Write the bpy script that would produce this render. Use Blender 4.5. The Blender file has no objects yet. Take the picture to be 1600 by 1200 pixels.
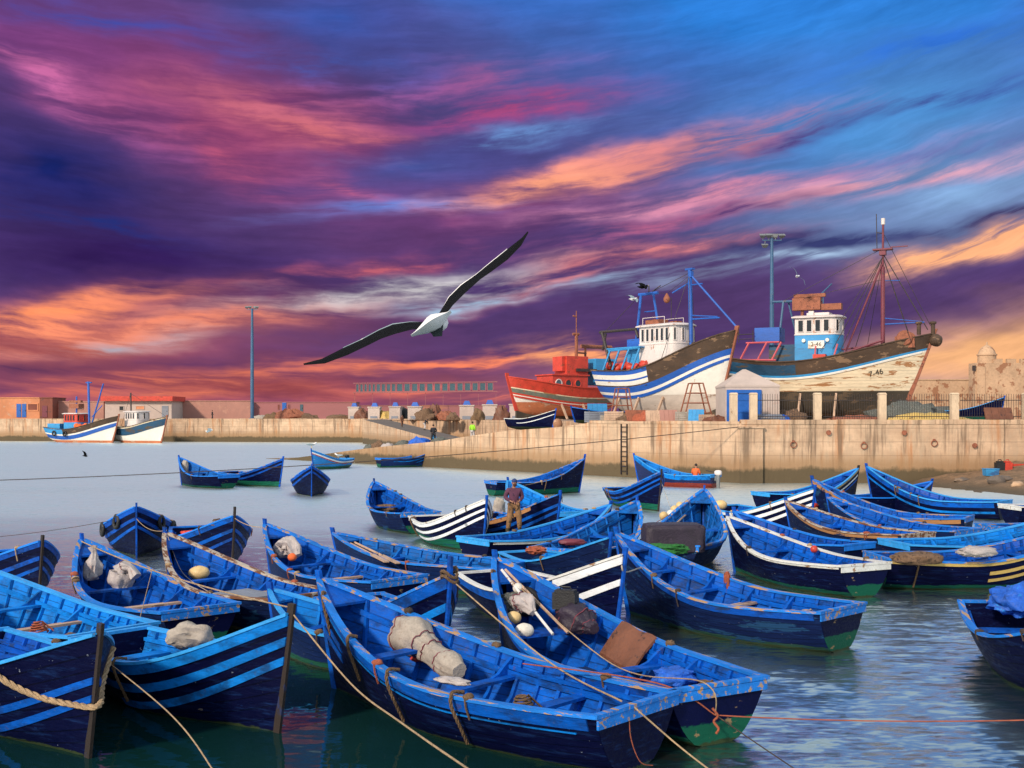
import bpy, math, random
from mathutils import Vector, Matrix, noise
random.seed(7)
R = math.radians
SC = bpy.context.scene
COL = SC.collection

# ------------------------------------------------------------------ camera
F, YH, H = 1750.0, 652.0, 4.4          # focal length in photo pixels, horizon row, eye height above the water
cam_d = bpy.data.cameras.new('camera')
cam = bpy.data.objects.new('camera', cam_d)
COL.objects.link(cam)
cam.location = (0, 0, H)
cam.rotation_euler = (R(90), 0, 0)
cam_d.lens = 36 * F / 1600
cam_d.sensor_width = 36
cam_d.shift_y = (YH - 600) / 1600
cam_d.clip_start = 0.2
cam_d.clip_end = 6000
SC.camera = cam


def at(px, py, z=0.0):
    d = (H - z) * F / (py - YH)
    return Vector(((px - 800) / F * d, d, z))


def atd(px, py, d):
    return Vector(((px - 800) / F * d, d, H + (YH - py) / F * d))


def lin(c, a=True):
    o = [((v / 255 + 0.055) / 1.055) ** 2.4 if v > 10 else v / 255 / 12.92 for v in c]
    return tuple(o) + (1,) if a else tuple(o)


# ------------------------------------------------------------------ node helper
class NT:
    def __init__(self, tree):
        self.t = tree
        tree.nodes.clear()

    def n(self, typ, **kw):
        nd = self.t.nodes.new(typ)
        for k, v in kw.items():
            setattr(nd, k, v)
        return nd

    def put(self, sock, v):
        if isinstance(v, bpy.types.NodeSocket):
            self.t.links.new(v, sock)
        elif v is not None:
            if sock.type == 'RGBA' and isinstance(v, (int, float)):
                v = (v, v, v, 1)
            if sock.type == 'RGBA' and len(v) == 3:
                v = tuple(v) + (1,)
            sock.default_value = v

    def math(self, op, a, b=None, c=None, clamp=False):
        nd = self.n('ShaderNodeMath', operation=op, use_clamp=clamp)
        self.put(nd.inputs[0], a)
        self.put(nd.inputs[1], b)
        self.put(nd.inputs[2], c)
        return nd.outputs[0]

    def mix(self, fac, a, b, blend='MIX'):
        nd = self.n('ShaderNodeMix', data_type='RGBA', blend_type=blend, clamp_factor=True)
        self.put(nd.inputs['Factor'], fac)
        self.put(nd.inputs[6], a)
        self.put(nd.inputs[7], b)
        return nd.outputs[2]

    def ss(self, v, lo, hi, a=0.0, b=1.0):
        nd = self.n('ShaderNodeMapRange', interpolation_type='SMOOTHSTEP')
        self.put(nd.inputs[0], v)
        nd.inputs[1].default_value = lo
        nd.inputs[2].default_value = hi
        nd.inputs[3].default_value = a
        nd.inputs[4].default_value = b
        return nd.outputs[0]

    def noise(self, vec, scale=5, detail=4, rough=0.55, dist=0.0):
        nd = self.n('ShaderNodeTexNoise')
        self.put(nd.inputs['Vector'], vec)
        nd.inputs['Scale'].default_value = scale
        nd.inputs['Detail'].default_value = detail
        nd.inputs['Roughness'].default_value = rough
        nd.inputs['Distortion'].default_value = dist
        return nd

    def mapv(self, vec, scale=(1, 1, 1), loc=(0, 0, 0), rot=(0, 0, 0), typ='POINT'):
        nd = self.n('ShaderNodeMapping', vector_type=typ)
        self.put(nd.inputs[0], vec)
        nd.inputs['Location'].default_value = loc
        nd.inputs['Rotation'].default_value = rot
        nd.inputs['Scale'].default_value = scale
        return nd.outputs[0]

    def xyz(self, v):
        nd = self.n('ShaderNodeSeparateXYZ')
        self.put(nd.inputs[0], v)
        return nd.outputs

    def comb(self, x=0, y=0, z=0):
        nd = self.n('ShaderNodeCombineXYZ')
        for i, v in enumerate((x, y, z)):
            self.put(nd.inputs[i], v)
        return nd.outputs[0]


# ------------------------------------------------------------------ sky
SUN_EL, SUN_AZ = R(30), R(215)          # sun behind the viewer, over the left shoulder (azimuth clockwise from +Y)


def make_world():
    w = bpy.data.worlds.new('World')
    SC.world = w
    w.use_nodes = True
    g = NT(w.node_tree)
    d = g.n('ShaderNodeTexCoord').outputs['Generated']
    x, y, z = g.xyz(d)[:3]
    U = g.math('ARCTAN2', x, y)
    V = g.math('ARCSINE', z)
    p0 = g.comb(U, V, 0)
    # domain warp so that no stroke keeps a clean outline
    n1 = g.noise(g.mapv(p0, (2.6, 6.5, 1)), 1, 5, 0.6)
    n2 = g.noise(g.mapv(p0, (9, 26, 1), (3, 7, 0), (0, 0, R(-8))), 1, 4, 0.5)
    r1 = g.xyz(n1.outputs['Color'])
    r2 = g.xyz(n2.outputs['Color'])
    Uw = g.math('ADD', U, g.math('ADD', g.math('MULTIPLY', g.math('SUBTRACT', r1[0], 0.5), 0.24), g.math('MULTIPLY', g.math('SUBTRACT', r2[0], 0.5), 0.10)))
    Vw = g.math('ADD', V, g.math('ADD', g.math('MULTIPLY', g.math('SUBTRACT', r1[1], 0.5), 0.07), g.math('MULTIPLY', g.math('SUBTRACT', r2[1], 0.5), 0.03)))
    p = g.comb(Uw, Vw, 0)
    # fibre field: fans from falling on the left to rising on the right
    Vs = g.math('ADD', V, g.math('MULTIPLY', g.math('SUBTRACT', r1[1], 0.5), 0.045))
    Us = g.math('ADD', U, g.math('MULTIPLY', g.math('SUBTRACT', r1[0], 0.5), 0.12))
    W = g.math('SUBTRACT', Vs, g.math('ADD', g.math('MULTIPLY', U, 0.10), g.math('MULTIPLY', g.math('MULTIPLY', U, U), 0.26)))
    pf = g.comb(Us, W, 0)
    s1 = g.noise(g.mapv(pf, (4.5, 36, 1)), 1, 9, 0.60).outputs['Fac']
    s2 = g.noise(g.mapv(pf, (10, 105, 1), (5, 2, 0)), 1, 8, 0.62).outputs['Fac']
    s3 = g.noise(g.mapv(pf, (22, 60, 1), (1, 8, 0), (0, 0, R(12))), 1, 6, 0.65).outputs['Fac']
    f1 = g.math('MULTIPLY', g.ss(s1, 0.38, 0.58), g.ss(g.math('ADD', g.math('MULTIPLY', s2, 0.6), g.math('MULTIPLY', s3, 0.4)), 0.38, 0.58, 0.42, 1.15))
    f2 = g.ss(g.math('ADD', g.math('MULTIPLY', s1, 0.45), g.math('MULTIPLY', s2, 0.55)), 0.40, 0.60)

    col = lin((84, 58, 116))
    base = g.n('ShaderNodeRGB')
    base.outputs[0].default_value = col
    c = base.outputs[0]
    S = [  # px, py, half length, half width, tilt, colour, strength, fibre
        (1300, -60, 1000, 380, 0, (0, 122, 218), 1.9, 0), (760, -40, 420, 130, 0, (10, 105, 205), 1.1, 0),
        (1380, 190, 620, 220, 8, (70, 148, 222), 1.2, 0), (1480, 310, 420, 150, 8, (128, 168, 216), 1.1, 0),
        (480, 40, 330, 110, -8, (38, 84, 178), 0.9, 0), (80, 60, 480, 150, -12, (118, 62, 134), 1.2, 0),
        (380, 200, 520, 170, -16, (146, 60, 112), 1.4, 0), (40, 285, 380, 170, -15, (10, 30, 104), 1.15, 0),
        (220, 410, 480, 130, -4, (52, 26, 92), 1.3, 0), (660, 260, 400, 90, 10, (64, 84, 166), 1.0, 0),
        (820, 330, 520, 70, 14, (124, 60, 118), 0.9, 0), (1000, 490, 760, 95, 2, (80, 54, 106), 1.4, 0),
        (1380, 462, 460, 75, 3, (84, 58, 110), 1.4, 0), (160, 530, 620, 100, 3, (186, 88, 80), 1.2, 0),
        (420, 600, 900, 70, 0, (160, 70, 78), 1.2, 0), (1560, 555, 560, 105, 8, (246, 178, 120), 2.0, 0),
        (1500, 605, 320, 45, 0, (150, 146, 164), 0.9, 0), (1040, 600, 620, 60, 0, (176, 104, 112), 1.1, 0),
        (60, 110, 320, 70, -30, (196, 96, 156), 0.9, 1), (440, 190, 320, 75, -10, (200, 98, 112), 1.2, 1),
        (330, 240, 330, 60, -25, (170, 72, 112), 0.9, 1), (640, 140, 420, 50, 8, (172, 82, 134), 1.0, 1),
        (560, 310, 260, 36, -22, (176, 84, 130), 0.9, 2), (800, 165, 320, 44, 6, (160, 64, 122), 1.3, 1),
        (740, 225, 330, 32, 8, (104, 158, 222), 1.2, 1), (650, 335, 340, 34, 5, (84, 118, 200), 1.1, 2),
        (560, 240, 220, 26, 8, (58, 52, 122), 0.9, 1), (90, 350, 360, 40, -8, (24, 40, 116), 1.0, 1),
        (960, 262, 440, 50, 13, (228, 134, 124), 1.5, 1), (880, 285, 330, 34, 14, (244, 152, 118), 1.4, 1),
        (1150, 208, 300, 32, 11, (232, 130, 130), 1.3, 1), (1100, 305, 500, 34, 9, (206, 128, 160), 1.2, 1),
        (1320, 290, 400, 34, 7, (230, 164, 182), 1.3, 1), (1370, 172, 460, 38, 6, (52, 82, 158), 1.2, 1),
        (1220, 212, 260, 24, 10, (78, 66, 130), 1.1, 1), (1450, 240, 330, 20, 5, (92, 100, 168), 0.9, 2),
        (1040, 352, 340, 34, 12, (192, 98, 138), 1.2, 1), (1150, 330, 340, 28, 8, (96, 62, 116), 1.1, 2),
        (1260, 385, 420, 36, 3, (50, 56, 108), 1.3, 1), (1250, 405, 240, 16, 3, (160, 188, 220), 1.2, 2),
        (1565, 388, 260, 40, 8, (255, 176, 122), 1.9, 1), (1570, 352, 260, 24, 8, (56, 48, 98), 1.3, 1),
        (1030, 398, 350, 30, 8, (212, 120, 126), 1.1, 1), (850, 444, 340, 28, 11, (208, 110, 116), 1.3, 1),
        (620, 455, 400, 34, 8, (192, 186, 192), 1.5, 1), (720, 470, 240, 20, 8, (150, 184, 212), 1.2, 2),
        (560, 428, 350, 26, 12, (184, 86, 106), 1.2, 1), (60, 500, 330, 50, 5, (250, 138, 96), 1.4, 1),
        (270, 520, 420, 40, 8, (236, 130, 98), 1.3, 1), (230, 535, 260, 26, 4, (176, 160, 172), 1.0, 2),
        (420, 565, 360, 24, 3, (86, 48, 94), 0.7, 1), (110, 575, 380, 26, 0, (84, 46, 84), 0.9, 1),
        (300, 590, 380, 20, 3, (228, 112, 82), 1.3, 2), (660, 562, 400, 22, 4, (246, 124, 84), 1.4, 2),
        (720, 605, 460, 18, 0, (222, 108, 90), 1.2, 2), (890, 545, 230, 34, 0, (246, 154, 100), 1.5, 1),
        (640, 520, 380, 36, 2, (84, 54, 102), 1.0, 1), (980, 440, 420, 22, 4, (150, 170, 204), 0.8, 2),
        (150, 622, 420, 22, 0, (196, 94, 84), 1.0, 2), (520, 110, 360, 60, -6, (24, 84, 176), 0.8, 1), (150, 25, 330, 40, -10, (40, 66, 160), 0.7, 1), (1500, 60, 420, 70, 8, (20, 104, 205), 1.1, 1),
         (300, 610, 300, 16, 2, (222, 110, 82), 1.1, 2), (120, 480, 300, 24, 6, (255, 140, 86), 1.3, 2)]
    for (px, py, hl, hw, ang, rgb, st, md) in S:
        X, Z = (px - 800) / F, (YH - py) / F
        u, v = math.atan(X), math.atan(Z / math.hypot(1, X))
        m = g.mapv(p, (hl / F, hw / F, 1), (u, v, 0), (0, 0, R(ang)), 'TEXTURE')
        gr = g.n('ShaderNodeTexGradient', gradient_type='QUADRATIC_SPHERE')
        g.put(gr.inputs[0], m)
        fac = g.math('MULTIPLY', gr.outputs['Fac'], st * (0.95 if md == 0 else 1.3))
        if md:
            fac = g.math('MULTIPLY', fac, f1 if md == 1 else f2)
        c = g.mix(fac, c, lin(rgb))
    # fine darker and lighter fibres through all of it
    fib = g.math('MULTIPLY', g.ss(g.math('ADD', g.math('MULTIPLY', s2, 0.5), g.math('MULTIPLY', s3, 0.5)), 0.34, 0.66, 0.90, 1.12), g.ss(s1, 0.3, 0.7, 0.86, 1.14))
    c = g.mix(1.0, c, g.comb(fib, fib, fib), 'MULTIPLY')
    hs = g.n('ShaderNodeHueSaturation')
    hs.inputs['Saturation'].default_value = 0.96
    hs.inputs['Value'].default_value = 1.0
    g.put(hs.inputs['Color'], c)
    c = hs.outputs[0]
    # higher than the view: unseen bright grey-blue overcast, added so the water reflects pale
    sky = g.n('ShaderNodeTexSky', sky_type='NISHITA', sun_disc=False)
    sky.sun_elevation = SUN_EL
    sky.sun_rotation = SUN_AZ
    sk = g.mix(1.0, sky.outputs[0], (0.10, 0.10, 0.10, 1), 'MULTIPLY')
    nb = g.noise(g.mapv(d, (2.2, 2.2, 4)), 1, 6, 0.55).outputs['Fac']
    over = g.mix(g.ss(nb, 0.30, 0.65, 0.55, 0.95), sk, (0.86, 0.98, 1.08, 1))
    over = g.mix(g.ss(V, 0.80, 1.20, 0, 0.80), over, sk)  # unseen zenith kept dim to leave the boat interiors darker
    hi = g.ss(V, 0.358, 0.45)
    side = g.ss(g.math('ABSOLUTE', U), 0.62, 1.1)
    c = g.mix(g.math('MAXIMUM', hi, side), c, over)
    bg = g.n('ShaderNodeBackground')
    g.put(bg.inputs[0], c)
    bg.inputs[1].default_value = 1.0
    out = g.n('ShaderNodeOutputWorld')
    g.t.links.new(bg.outputs[0], out.inputs[0])


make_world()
sun_d = bpy.data.lights.new('sun', 'SUN')
sun_d.energy = 4.1
sun_d.angle = R(5)
sun_d.color = (1.0, 0.84, 0.66)
sun = bpy.data.objects.new('sun', sun_d)
COL.objects.link(sun)
sd = Vector((math.sin(SUN_AZ) * math.cos(SUN_EL), math.cos(SUN_AZ) * math.cos(SUN_EL), math.sin(SUN_EL)))
sun.rotation_euler = (-sd).to_track_quat('-Z', 'Y').to_euler()
VS = SC.view_settings
VS.view_transform = 'Standard'
VS.look = 'None'
VS.exposure = 0.0
VS.gamma = 1.0
SC.cycles.max_bounces = 6
SC.cycles.diffuse_bounces = 3
SC.cycles.glossy_bounces = 3
SC.cycles.transmission_bounces = 2
SC.cycles.use_denoising = True

# ------------------------------------------------------------------ materials
MATS = {}


def mat(name, base, rough=0.6, wear=None, amt=0.0, scale=3.0, stretch=(1, 1, 1), bump=0.15, bscale=40, metal=0.0, var=0.18, z_band=None, extra=None, spec=0.5):
    """painted / weathered surface: value variation, worn patches of another colour, grain bump, optional boot-top band (height, colour)."""
    if name in MATS:
        return MATS[name]
    m = bpy.data.materials.new(name)
    m.use_nodes = True
    g = NT(m.node_tree)
    tc = g.n('ShaderNodeTexCoord').outputs['Object']
    oi = g.n('ShaderNodeObjectInfo').outputs['Random']
    off = g.math('MULTIPLY', oi, 53.0)
    va = g.n('ShaderNodeVectorMath', operation='ADD')
    g.put(va.inputs[0], tc)
    g.put(va.inputs[1], g.comb(off, off, off))
    v = va.outputs[0]
    big = g.noise(g.mapv(v, stretch), scale * 0.6, 5, 0.6).outputs['Fac']
    fine = g.noise(g.mapv(v, stretch), scale * 5, 4, 0.65).outputs['Fac']
    k = g.math('ADD', g.math('MULTIPLY', big, 0.6), g.math('MULTIPLY', fine, 0.4))
    val = g.ss(k, 0.3, 0.7, 1 - var, 1 + var)
    c = g.mix(1.0, lin(base) if max(base) > 1.5 else tuple(base) + (1,), g.comb(val, val, val), 'MULTIPLY')
    z = g.xyz(tc)[2]
    if z_band:
        for (zh, zc) in z_band:
            zz = g.math('ADD', z, g.math('MULTIPLY', g.math('SUBTRACT', k, 0.5), 0.22))
            c = g.mix(g.ss(zz, zh - 0.012, zh + 0.012, 1, 0), c, tuple(zc) + (1,))
    if wear is not None and amt > 0:
        wn = g.noise(g.mapv(v, stretch, (11, 3, 5)), scale, 7, 0.68).outputs['Fac']
        t = 0.70 - amt * 0.35
        c = g.mix(g.ss(wn, t, t + 0.035), c, tuple(wear) + (1,))
    if extra:
        c = extra(g, c, v, tc, k)
    b = g.n('ShaderNodeBsdfPrincipled')
    g.put(b.inputs['Base Color'], c)
    g.put(b.inputs['Roughness'], g.ss(fine, 0.3, 0.7, max(rough - 0.12, 0.05), min(rough + 0.12, 1)))
    b.inputs['Metallic'].default_value = metal
    b.inputs['Specular IOR Level'].default_value = spec
    if bump:
        bn = g.noise(g.mapv(v, stretch), bscale, 3, 0.6).outputs['Fac']
        bp = g.n('ShaderNodeBump')
        bp.inputs['Strength'].default_value = bump
        bp.inputs['Distance'].default_value = 0.02
        g.put(bp.inputs['Height'], g.math('ADD', bn, fine))
        g.put(b.inputs['Normal'], bp.outputs[0])
    o = g.n('ShaderNodeOutputMaterial')
    g.t.links.new(b.outputs[0], o.inputs[0])
    MATS[name] = m
    return m


GREEN = (0.008, 0.105, 0.062)
SLIME = (0.03, 0.045, 0.02)
WOODT = (0.42, 0.25, 0.13)
ST = (0.35, 1, 1.6)


def planks(pitch=0.16, dark=0.5):
    def f(g, c, v, tc, k):
        z = g.xyz(tc)[2]
        fr = g.math('FRACT', g.math('DIVIDE', g.math('ADD', z, g.math('MULTIPLY', g.math('SUBTRACT', k, .5), .01)), pitch))
        ln = g.ss(fr, 0.0, 0.10, dark, 1.0)
        return g.mix(1.0, c, g.comb(ln, ln, ln), 'MULTIPLY')
    return f


def seams(g, c):
    at_ = g.n('ShaderNodeAttribute', attribute_name='row').outputs['Fac']
    fr = g.math('ABSOLUTE', g.math('SUBTRACT', g.math('FRACT', g.math('ADD', at_, 0.5)), 0.5))
    has = g.math('GREATER_THAN', at_, 0.02)
    ln = g.ss(fr, 0.02, 0.09, 0.45, 1.0)
    ln = g.math('SUBTRACT', 1.0, g.math('MULTIPLY', has, g.math('SUBTRACT', 1.0, ln)))
    return g.mix(1.0, c, g.comb(ln, ln, ln), 'MULTIPLY')


def grime(g, c, v, tc, k):
    n = g.noise(g.mapv(v, (0.8, 1, 1.2), (9, 9, 2)), 2.1, 7, 0.66).outputs['Fac']
    c = g.mix(g.math('MULTIPLY', g.ss(n, 0.46, 0.66), 0.72), c, (0.008, 0.020, 0.060, 1))
    s = g.noise(g.mapv(v, (1.2, 6, 6), (3, 0, 4)), 6, 5, 0.7).outputs['Fac']
    c = g.mix(g.math('MULTIPLY', g.ss(s, 0.60, 0.72), 0.55), c, (0.11, 0.15, 0.24, 1))
    w = g.noise(g.mapv(v, (5, 5, 0.7), (1, 6, 2)), 1.6, 6, 0.7).outputs['Fac']
    c = g.mix(g.math('MULTIPLY', g.ss(w, 0.60, 0.74), 0.6), c, (0.09, 0.045, 0.025, 1))
    return seams(g, c)


def specks(g, c, v, tc, k):
    c = seams(g, c)
    n = g.noise(v, 14, 2, 0.5).outputs['Fac']
    c = g.mix(g.math('MULTIPLY', g.ss(n, 0.73, 0.77), 0.45), c, (0.35, 0.40, 0.5, 1))
    s = g.noise(g.mapv(v, (0.5, 1, 5)), 3, 6, 0.7).outputs['Fac']
    return g.mix(g.math('MULTIPLY', g.ss(s, 0.5, 0.72), 0.40), c, (0.012, 0.045, 0.17, 1))


M = {
    'navy': mat('navy_paint', (0.0014, 0.0026, 0.027), 0.5, (0.008, 0.03, 0.13), 0.10, 2.5, ST, 0.25, 22, z_band=[(0.03, SLIME)], extra=specks, spec=0.08),
    'navy_green': mat('navy_paint_low_green_boot', (0.0014, 0.0026, 0.027), 0.5, (0.008, 0.03, 0.13), 0.10, 2.5, ST, 0.25, 22, z_band=[(0.13, (0.008, 0.07, 0.045)), (0.04, SLIME)], extra=specks, spec=0.08),
    'navy_green_high': mat('navy_paint_green_boot', (0.0014, 0.0026, 0.027), 0.5, (0.008, 0.03, 0.13), 0.10, 2.5, ST, 0.25, 22, z_band=[(0.33, GREEN), (0.05, SLIME)], extra=specks, spec=0.08),
    'old_navy': mat('weathered_navy_paint', (0.003, 0.010, 0.052), 0.65, (0.012, 0.05, 0.12), 0.40, 2.2, ST, 0.35, 22, z_band=[(0.08, (0.10, 0.08, 0.04)), (0.03, SLIME)], extra=specks, spec=0.10),
    'old_navy_green': mat('weathered_navy_green_boot', (0.003, 0.010, 0.055), 0.65, (0.012, 0.05, 0.13), 0.4, 2.2, ST, 0.35, 22, z_band=[(0.10, (0.02, 0.06, 0.04)), (0.04, SLIME)], extra=specks, spec=0.10),
    'tr_green': mat('transom_paint_green_foot', (0.0016, 0.0035, 0.034), 0.5, (0.25, 0.17, 0.09), 0.22, 2.5, (1, 1, 2), 0.25, 22, z_band=[(0.31, (0.007, 0.085, 0.052)), (0.04, SLIME)], spec=0.08),
    'mid_hull': mat('mid_blue_hull_paint', (0.003, 0.018, 0.10), 0.6, (0.008, 0.05, 0.2), 0.25, 2.2, ST, 0.3, 22, z_band=[(0.14, (0.012, 0.10, 0.06)), (0.04, SLIME)], extra=specks, spec=0.25),
    'light_hull': mat('light_blue_hull_paint', (0.015, 0.22, 0.62), 0.5, (0.5, 0.55, 0.6), 0.15, 2.2, ST, 0.3, 22, z_band=[(0.24, GREEN), (0.04, SLIME)]),
    'red_boot': mat('navy_paint_red_boot', (0.004, 0.012, 0.085), 0.45, (0.02, 0.09, 0.3), 0.15, 2.2, ST, 0.3, 22, z_band=[(0.28, (0.25, 0.03, 0.015))], extra=specks),
    'blue': mat('blue_paint', (0.0008, 0.088, 0.47), 0.64, (0.02, 0.07, 0.26), 0.2, 3.2, ST, 0.25, 30, var=0.32, spec=0.12, extra=grime),
    'light': mat('light_blue_paint', (0.003, 0.18, 0.63), 0.64, (0.02, 0.13, 0.40), 0.2, 3.2, ST, 0.25, 30, var=0.28, spec=0.12, extra=grime),
    'deep': mat('deep_blue_paint', (0.003, 0.075, 0.44), 0.64, (0.02, 0.05, 0.16), 0.22, 3.2, ST, 0.25, 30, var=0.3, spec=0.12, extra=grime),
    'faded': mat('faded_blue_paint', (0.005, 0.115, 0.44), 0.6, (0.02, 0.07, 0.22), 0.3, 3.2, ST, 0.3, 30, var=0.32, spec=0.10, extra=grime),
    'strong': mat('strong_blue_paint', (0.0008, 0.066, 0.40), 0.45, (0.02, 0.06, 0.22), 0.18, 3.2, ST, 0.25, 30, var=0.3, spec=0.12, extra=grime),
    'board': mat('worn_bottom_boards', (0.10, 0.075, 0.07), 0.85, (0.02, 0.05, 0.16), 0.4, 2.4, (0.3, 3, 1), 0.35, 30, var=0.4),
    'floor': mat('floor_paint', (0.006, 0.025, 0.10), 0.6, (0.08, 0.07, 0.06), 0.35, 2.2, (0.3, 3, 1), 0.3, 30, var=0.3, extra=grime),
    'rail_blue': mat('rail_blue_paint', (0.008, 0.18, 0.70), 0.5, WOODT, 0.12, 2.6, (0.4, 3, 3), 0.25, 30, var=0.25, spec=0.25),
    'rail_tan': mat('rail_worn_to_wood', (0.008, 0.17, 0.62), 0.65, (0.40, 0.25, 0.14), 0.44, 2.4, (0.3, 4, 4), 0.35, 30, var=0.25, spec=0.25),
    'rail_white': mat('rail_white_paint', (0.62, 0.62, 0.60), 0.6, (0.30, 0.17, 0.09), 0.34, 2.4, (0.5, 2, 2), 0.3, 30, var=0.2),
    'rail_light': mat('rail_light_blue_paint', (0.03, 0.30, 0.74), 0.5, WOODT, 0.16, 2.6, (0.4, 3, 3), 0.25, 30, var=0.25, spec=0.25),
    'rust_white': mat('flaking_white_rail', (0.42, 0.36, 0.30), 0.75, (0.16, 0.06, 0.025), 0.62, 3.4, (0.6, 2, 2), 0.5, 30, var=0.25),
    'white': mat('white_paint', (0.78, 0.80, 0.84), 0.5, (0.25, 0.27, 0.3), 0.2, 3.2, ST, 0.2, 30),
    'yellow': mat('yellow_tan_paint', (0.50, 0.34, 0.10), 0.6, (0.10, 0.06, 0.05), 0.25, 3.2, ST, 0.2, 30),
    'tanstrake': mat('bare_orange_wood', (0.42, 0.20, 0.08), 0.7, (0.02, 0.03, 0.09), 0.3, 3.2, ST, 0.3, 30),
    'wood': mat('bare_pinkish_wood', (0.45, 0.30, 0.21), 0.75, (0.16, 0.11, 0.09), 0.3, 3.0, (3, 0.4, 1), 0.3, 40, var=0.25),
    'stem': mat('dark_brown_stem_wood', (0.020, 0.012, 0.010), 0.8, (0.01, 0.02, 0.08), 0.3, 4, (1, 1, 0.4), 0.4, 40),
    'rope': mat('brown_rope', (0.16, 0.095, 0.05), 0.9, (0.07, 0.04, 0.02), 0.3, 12, (1, 1, 1), 0.9, 90, var=0.35),
    'rope_tan': mat('tan_rope', (0.42, 0.29, 0.17), 0.9, (0.2, 0.13, 0.08), 0.25, 14, (1, 1, 1), 0.8, 90, var=0.3),
    'rope_red': mat('rusty_red_rope', (0.36, 0.09, 0.045), 0.9, (0.2, 0.1, 0.06), 0.25, 14, (1, 1, 1), 0.8, 90, var=0.3),
    'rope_dark': mat('dark_rope', (0.05, 0.035, 0.03), 0.9, (0.14, 0.09, 0.05), 0.25, 12, (1, 1, 1), 0.8, 90),
    'canvas': mat('pale_canvas', (0.36, 0.315, 0.27), 0.9, (0.30, 0.24, 0.2), 0.3, 5, (1, 1, 1), 0.5, 26, var=0.25),
    'plastic_white': mat('white_plastic_sheet', (0.40, 0.355, 0.345), 0.45, (0.42, 0.25, 0.22), 0.22, 6, (1, 1, 1), 0.6, 20, var=0.2),
    'dark_cloth': mat('dark_plum_tarpaulin', (0.022, 0.014, 0.030), 0.6, (0.05, 0.035, 0.06), 0.25, 4, (1, 1, 1), 0.6, 24, var=0.35),
    'black': mat('black_rubber', (0.012, 0.012, 0.014), 0.6, (0.05, 0.05, 0.055), 0.2, 5, (1, 1, 1), 0.4, 40),
    'brown': mat('brown_leathery_panel', (0.14, 0.05, 0.026), 0.6, (0.05, 0.02, 0.015), 0.3, 4, (1, 1, 1), 0.4, 30, var=0.3),
    'float': mat('cream_float', (0.62, 0.44, 0.20), 0.5, (0.4, 0.22, 0.1), 0.25, 6, (1, 1, 1), 0.2, 30),
    'float_white': mat('white_float', (0.66, 0.63, 0.56), 0.5, (0.35, 0.28, 0.2), 0.25, 6, (1, 1, 1), 0.2, 30),
    'net_green': mat('green_net', (0.02, 0.17, 0.03), 0.9, (0.01, 0.06, 0.02), 0.4, 20, (1, 1, 1), 1.0, 60, var=0.4),
    'net': mat('brown_net', (0.17, 0.10, 0.06), 0.95, (0.06, 0.035, 0.025), 0.45, 14, (1, 1, 1), 1.0, 50, var=0.4),
    'net_grey': mat('grey_net', (0.10, 0.11, 0.10), 0.95, (0.35, 0.33, 0.3), 0.35, 22, (1, 1, 1), 1.0, 60, var=0.4),
    'red': mat('red_paint', (0.52, 0.045, 0.025), 0.55, (0.25, 0.05, 0.02), 0.3, 2.2, (1, 1, 1), 0.2, 20, var=0.25),
    'orange': mat('orange_cloth', (0.72, 0.13, 0.03), 0.8, None, 0, 5),
    'grey_board': mat('grey_blue_board', (0.20, 0.22, 0.27), 0.7, (0.33, 0.26, 0.2), 0.3, 2.2, (0.4, 3, 1), 0.3, 30),
    'bluecloth': mat('blue_sheet', (0.01, 0.10, 0.52), 0.6, (0.01, 0.2, 0.6), 0.3, 4, (1, 1, 1), 0.6, 20, var=0.35),
    'concrete': mat('quay_post_concrete', (0.56, 0.42, 0.29), 0.85, (0.32, 0.2, 0.12), 0.25, 1.6, (1, 1, 0.5), 0.3, 20, var=0.2),
    'iron': mat('dark_iron', (0.03, 0.022, 0.022), 0.6, (0.16, 0.06, 0.03), 0.3, 6, (1, 1, 1), 0.2, 30),
    'rust': mat('rusty_steel', (0.26, 0.085, 0.045), 0.75, (0.10, 0.03, 0.02), 0.35, 5, (1, 1, 1), 0.4, 30, var=0.3),
    'maroon': mat('maroon_paint', (0.16, 0.03, 0.05), 0.6, (0.08, 0.03, 0.03), 0.3, 4, (1, 1, 1), 0.2, 30),
    'pinkred': mat('pinkish_red_paint', (0.50, 0.08, 0.10), 0.6, (0.2, 0.05, 0.05), 0.3, 4, (1, 1, 1), 0.2, 30),
    'ship_blue': mat('ship_blue_paint', (0.012, 0.09, 0.40), 0.5, (0.02, 0.05, 0.16), 0.22, 1.4, ST, 0.2, 14, var=0.2),
    'ship_cyan': mat('ship_light_blue_paint', (0.03, 0.24, 0.52), 0.5, (0.03, 0.1, 0.25), 0.25, 1.4, ST, 0.2, 14, var=0.2),
    'ship_white': mat('ship_white_paint', (0.72, 0.68, 0.62), 0.55, (0.50, 0.34, 0.22), 0.18, 0.9, (0.5, 1, 0.8), 0.2, 12, var=0.1),
    'ship_house': mat('wheelhouse_white_paint', (0.62, 0.55, 0.53), 0.5, (0.38, 0.2, 0.13), 0.26, 1.6, (1, 1, 0.4), 0.15, 12, var=0.1),
    'ship_plank': mat('rusty_planked_white', (0.70, 0.58, 0.41), 0.7, (0.36, 0.17, 0.07), 0.46, 1.5, (0.22, 1, 1.8), 0.3, 12, var=0.18, extra=planks(0.26, 0.25)),
    'ship_grey': mat('ship_lower_grey_white', (0.52, 0.45, 0.40), 0.75, (0.30, 0.22, 0.17), 0.3, 0.8, (0.4, 1, 1), 0.25, 12, var=0.2),
    'ship_bottom': mat('ship_dark_bottom', (0.045, 0.035, 0.024), 0.85, (0.11, 0.075, 0.045), 0.45, 0.9, (0.3, 1, 1), 0.3, 12, var=0.35),
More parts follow.
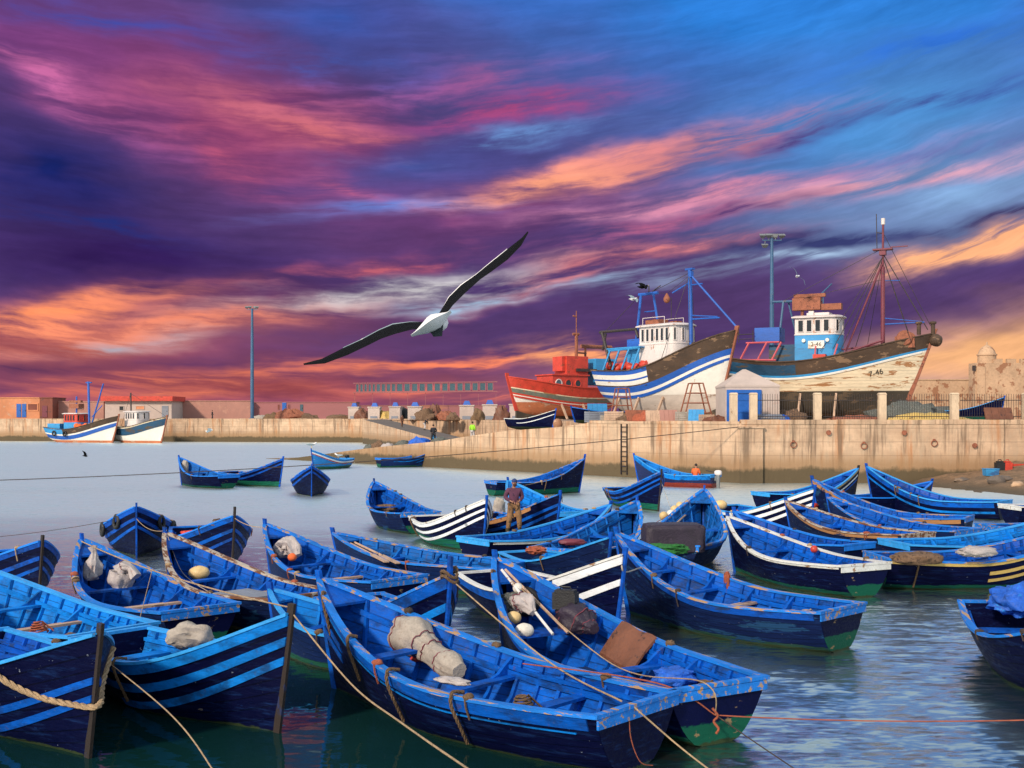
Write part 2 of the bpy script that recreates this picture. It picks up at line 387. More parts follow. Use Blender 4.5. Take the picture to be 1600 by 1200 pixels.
    'ship_brown': mat('ship_tarred_bulwark', (0.062, 0.036, 0.022), 0.8, (0.20, 0.12, 0.07), 0.36, 1.2, (0.5, 1, 1.4), 0.35, 14, var=0.4),
    'ship_teal': mat('ship_worn_teal', (0.008, 0.055, 0.12), 0.6, (0.07, 0.05, 0.035), 0.42, 1.2, (0.4, 1, 1.6), 0.3, 14, var=0.35),
    'ship_orange': mat('ship_orange_primer', (0.50, 0.16, 0.07), 0.7, (0.5, 0.3, 0.2), 0.3, 1.2, (0.4, 1, 1), 0.3, 14, var=0.2),
    'ship_sage': mat('ship_greyed_green', (0.14, 0.16, 0.13), 0.7, (0.4, 0.1, 0.06), 0.35, 1.2, (0.4, 1, 1), 0.3, 14, var=0.3),
    'deck': mat('ship_deck', (0.16, 0.11, 0.08), 0.8, (0.3, 0.1, 0.06), 0.3, 1.2),
    'glass': mat('dark_window_glass', (0.012, 0.014, 0.018), 0.12, None, 0, 1, bump=0),
    'teal_glass': mat('dusty_teal_glass', (0.05, 0.10, 0.13), 0.3, None, 0, 1, bump=0),
    'steel_blue': mat('lamp_mast_blue_steel', (0.035, 0.10, 0.20), 0.5, (0.1, 0.1, 0.11), 0.2, 2),
    'steel_grey': mat('grey_steel', (0.16, 0.17, 0.18), 0.5, (0.1, 0.08, 0.06), 0.2, 3),
    'plaster_pink': mat('mauve_pink_plaster', (0.30, 0.12, 0.125), 0.9, (0.34, 0.14, 0.10), 0.35, 0.12, (0.4, 1, 2), 0.1, 3, var=0.12),
    'plaster_orange': mat('orange_plaster', (0.58, 0.24, 0.12), 0.9, (0.5, 0.3, 0.2), 0.3, 0.3, (1, 1, 1), 0.1, 3),
    'plaster_white': mat('white_plaster', (0.47, 0.38, 0.34), 0.9, (0.45, 0.34, 0.3), 0.25, 0.6, (1, 1, 1), 0.15, 6, var=0.12),
    'plaster_tan': mat('tan_pink_plaster', (0.38, 0.19, 0.155), 0.9, (0.42, 0.22, 0.17), 0.35, 0.25, (1, 1, 1), 0.1, 3, var=0.15),
    'brickred': mat('brown_red_boarding', (0.20, 0.06, 0.04), 0.8, (0.12, 0.05, 0.04), 0.3, 0.8),
    'door_blue': mat('door_blue_paint', (0.008, 0.10, 0.42), 0.5, (0.02, 0.05, 0.2), 0.15, 1.5),
    'fortstone': mat('fort_stone', (0.46, 0.30, 0.19), 0.9, (0.28, 0.13, 0.07), 0.45, 0.5, (1, 1, 1), 0.5, 4, var=0.25),
    'tarmac': mat('slipway_stone', (0.12, 0.095, 0.08), 0.9, (0.2, 0.14, 0.1), 0.3, 0.5),
    'feather_white': mat('white_feathers', (0.80, 0.78, 0.78), 0.7, None, 0, 20, bump=0.05, bscale=60, var=0.08),
    'feather_black': mat('black_feathers', (0.004, 0.004, 0.005), 0.85, None, 0, 12, (1, 4, 4), 0.4, 60, spec=0.08),
    'feather_slate': mat('slate_leading_feathers', (0.22, 0.30, 0.34), 0.6, (0.6, 0.6, 0.6), 0.3, 12, (1, 4, 4), 0.3, 60),
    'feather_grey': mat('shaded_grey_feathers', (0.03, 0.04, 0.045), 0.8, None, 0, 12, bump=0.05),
    'beak': mat('yellow_beak', (0.6, 0.4, 0.05), 0.5),
    'skin': mat('skin_tone', (0.34, 0.16, 0.10), 0.6, None, 0, 12, bump=0.05),
    'hair': mat('dark_hair', (0.02, 0.014, 0.012), 0.8, None, 0, 20, bump=0.4, bscale=80),
    'beard': mat('brown_beard', (0.06, 0.022, 0.012), 0.9, None, 0, 20, bump=0.4, bscale=80),
    'plum': mat('plum_jumper', (0.095, 0.030, 0.062), 0.9, (0.05, 0.018, 0.04), 0.3, 6, bump=0.4, var=0.3),
    'camo': mat('muddy_trousers', (0.24, 0.125, 0.055), 0.9, (0.08, 0.05, 0.025), 0.45, 6, bump=0.4, var=0.35),
    'lime': mat('lime_green_jacket', (0.28, 0.62, 0.03), 0.8, None, 0, 6),
    'pale_trousers': mat('pale_grey_trousers', (0.45, 0.42, 0.42), 0.9, None, 0, 6),
    'dark_clothes': mat('dark_clothes', (0.02, 0.022, 0.03), 0.9, None, 0, 6),
    'navy_cloth': mat('navy_cap_cloth', (0.02, 0.04, 0.14), 0.9, (0.01, 0.02, 0.06), 0.3, 14),
    'boots': mat('olive_boots', (0.035, 0.032, 0.016), 0.7, None, 0, 6),
    'brown_clothes': mat('brown_clothes', (0.14, 0.06, 0.035), 0.9, None, 0, 6),
}
# red hulled ship paint reuses 'red'


# ------------------------------------------------------------------ mesh helper
class MB:
    def __init__(self):
        self.v, self.f, self.m, self.cur = [], [], [], 0

    def add(self, vs, fs, mi=None):
        o = len(self.v)
        self.v += [tuple(q) for q in vs]
        self.f += [tuple(i + o for i in q) for q in fs]
        self.m += [self.cur if mi is None else mi] * len(fs)
        return self

    def hexa(self, q, mi=None):
        return self.add(q, [(3, 2, 1, 0), (4, 5, 6, 7), (0, 1, 5, 4), (1, 2, 6, 5), (2, 3, 7, 6), (3, 0, 4, 7)], mi)

    def box(self, c, s, rz=0.0, mi=None, tx=0.0, ty=0.0):
        x, y, z = s[0] / 2, s[1] / 2, s[2] / 2
        mt = Matrix.Translation(c) @ Matrix.Rotation(rz, 4, 'Z') @ Matrix.Rotation(ty, 4, 'Y') @ Matrix.Rotation(tx, 4, 'X')
        q = [mt @ Vector(p) for p in ((-x, -y, -z), (x, -y, -z), (x, y, -z), (-x, y, -z), (-x, -y, z), (x, -y, z), (x, y, z), (-x, y, z))]
        return self.hexa(q, mi)

    def bar(self, a, b, w, h=None, mi=None):
        a, b = Vector(a), Vector(b)
        h = h or w
        d = (b - a)
        L = d.length
        d.normalize()
        up = Vector((0, 0, 1)) if abs(d.z) < 0.95 else Vector((0, 1, 0))
        s = d.cross(up).normalized() * w / 2
        u = s.cross(d).normalized() * h / 2
        q = [a - s - u, a + s - u, a + s + u, a - s + u, b - s - u, b + s - u, b + s + u, b - s + u]
        return self.add(q, [(0, 1, 2, 3), (7, 6, 5, 4), (1, 0, 4, 5), (2, 1, 5, 6), (3, 2, 6, 7), (0, 3, 7, 4)], mi)

    def tube(self, pts, r, n=7, closed=False, mi=None):
        pts = [Vector(p) for p in pts]
        k = len(pts)
        rr = r if isinstance(r, (list, tuple)) else [r] * k
        vs, fs = [], []
        prev = None
        for i, p in enumerate(pts):
            a = pts[(i - 1) % k] if (i or closed) else p
            b = pts[(i + 1) % k] if (i < k - 1 or closed) else p
            t = (b - a)
            if t.length < 1e-9:
                t = Vector((0, 0, 1))
            t.normalize()
            if prev is None:
                ref = Vector((0, 0, 1)) if abs(t.z) < 0.9 else Vector((1, 0, 0))
                s = t.cross(ref).normalized()
            else:
                s = (prev - t * prev.dot(t))
                s = s.normalized() if s.length > 1e-6 else t.cross(Vector((0, 0, 1))).normalized()
            prev = s
            u = t.cross(s)
            for j in range(n):
                an = 2 * math.pi * j / n
                vs.append(p + (s * math.cos(an) + u * math.sin(an)) * rr[i])
        for i in range(k if closed else k - 1):
            for j in range(n):
                a0, a1 = i * n + j, i * n + (j + 1) % n
                b0, b1 = ((i + 1) % k) * n + j, ((i + 1) % k) * n + (j + 1) % n
                fs.append((a0, a1, b1, b0))
        if not closed:
            fs.append(tuple(range(n))[::-1])
            fs.append(tuple((k - 1) * n + j for j in range(n)))
        return self.add(vs, fs, mi)

    def lathe(self, prof, n=16, c=(0, 0, 0), mi=None):
        vs, fs = [], []
        for (r, z) in prof:
            for j in range(n):
                an = 2 * math.pi * j / n
                vs.append((c[0] + r * math.cos(an), c[1] + r * math.sin(an), c[2] + z))
        k = len(prof)
        for i in range(k - 1):
            for j in range(n):
                fs.append((i * n + j, i * n + (j + 1) % n, (i + 1) * n + (j + 1) % n, (i + 1) * n + j))
        fs.append(tuple(range(n))[::-1])
        fs.append(tuple((k - 1) * n + j for j in range(n)))
        return self.add(vs, fs, mi)

    def rings(self, rg, mi=None, caps=True, flip=False):
        n = len(rg[0])
        vs = [p for r in rg for p in r]
        fs = []
        for i in range(len(rg) - 1):
            for j in range(n):
                q = (i * n + j, i * n + (j + 1) % n, (i + 1) * n + (j + 1) % n, (i + 1) * n + j)
                fs.append(q[::-1] if flip else q)
        if caps:
            a, b = tuple(range(n))[::-1], tuple((len(rg) - 1) * n + j for j in range(n))
            fs += [a[::-1], b[::-1]] if flip else [a, b]
        return self.add(vs, fs, mi)

    def blob(self, c, r, seed=0, amp=0.18, freq=2.0, n=14, rz=0.0, flat=None, mi=None, wrinkle=0.0, sq=1.0):
        """lumpy closed body of radii r; sq < 1 makes it boxier; flat cuts its underside at that height."""
        vs, fs = [], []
        k = n * 2
        off = Vector((seed * 3.17, seed * 1.3, seed * 7.7))
        for i in range(n + 1):
            th = math.pi * i / n
            for j in range(k):
                ph = 2 * math.pi * j / k
                d = Vector((math.sin(th) * math.cos(ph), math.sin(th) * math.sin(ph), math.cos(th)))
                e = Vector([math.copysign(abs(q) ** sq, q) for q in d])
                nn = noise.noise(d * freq + off) * amp + noise.noise(d * freq * 2.7 + off) * amp * 0.5
                if wrinkle:
                    nn += (0.22 - abs(noise.noise(Vector((d.x * 3.4, d.y * 3.4, d.z * 3.4)) + off))) * wrinkle * 0.55 + (0.2 - abs(noise.noise(Vector((d.x * 7, d.y * 7, d.z * 7)) - off))) * wrinkle * 0.16
                p = Vector((e.x * r[0], e.y * r[1], e.z * r[2])) * (1 + nn)
                if flat is not None and p.z < flat:
                    p.z = flat
                p = Matrix.Rotation(rz, 3, 'Z') @ p
                vs.append(Vector(c) + p)
        for i in range(n):
            for j in range(k):
                fs.append((i * k + j, (i + 1) * k + j, (i + 1) * k + (j + 1) % k, i * k + (j + 1) % k))
        return self.add(vs, fs, mi)

    def build(self, name, mats, parent=None, smooth=None, loc=None, rz=None):
        me = bpy.data.meshes.new(name)
        me.from_pydata(self.v, [], self.f)
        if not isinstance(mats, (list, tuple)):
            mats = [mats]
        for q in mats:
            me.materials.append(M[q] if isinstance(q, str) else q)
        if len(mats) > 1:
            me.polygons.foreach_set('material_index', self.m)
        if smooth is not None:
            me.polygons.foreach_set('use_smooth', [True] * len(me.polygons))
            me.set_sharp_from_angle(angle=R(smooth))
        if getattr(self, 'row', None):
            at_ = me.attributes.new('row', 'FLOAT', 'POINT')
            rw = self.row + [0.0] * (len(self.v) - len(self.row))
            at_.data.foreach_set('value', rw)
        me.update()
        o = bpy.data.objects.new(name, me)
        COL.objects.link(o)
        if parent is not None:
            o.parent = parent
        if loc is not None:
            o.location = loc
        if rz is not None:
            o.rotation_euler = (0, 0, rz)
        return o


def tag(o, label, cat, group=None, kind=None):
    if label:
        o['label'] = label
    if cat:
        o['category'] = cat
    if group:
        o['group'] = group
    if kind:
        o['kind'] = kind
    return o


def empty(name, loc=(0, 0, 0), rz=0.0):
    o = bpy.data.objects.new(name, None)
    o.empty_display_size = 0.3
    COL.objects.link(o)
    o.location = loc
    o.rotation_euler = (0, 0, rz)
    return o


def struct(name, mb, m, smooth=None):
    o = mb.build(name, m, None, smooth)
    o['kind'] = 'structure'
    return o


def copy_tree(o, parent=None):
    c = o.copy()
    COL.objects.link(c)
    c.parent = parent
    for ch in list(o.children):
        copy_tree(ch, c)
    return c

# ------------------------------------------------------------------ water
def make_water():
    m = bpy.data.materials.new('harbour_water')
    m.use_nodes = True
    g = NT(m.node_tree)
    p = g.n('ShaderNodeTexCoord').outputs['Object']
    calm = g.ss(g.noise(g.mapv(p, (0.05, 0.12, 1)), 1, 3, 0.5).outputs['Fac'], 0.35, 0.65, 0.7, 1.15)
    shelter = g.math('MULTIPLY', g.ss(g.xyz(p)[0], -0.5, 2.5, 1, 0), g.ss(g.xyz(p)[1], 18, 22, 1, 0))   # still water shut in between the hulls, also painted darker
    calm = g.math('MULTIPLY', calm, g.math('SUBTRACT', 1.0, g.math('MULTIPLY', shelter, 0.85)))
    sx = sy = None
    # slope field of three wave trains, crests lying across the view
    for (fx, fy, rot, kx, ky, seed) in ((0.35, 0.85, 8, 0.16, 0.30, 0), (1.2, 3.2, -6, 0.36, 0.78, 5), (3.6, 9.0, 5, 0.34, 0.78, 9)):
        n = g.noise(g.mapv(p, (fx, fy, 1), (seed, seed * 2, seed), (0, 0, R(rot))), 1, 2, 0.5, 0.5)
        q = g.xyz(n.outputs['Color'])
        a = g.math('MULTIPLY', g.math('SUBTRACT', q[0], 0.5), kx)
        b = g.math('MULTIPLY', g.math('SUBTRACT', q[1], 0.5), ky)
        sx = a if sx is None else g.math('ADD', sx, a)
        sy = b if sy is None else g.math('ADD', sy, b)
    nv = g.n('ShaderNodeVectorMath', operation='NORMALIZE')
    g.put(nv.inputs[0], g.comb(g.math('MULTIPLY', sx, calm), g.math('MULTIPLY', sy, calm), 1.0))
    wn = nv.outputs[0]
    murk = g.noise(g.mapv(p, (0.08, 0.15, 1)), 1, 4, 0.5).outputs['Fac']
    df = g.n('ShaderNodeBsdfDiffuse')
    g.put(df.inputs[0], g.mix(g.ss(murk, 0.3, 0.7), (0.003, 0.022, 0.022, 1), (0.006, 0.034, 0.033, 1)))
    gl = g.n('ShaderNodeBsdfGlossy')
    g.put(gl.inputs['Color'], (0.84, 0.95, 0.97, 1))
    yy = g.xyz(p)[1]
    g.put(gl.inputs['Roughness'], g.math('SUBTRACT', g.ss(g.math('ADD', yy, g.math('MULTIPLY', murk, 14)), 34, 62, 0.23, 0.40), g.math('MULTIPLY', shelter, 0.19)))
    g.put(gl.inputs['Normal'], wn)
    fr = g.n('ShaderNodeFresnel')
    fr.inputs[0].default_value = 1.5
    g.put(fr.inputs['Normal'], wn)
    fac = g.math('ADD', g.math('MULTIPLY', fr.outputs[0], g.math('SUBTRACT', 1.6, g.math('MULTIPLY', shelter, 1.0))), g.math('SUBTRACT', 0.30, g.math('MULTIPLY', shelter, 0.24)), clamp=True)  # sky reflection cut between the hulls to darken the water there
    ms = g.n('ShaderNodeMixShader')
    g.put(ms.inputs[0], fac)
    g.t.links.new(df.outputs[0], ms.inputs[1])
    g.t.links.new(gl.outputs[0], ms.inputs[2])
    o = g.n('ShaderNodeOutputMaterial')
    g.t.links.new(ms.outputs[0], o.inputs[0])
    M['water'] = m
    mb = MB()
    mb.add([(-420, -40, 0), (420, -40, 0), (420, 240, 0), (-420, 240, 0)], [(0, 1, 2, 3)])
    struct('water', mb, 'water')


make_water()


# ------------------------------------------------------------------ quays
def make_wall_mats():
    m = bpy.data.materials.new('quay_concrete')
    m.use_nodes = True
    g = NT(m.node_tree)
    ge = g.n('ShaderNodeNewGeometry')
    p, nrm = ge.outputs['Position'], ge.outputs['Normal']
    x, y, z = g.xyz(p)[:3]
    nz = g.xyz(nrm)[2]
    n = g.noise(g.mapv(p, (0.5, 0.5, 0.9)), 1, 7, 0.62).outputs['Fac']
    n2 = g.noise(g.mapv(p, (3, 3, 1.2)), 1, 6, 0.65).outputs['Fac']
    c = g.mix(g.ss(n, 0.3, 0.7), (0.62, 0.425, 0.285, 1), (0.42, 0.275, 0.18, 1))
    c = g.mix(g.math('MULTIPLY', g.ss(n2, 0.42, 0.70), 0.7), c, (0.40, 0.29, 0.20, 1))
    # cast lifts: thin dark joints
    for pitch, dk in ((0.92, 0.5), (0.31, 0.82)):
        fr = g.math('FRACT', g.math('DIVIDE', g.math('ADD', z, g.math('MULTIPLY', n2, 0.05)), pitch))
        ln = g.ss(fr, 0.0, 0.06, dk, 1.0)
        c = g.mix(1.0, c, g.comb(ln, ln, ln), 'MULTIPLY')
    # vertical pour joints
    al = g.math('ADD', g.math('MULTIPLY', x, 0.72), g.math('MULTIPLY', y, -0.69))
    fr = g.math('FRACT', g.math('DIVIDE', g.math('ADD', al, g.math('MULTIPLY', n2, 0.12)), 9.3))
    ln = g.ss(fr, 0.0, 0.012, 0.35, 1.0)
    c = g.mix(1.0, c, g.comb(ln, ln, ln), 'MULTIPLY')
    # rust and dirt runs
    rs = g.noise(g.mapv(p, (0.9, 0.9, 0.10)), 1, 5, 0.65).outputs['Fac']
    c = g.mix(g.math('MULTIPLY', g.ss(rs, 0.52, 0.68), 0.7), c, (0.40, 0.15, 0.045, 1))
    rs2 = g.noise(g.mapv(p, (2.3, 2.3, 0.16), (7, 1, 3)), 1, 5, 0.65).outputs['Fac']
    c = g.mix(g.math('MULTIPLY', g.ss(rs2, 0.50, 0.66), 0.75), c, (0.13, 0.085, 0.055, 1))
    # tide stain
    zz = g.math('ADD', z, g.math('MULTIPLY', g.math('SUBTRACT', g.math('ADD', g.math('MULTIPLY', n, 0.6), g.math('MULTIPLY', n2, 0.4)), 0.5), 1.5))
    c = g.mix(g.ss(zz, 1.2, 2.3, 0.8, 0), c, (0.27, 0.155, 0.075, 1))
    c = g.mix(g.ss(zz, 0.75, 1.15, 0.93, 0), c, (0.075, 0.055, 0.028, 1))
    # top surface: trodden dirt
    td = g.noise(g.mapv(p, (0.25, 0.25, 1)), 1, 6, 0.6).outputs['Fac']
    c = g.mix(g.ss(nz, 0.6, 0.9), c, g.mix(g.ss(td, 0.3, 0.7), (0.34, 0.23, 0.155, 1), (0.22, 0.145, 0.10, 1)))
    b = g.n('ShaderNodeBsdfPrincipled')
    g.put(b.inputs['Base Color'], c)
    b.inputs['Roughness'].default_value = 0.88
    bp = g.n('ShaderNodeBump')
    bp.inputs['Strength'].default_value = 0.5
    bp.inputs['Distance'].default_value = 0.06
    g.put(bp.inputs['Height'], g.math('ADD', n2, n))
    g.put(b.inputs['Normal'], bp.outputs[0])
    o = g.n('ShaderNodeOutputMaterial')
    g.t.links.new(b.outputs[0], o.inputs[0])
    M['quay'] = m
    m = bpy.data.materials.new('shore_sand_and_stone')
    m.use_nodes = True
    g = NT(m.node_tree)
    p = g.n('ShaderNodeNewGeometry').outputs['Position']
    z = g.xyz(p)[2]
    n = g.noise(g.mapv(p, (1.2, 1.2, 1.2)), 1, 7, 0.65).outputs['Fac']
    n2 = g.noise(g.mapv(p, (5, 5, 5)), 1, 6, 0.7).outputs['Fac']
    c = g.mix(g.ss(n, 0.3, 0.7), (0.25, 0.15, 0.085, 1), (0.13, 0.085, 0.05, 1))
    c = g.mix(g.math('MULTIPLY', g.ss(n2, 0.5, 0.7), 0.8), c, (0.34, 0.22, 0.13, 1))
    c = g.mix(g.ss(g.math('ADD', z, g.math('MULTIPLY', n, 0.3)), 0.2, 0.6, 0.7, 0), c, (0.045, 0.038, 0.022, 1))
    b = g.n('ShaderNodeBsdfPrincipled')
    g.put(b.inputs['Base Color'], c)
    b.inputs['Roughness'].default_value = 0.9
    bp = g.n('ShaderNodeBump')
    bp.inputs['Strength'].default_value = 0.9
    bp.inputs['Distance'].default_value = 0.12
    g.put(bp.inputs['Height'], g.math('ADD', n2, n))
    g.put(b.inputs['Normal'], bp.outputs[0])
    o = g.n('ShaderNodeOutputMaterial')
    g.t.links.new(b.outputs[0], o.inputs[0])
    M['beach'] = m


make_wall_mats()
QZ = 4.0
C0 = Vector((15.2, 74.8, 0))
CD = Vector((-20.7, 22.2, 0))
PN = Vector((22.2, 20.7, 0)).normalized()        # into the pier


def pier(t, back=0.0, z=0.0):
    q = C0 + CD * t + PN * back
    return Vector((q.x, q.y, z))


def pier_z(t):
    P = [(-1, QZ), (0.46, 3.95), (0.566, 3.62), (0.757, 3.3), (0.927, 2.76), (1.037, 2.33), (1.26, 1.81), (1.445, 1.33), (1.65, 0.7), (1.86, 0.1), (3, -0.5)]
    for (a, za), (b, zb) in zip(P, P[1:]):
        if a <= t <= b:
            return za + (zb - za) * (t - a) / (b - a)
    return QZ


def make_land():
    a5, b5 = pier(0.46), pier(0.46, 6.5)
    out = [(-1200, 214), (-130, 214), (-27, 197), (-7.5, 172), (2.5, 142), (8.5, 112), (b5.x, b5.y), (a5.x, a5.y), (C0.x, C0.y), (400, 74.8), (3500, 74.8), (3500, 5000), (-3500, 5000), (-3500, 214)]
    mb = MB()
    k = len(out)
    mb.add([(x, y, QZ) for x, y in out] + [(x, y, -1.5) for x, y in out], [tuple(range(k))] + [(i, i + k, (i + 1) % k + k, (i + 1) % k) for i in range(k)])
    struct('quay_ground', mb, 'quay')
    # the sloping pier in front of the slipway
    mb = MB()
    ts = [0.46, 0.52, 0.566, 0.66, 0.757, 0.85, 0.927, 1.037, 1.15, 1.26, 1.445, 1.65, 1.86, 2.0]
    rg = []
    for t in ts:
        z = pier_z(t)
        f, b = pier(t), pier(t, 6.5)
        rg.append([(f.x, f.y, -1.5), (b.x, b.y, -1.5), (b.x, b.y, z), (f.x, f.y, z)])
    mb.rings(rg)
    struct('slipway_pier', mb, 'quay')
    mb = MB()                                      # slipway floor behind the pier
    q = []
    for t, z in ((0.47, 3.3), (1.0, 1.5), (1.5, 0.3), (1.8, -0.3)):
        f = pier(t, 6.6)
        q.append((f, z))
    back = [(9, 111.5), (2.0, 143), (-8, 173), (-22, 192)]
    vs = [(f.x, f.y, z) for f, z in q] + [(x, y, z + 0.3) for (x, y), (f, z) in zip(back, q)]
    mb.add(vs, [(0, 1, 5, 4), (1, 2, 6, 5), (2, 3, 7, 6)])
    struct('slipway', mb, 'quay')
    # side ramp down from the far quay
    mb = MB()
    A, B = atd(585, 654, 188), atd(722, 688, 128)
    A.z, B.z = QZ + 0.05, 1.6
    dn = (B - A).normalized()
    s = Vector((dn.y, -dn.x, 0)).normalized() * 2.0
    mb.hexa([A - s - Vector((0, 0, 4)), A + s - Vector((0, 0, 4)), B + s - Vector((0, 0, 4)), B - s - Vector((0, 0, 4)), A - s, A + s, B + s, B - s])
    mb.m[1] = 1
    struct('side_ramp', mb, ['quay', 'tarmac'])
    mb = MB()
    mb.box((15.95, 74.78, 1.1), (1.5, 0.5, 5.2))
    mb.box((15.95, 74.76, 3.72), (1.7, 0.6, 0.12))
    struct('quay_buttress', mb, 'quay')
    # copings
    def coping(pts, name, h=0.26, w=0.55):
        mb = MB()
        for a, b in zip(pts, pts[1:]):
            a, b = Vector(a), Vector(b)
            d = (b - a).normalized()
            n = Vector((-d.y, d.x, 0)) * (-1)
            n = n if n.y < 0 else -n
            o0, o1 = n * 0.05, -n * (w - 0.05)
            L = (b - a).length
            k = max(1, int(L / 3.1))
            for i in range(k):
                p, q = a + (b - a) * (i / k) + d * 0.008, a + (b - a) * ((i + 1) / k) - d * 0.008
                j = random.uniform(-0.035, 0.02)
                u0, u1 = Vector((0, 0, QZ - 0.06)), Vector((0, 0, QZ + h + j))
                mb.hexa([p + o0 + u0, q + o0 + u0, q + o1 + u0, p + o1 + u0, p + o0 + u1, q + o0 + u1, q + o1 + u1, p + o1 + u1])
        struct(name, mb, 'quay')
    coping([(15.3, 74.8, 0), (80, 74.8, 0)], 'quay_coping')
    p1 = pier(0.45)
    coping([(p1.x, p1.y, 0), (C0.x, C0.y, 0)], 'pier_coping', 0.14, 0.5)
    coping([(-130, 214, 0), (-27, 197, 0), (-8.2, 172.6, 0)], 'harbour_coping', 0.16, 0.7)
    # shore
    mb = MB()
    nx, ny = 60, 36
    vs = []
    for j in range(ny + 1):
        for i in range(nx + 1):
            y = 56 + (74.7 - 56) * j / ny
            x = 20 + 34 * i / nx
            xs = 28.6 + (26.0 - 28.6) * (y - 62.6) / 10.5
            d = x - xs + 1.2 * noise.noise(Vector((x * .4, y * .4, 0)))
            z = -0.5 if d < -3 else d * 0.17
            z = min(z, 1.45 + 0.1 * noise.noise(Vector((x * .3, y * .3, 3))))
            z += 0.10 * noise.noise(Vector((x * 1.6, y * 1.6, 5))) + 0.06 * noise.noise(Vector((x * 4, y * 4, 1)))
            vs.append((x, y, z))
    w = nx + 1
    mb.add(vs, [(j * w + i, j * w + i + 1, (j + 1) * w + i + 1, (j + 1) * w + i) for j in range(ny) for i in range(nx)])
    struct('beach', mb, 'beach', 60)


make_land()


# ------------------------------------------------------------------ buildings far behind
def house(name, label, cat, px0, px1, ptop, d, wall, depth=8.0, opens=(), roof=None, group=None, zb=QZ, gap=0.0):
    """A block facing the harbour; openings in photo pixels on its front: (kind, x0, y0, x1, y1, material)."""
    s = d / F
    x0, x1 = (px0 - 800) * s, (px1 - 800) * s
    zt = H + (YH - ptop) * s
    root = tag(empty(name, ((x0 + x1) / 2, d + depth / 2, zb)), label, cat, group)
    w, h = x1 - x0, zt - zb
    mb = MB()
    mb.box((0, 0, h / 2), (w, depth, h))
    mb.box((0, 0, h + 0.09), (w + 0.24, depth + 0.24, 0.18))
    mb.build('wall', wall, root)
    for (kd, a, b, c, e, mt) in opens:
        ox0, ox1 = (a - 800) * s - (x0 + x1) / 2, (c - 800) * s - (x0 + x1) / 2
        oz1, oz0 = H + (YH - b) * s - zb, H + (YH - e) * s - zb
        oz0 = max(oz0, 0.02)
        cx, cz, ow, oh = (ox0 + ox1) / 2, (oz0 + oz1) / 2, ox1 - ox0, oz1 - oz0
        yf = -depth / 2
        if kd == 'door':
            fr = MB()
            fr.box((cx, yf - 0.05, cz), (ow, 0.10, oh))
            dr = fr.build('door', mt, root)
            hn = MB()
            hn.box((cx + ow * 0.3, yf - 0.14, cz), (0.08, 0.08, 0.22))
            hn.build('handle', 'iron', dr)
        else:
            fr = MB()
            t = min(ow, oh) * 0.12
            for q in ((cx, cz + oh / 2 - t / 2, ow, t), (cx, cz - oh / 2 + t / 2, ow, t), (cx - ow / 2 + t / 2, cz, t, oh - 2 * t), (cx + ow / 2 - t / 2, cz, t, oh - 2 * t)):
                fr.box((q[0], yf - 0.06, q[1]), (q[2], 0.12, q[3]))
            wn = fr.build('window', wall, root)
            pn = MB()
            pn.box((cx, yf - 0.02, cz), (ow - 2 * t, 0.05, oh - 2 * t))
            pn.build('pane', mt, wn)
    if roof:
        mb = MB()
        rh = roof[1]
        mb.box((0, -0.3, h + 0.18 + rh / 2), (w + 1.0, depth + 1.4, rh))
        mb.build('roof', roof[0], root)
    return root


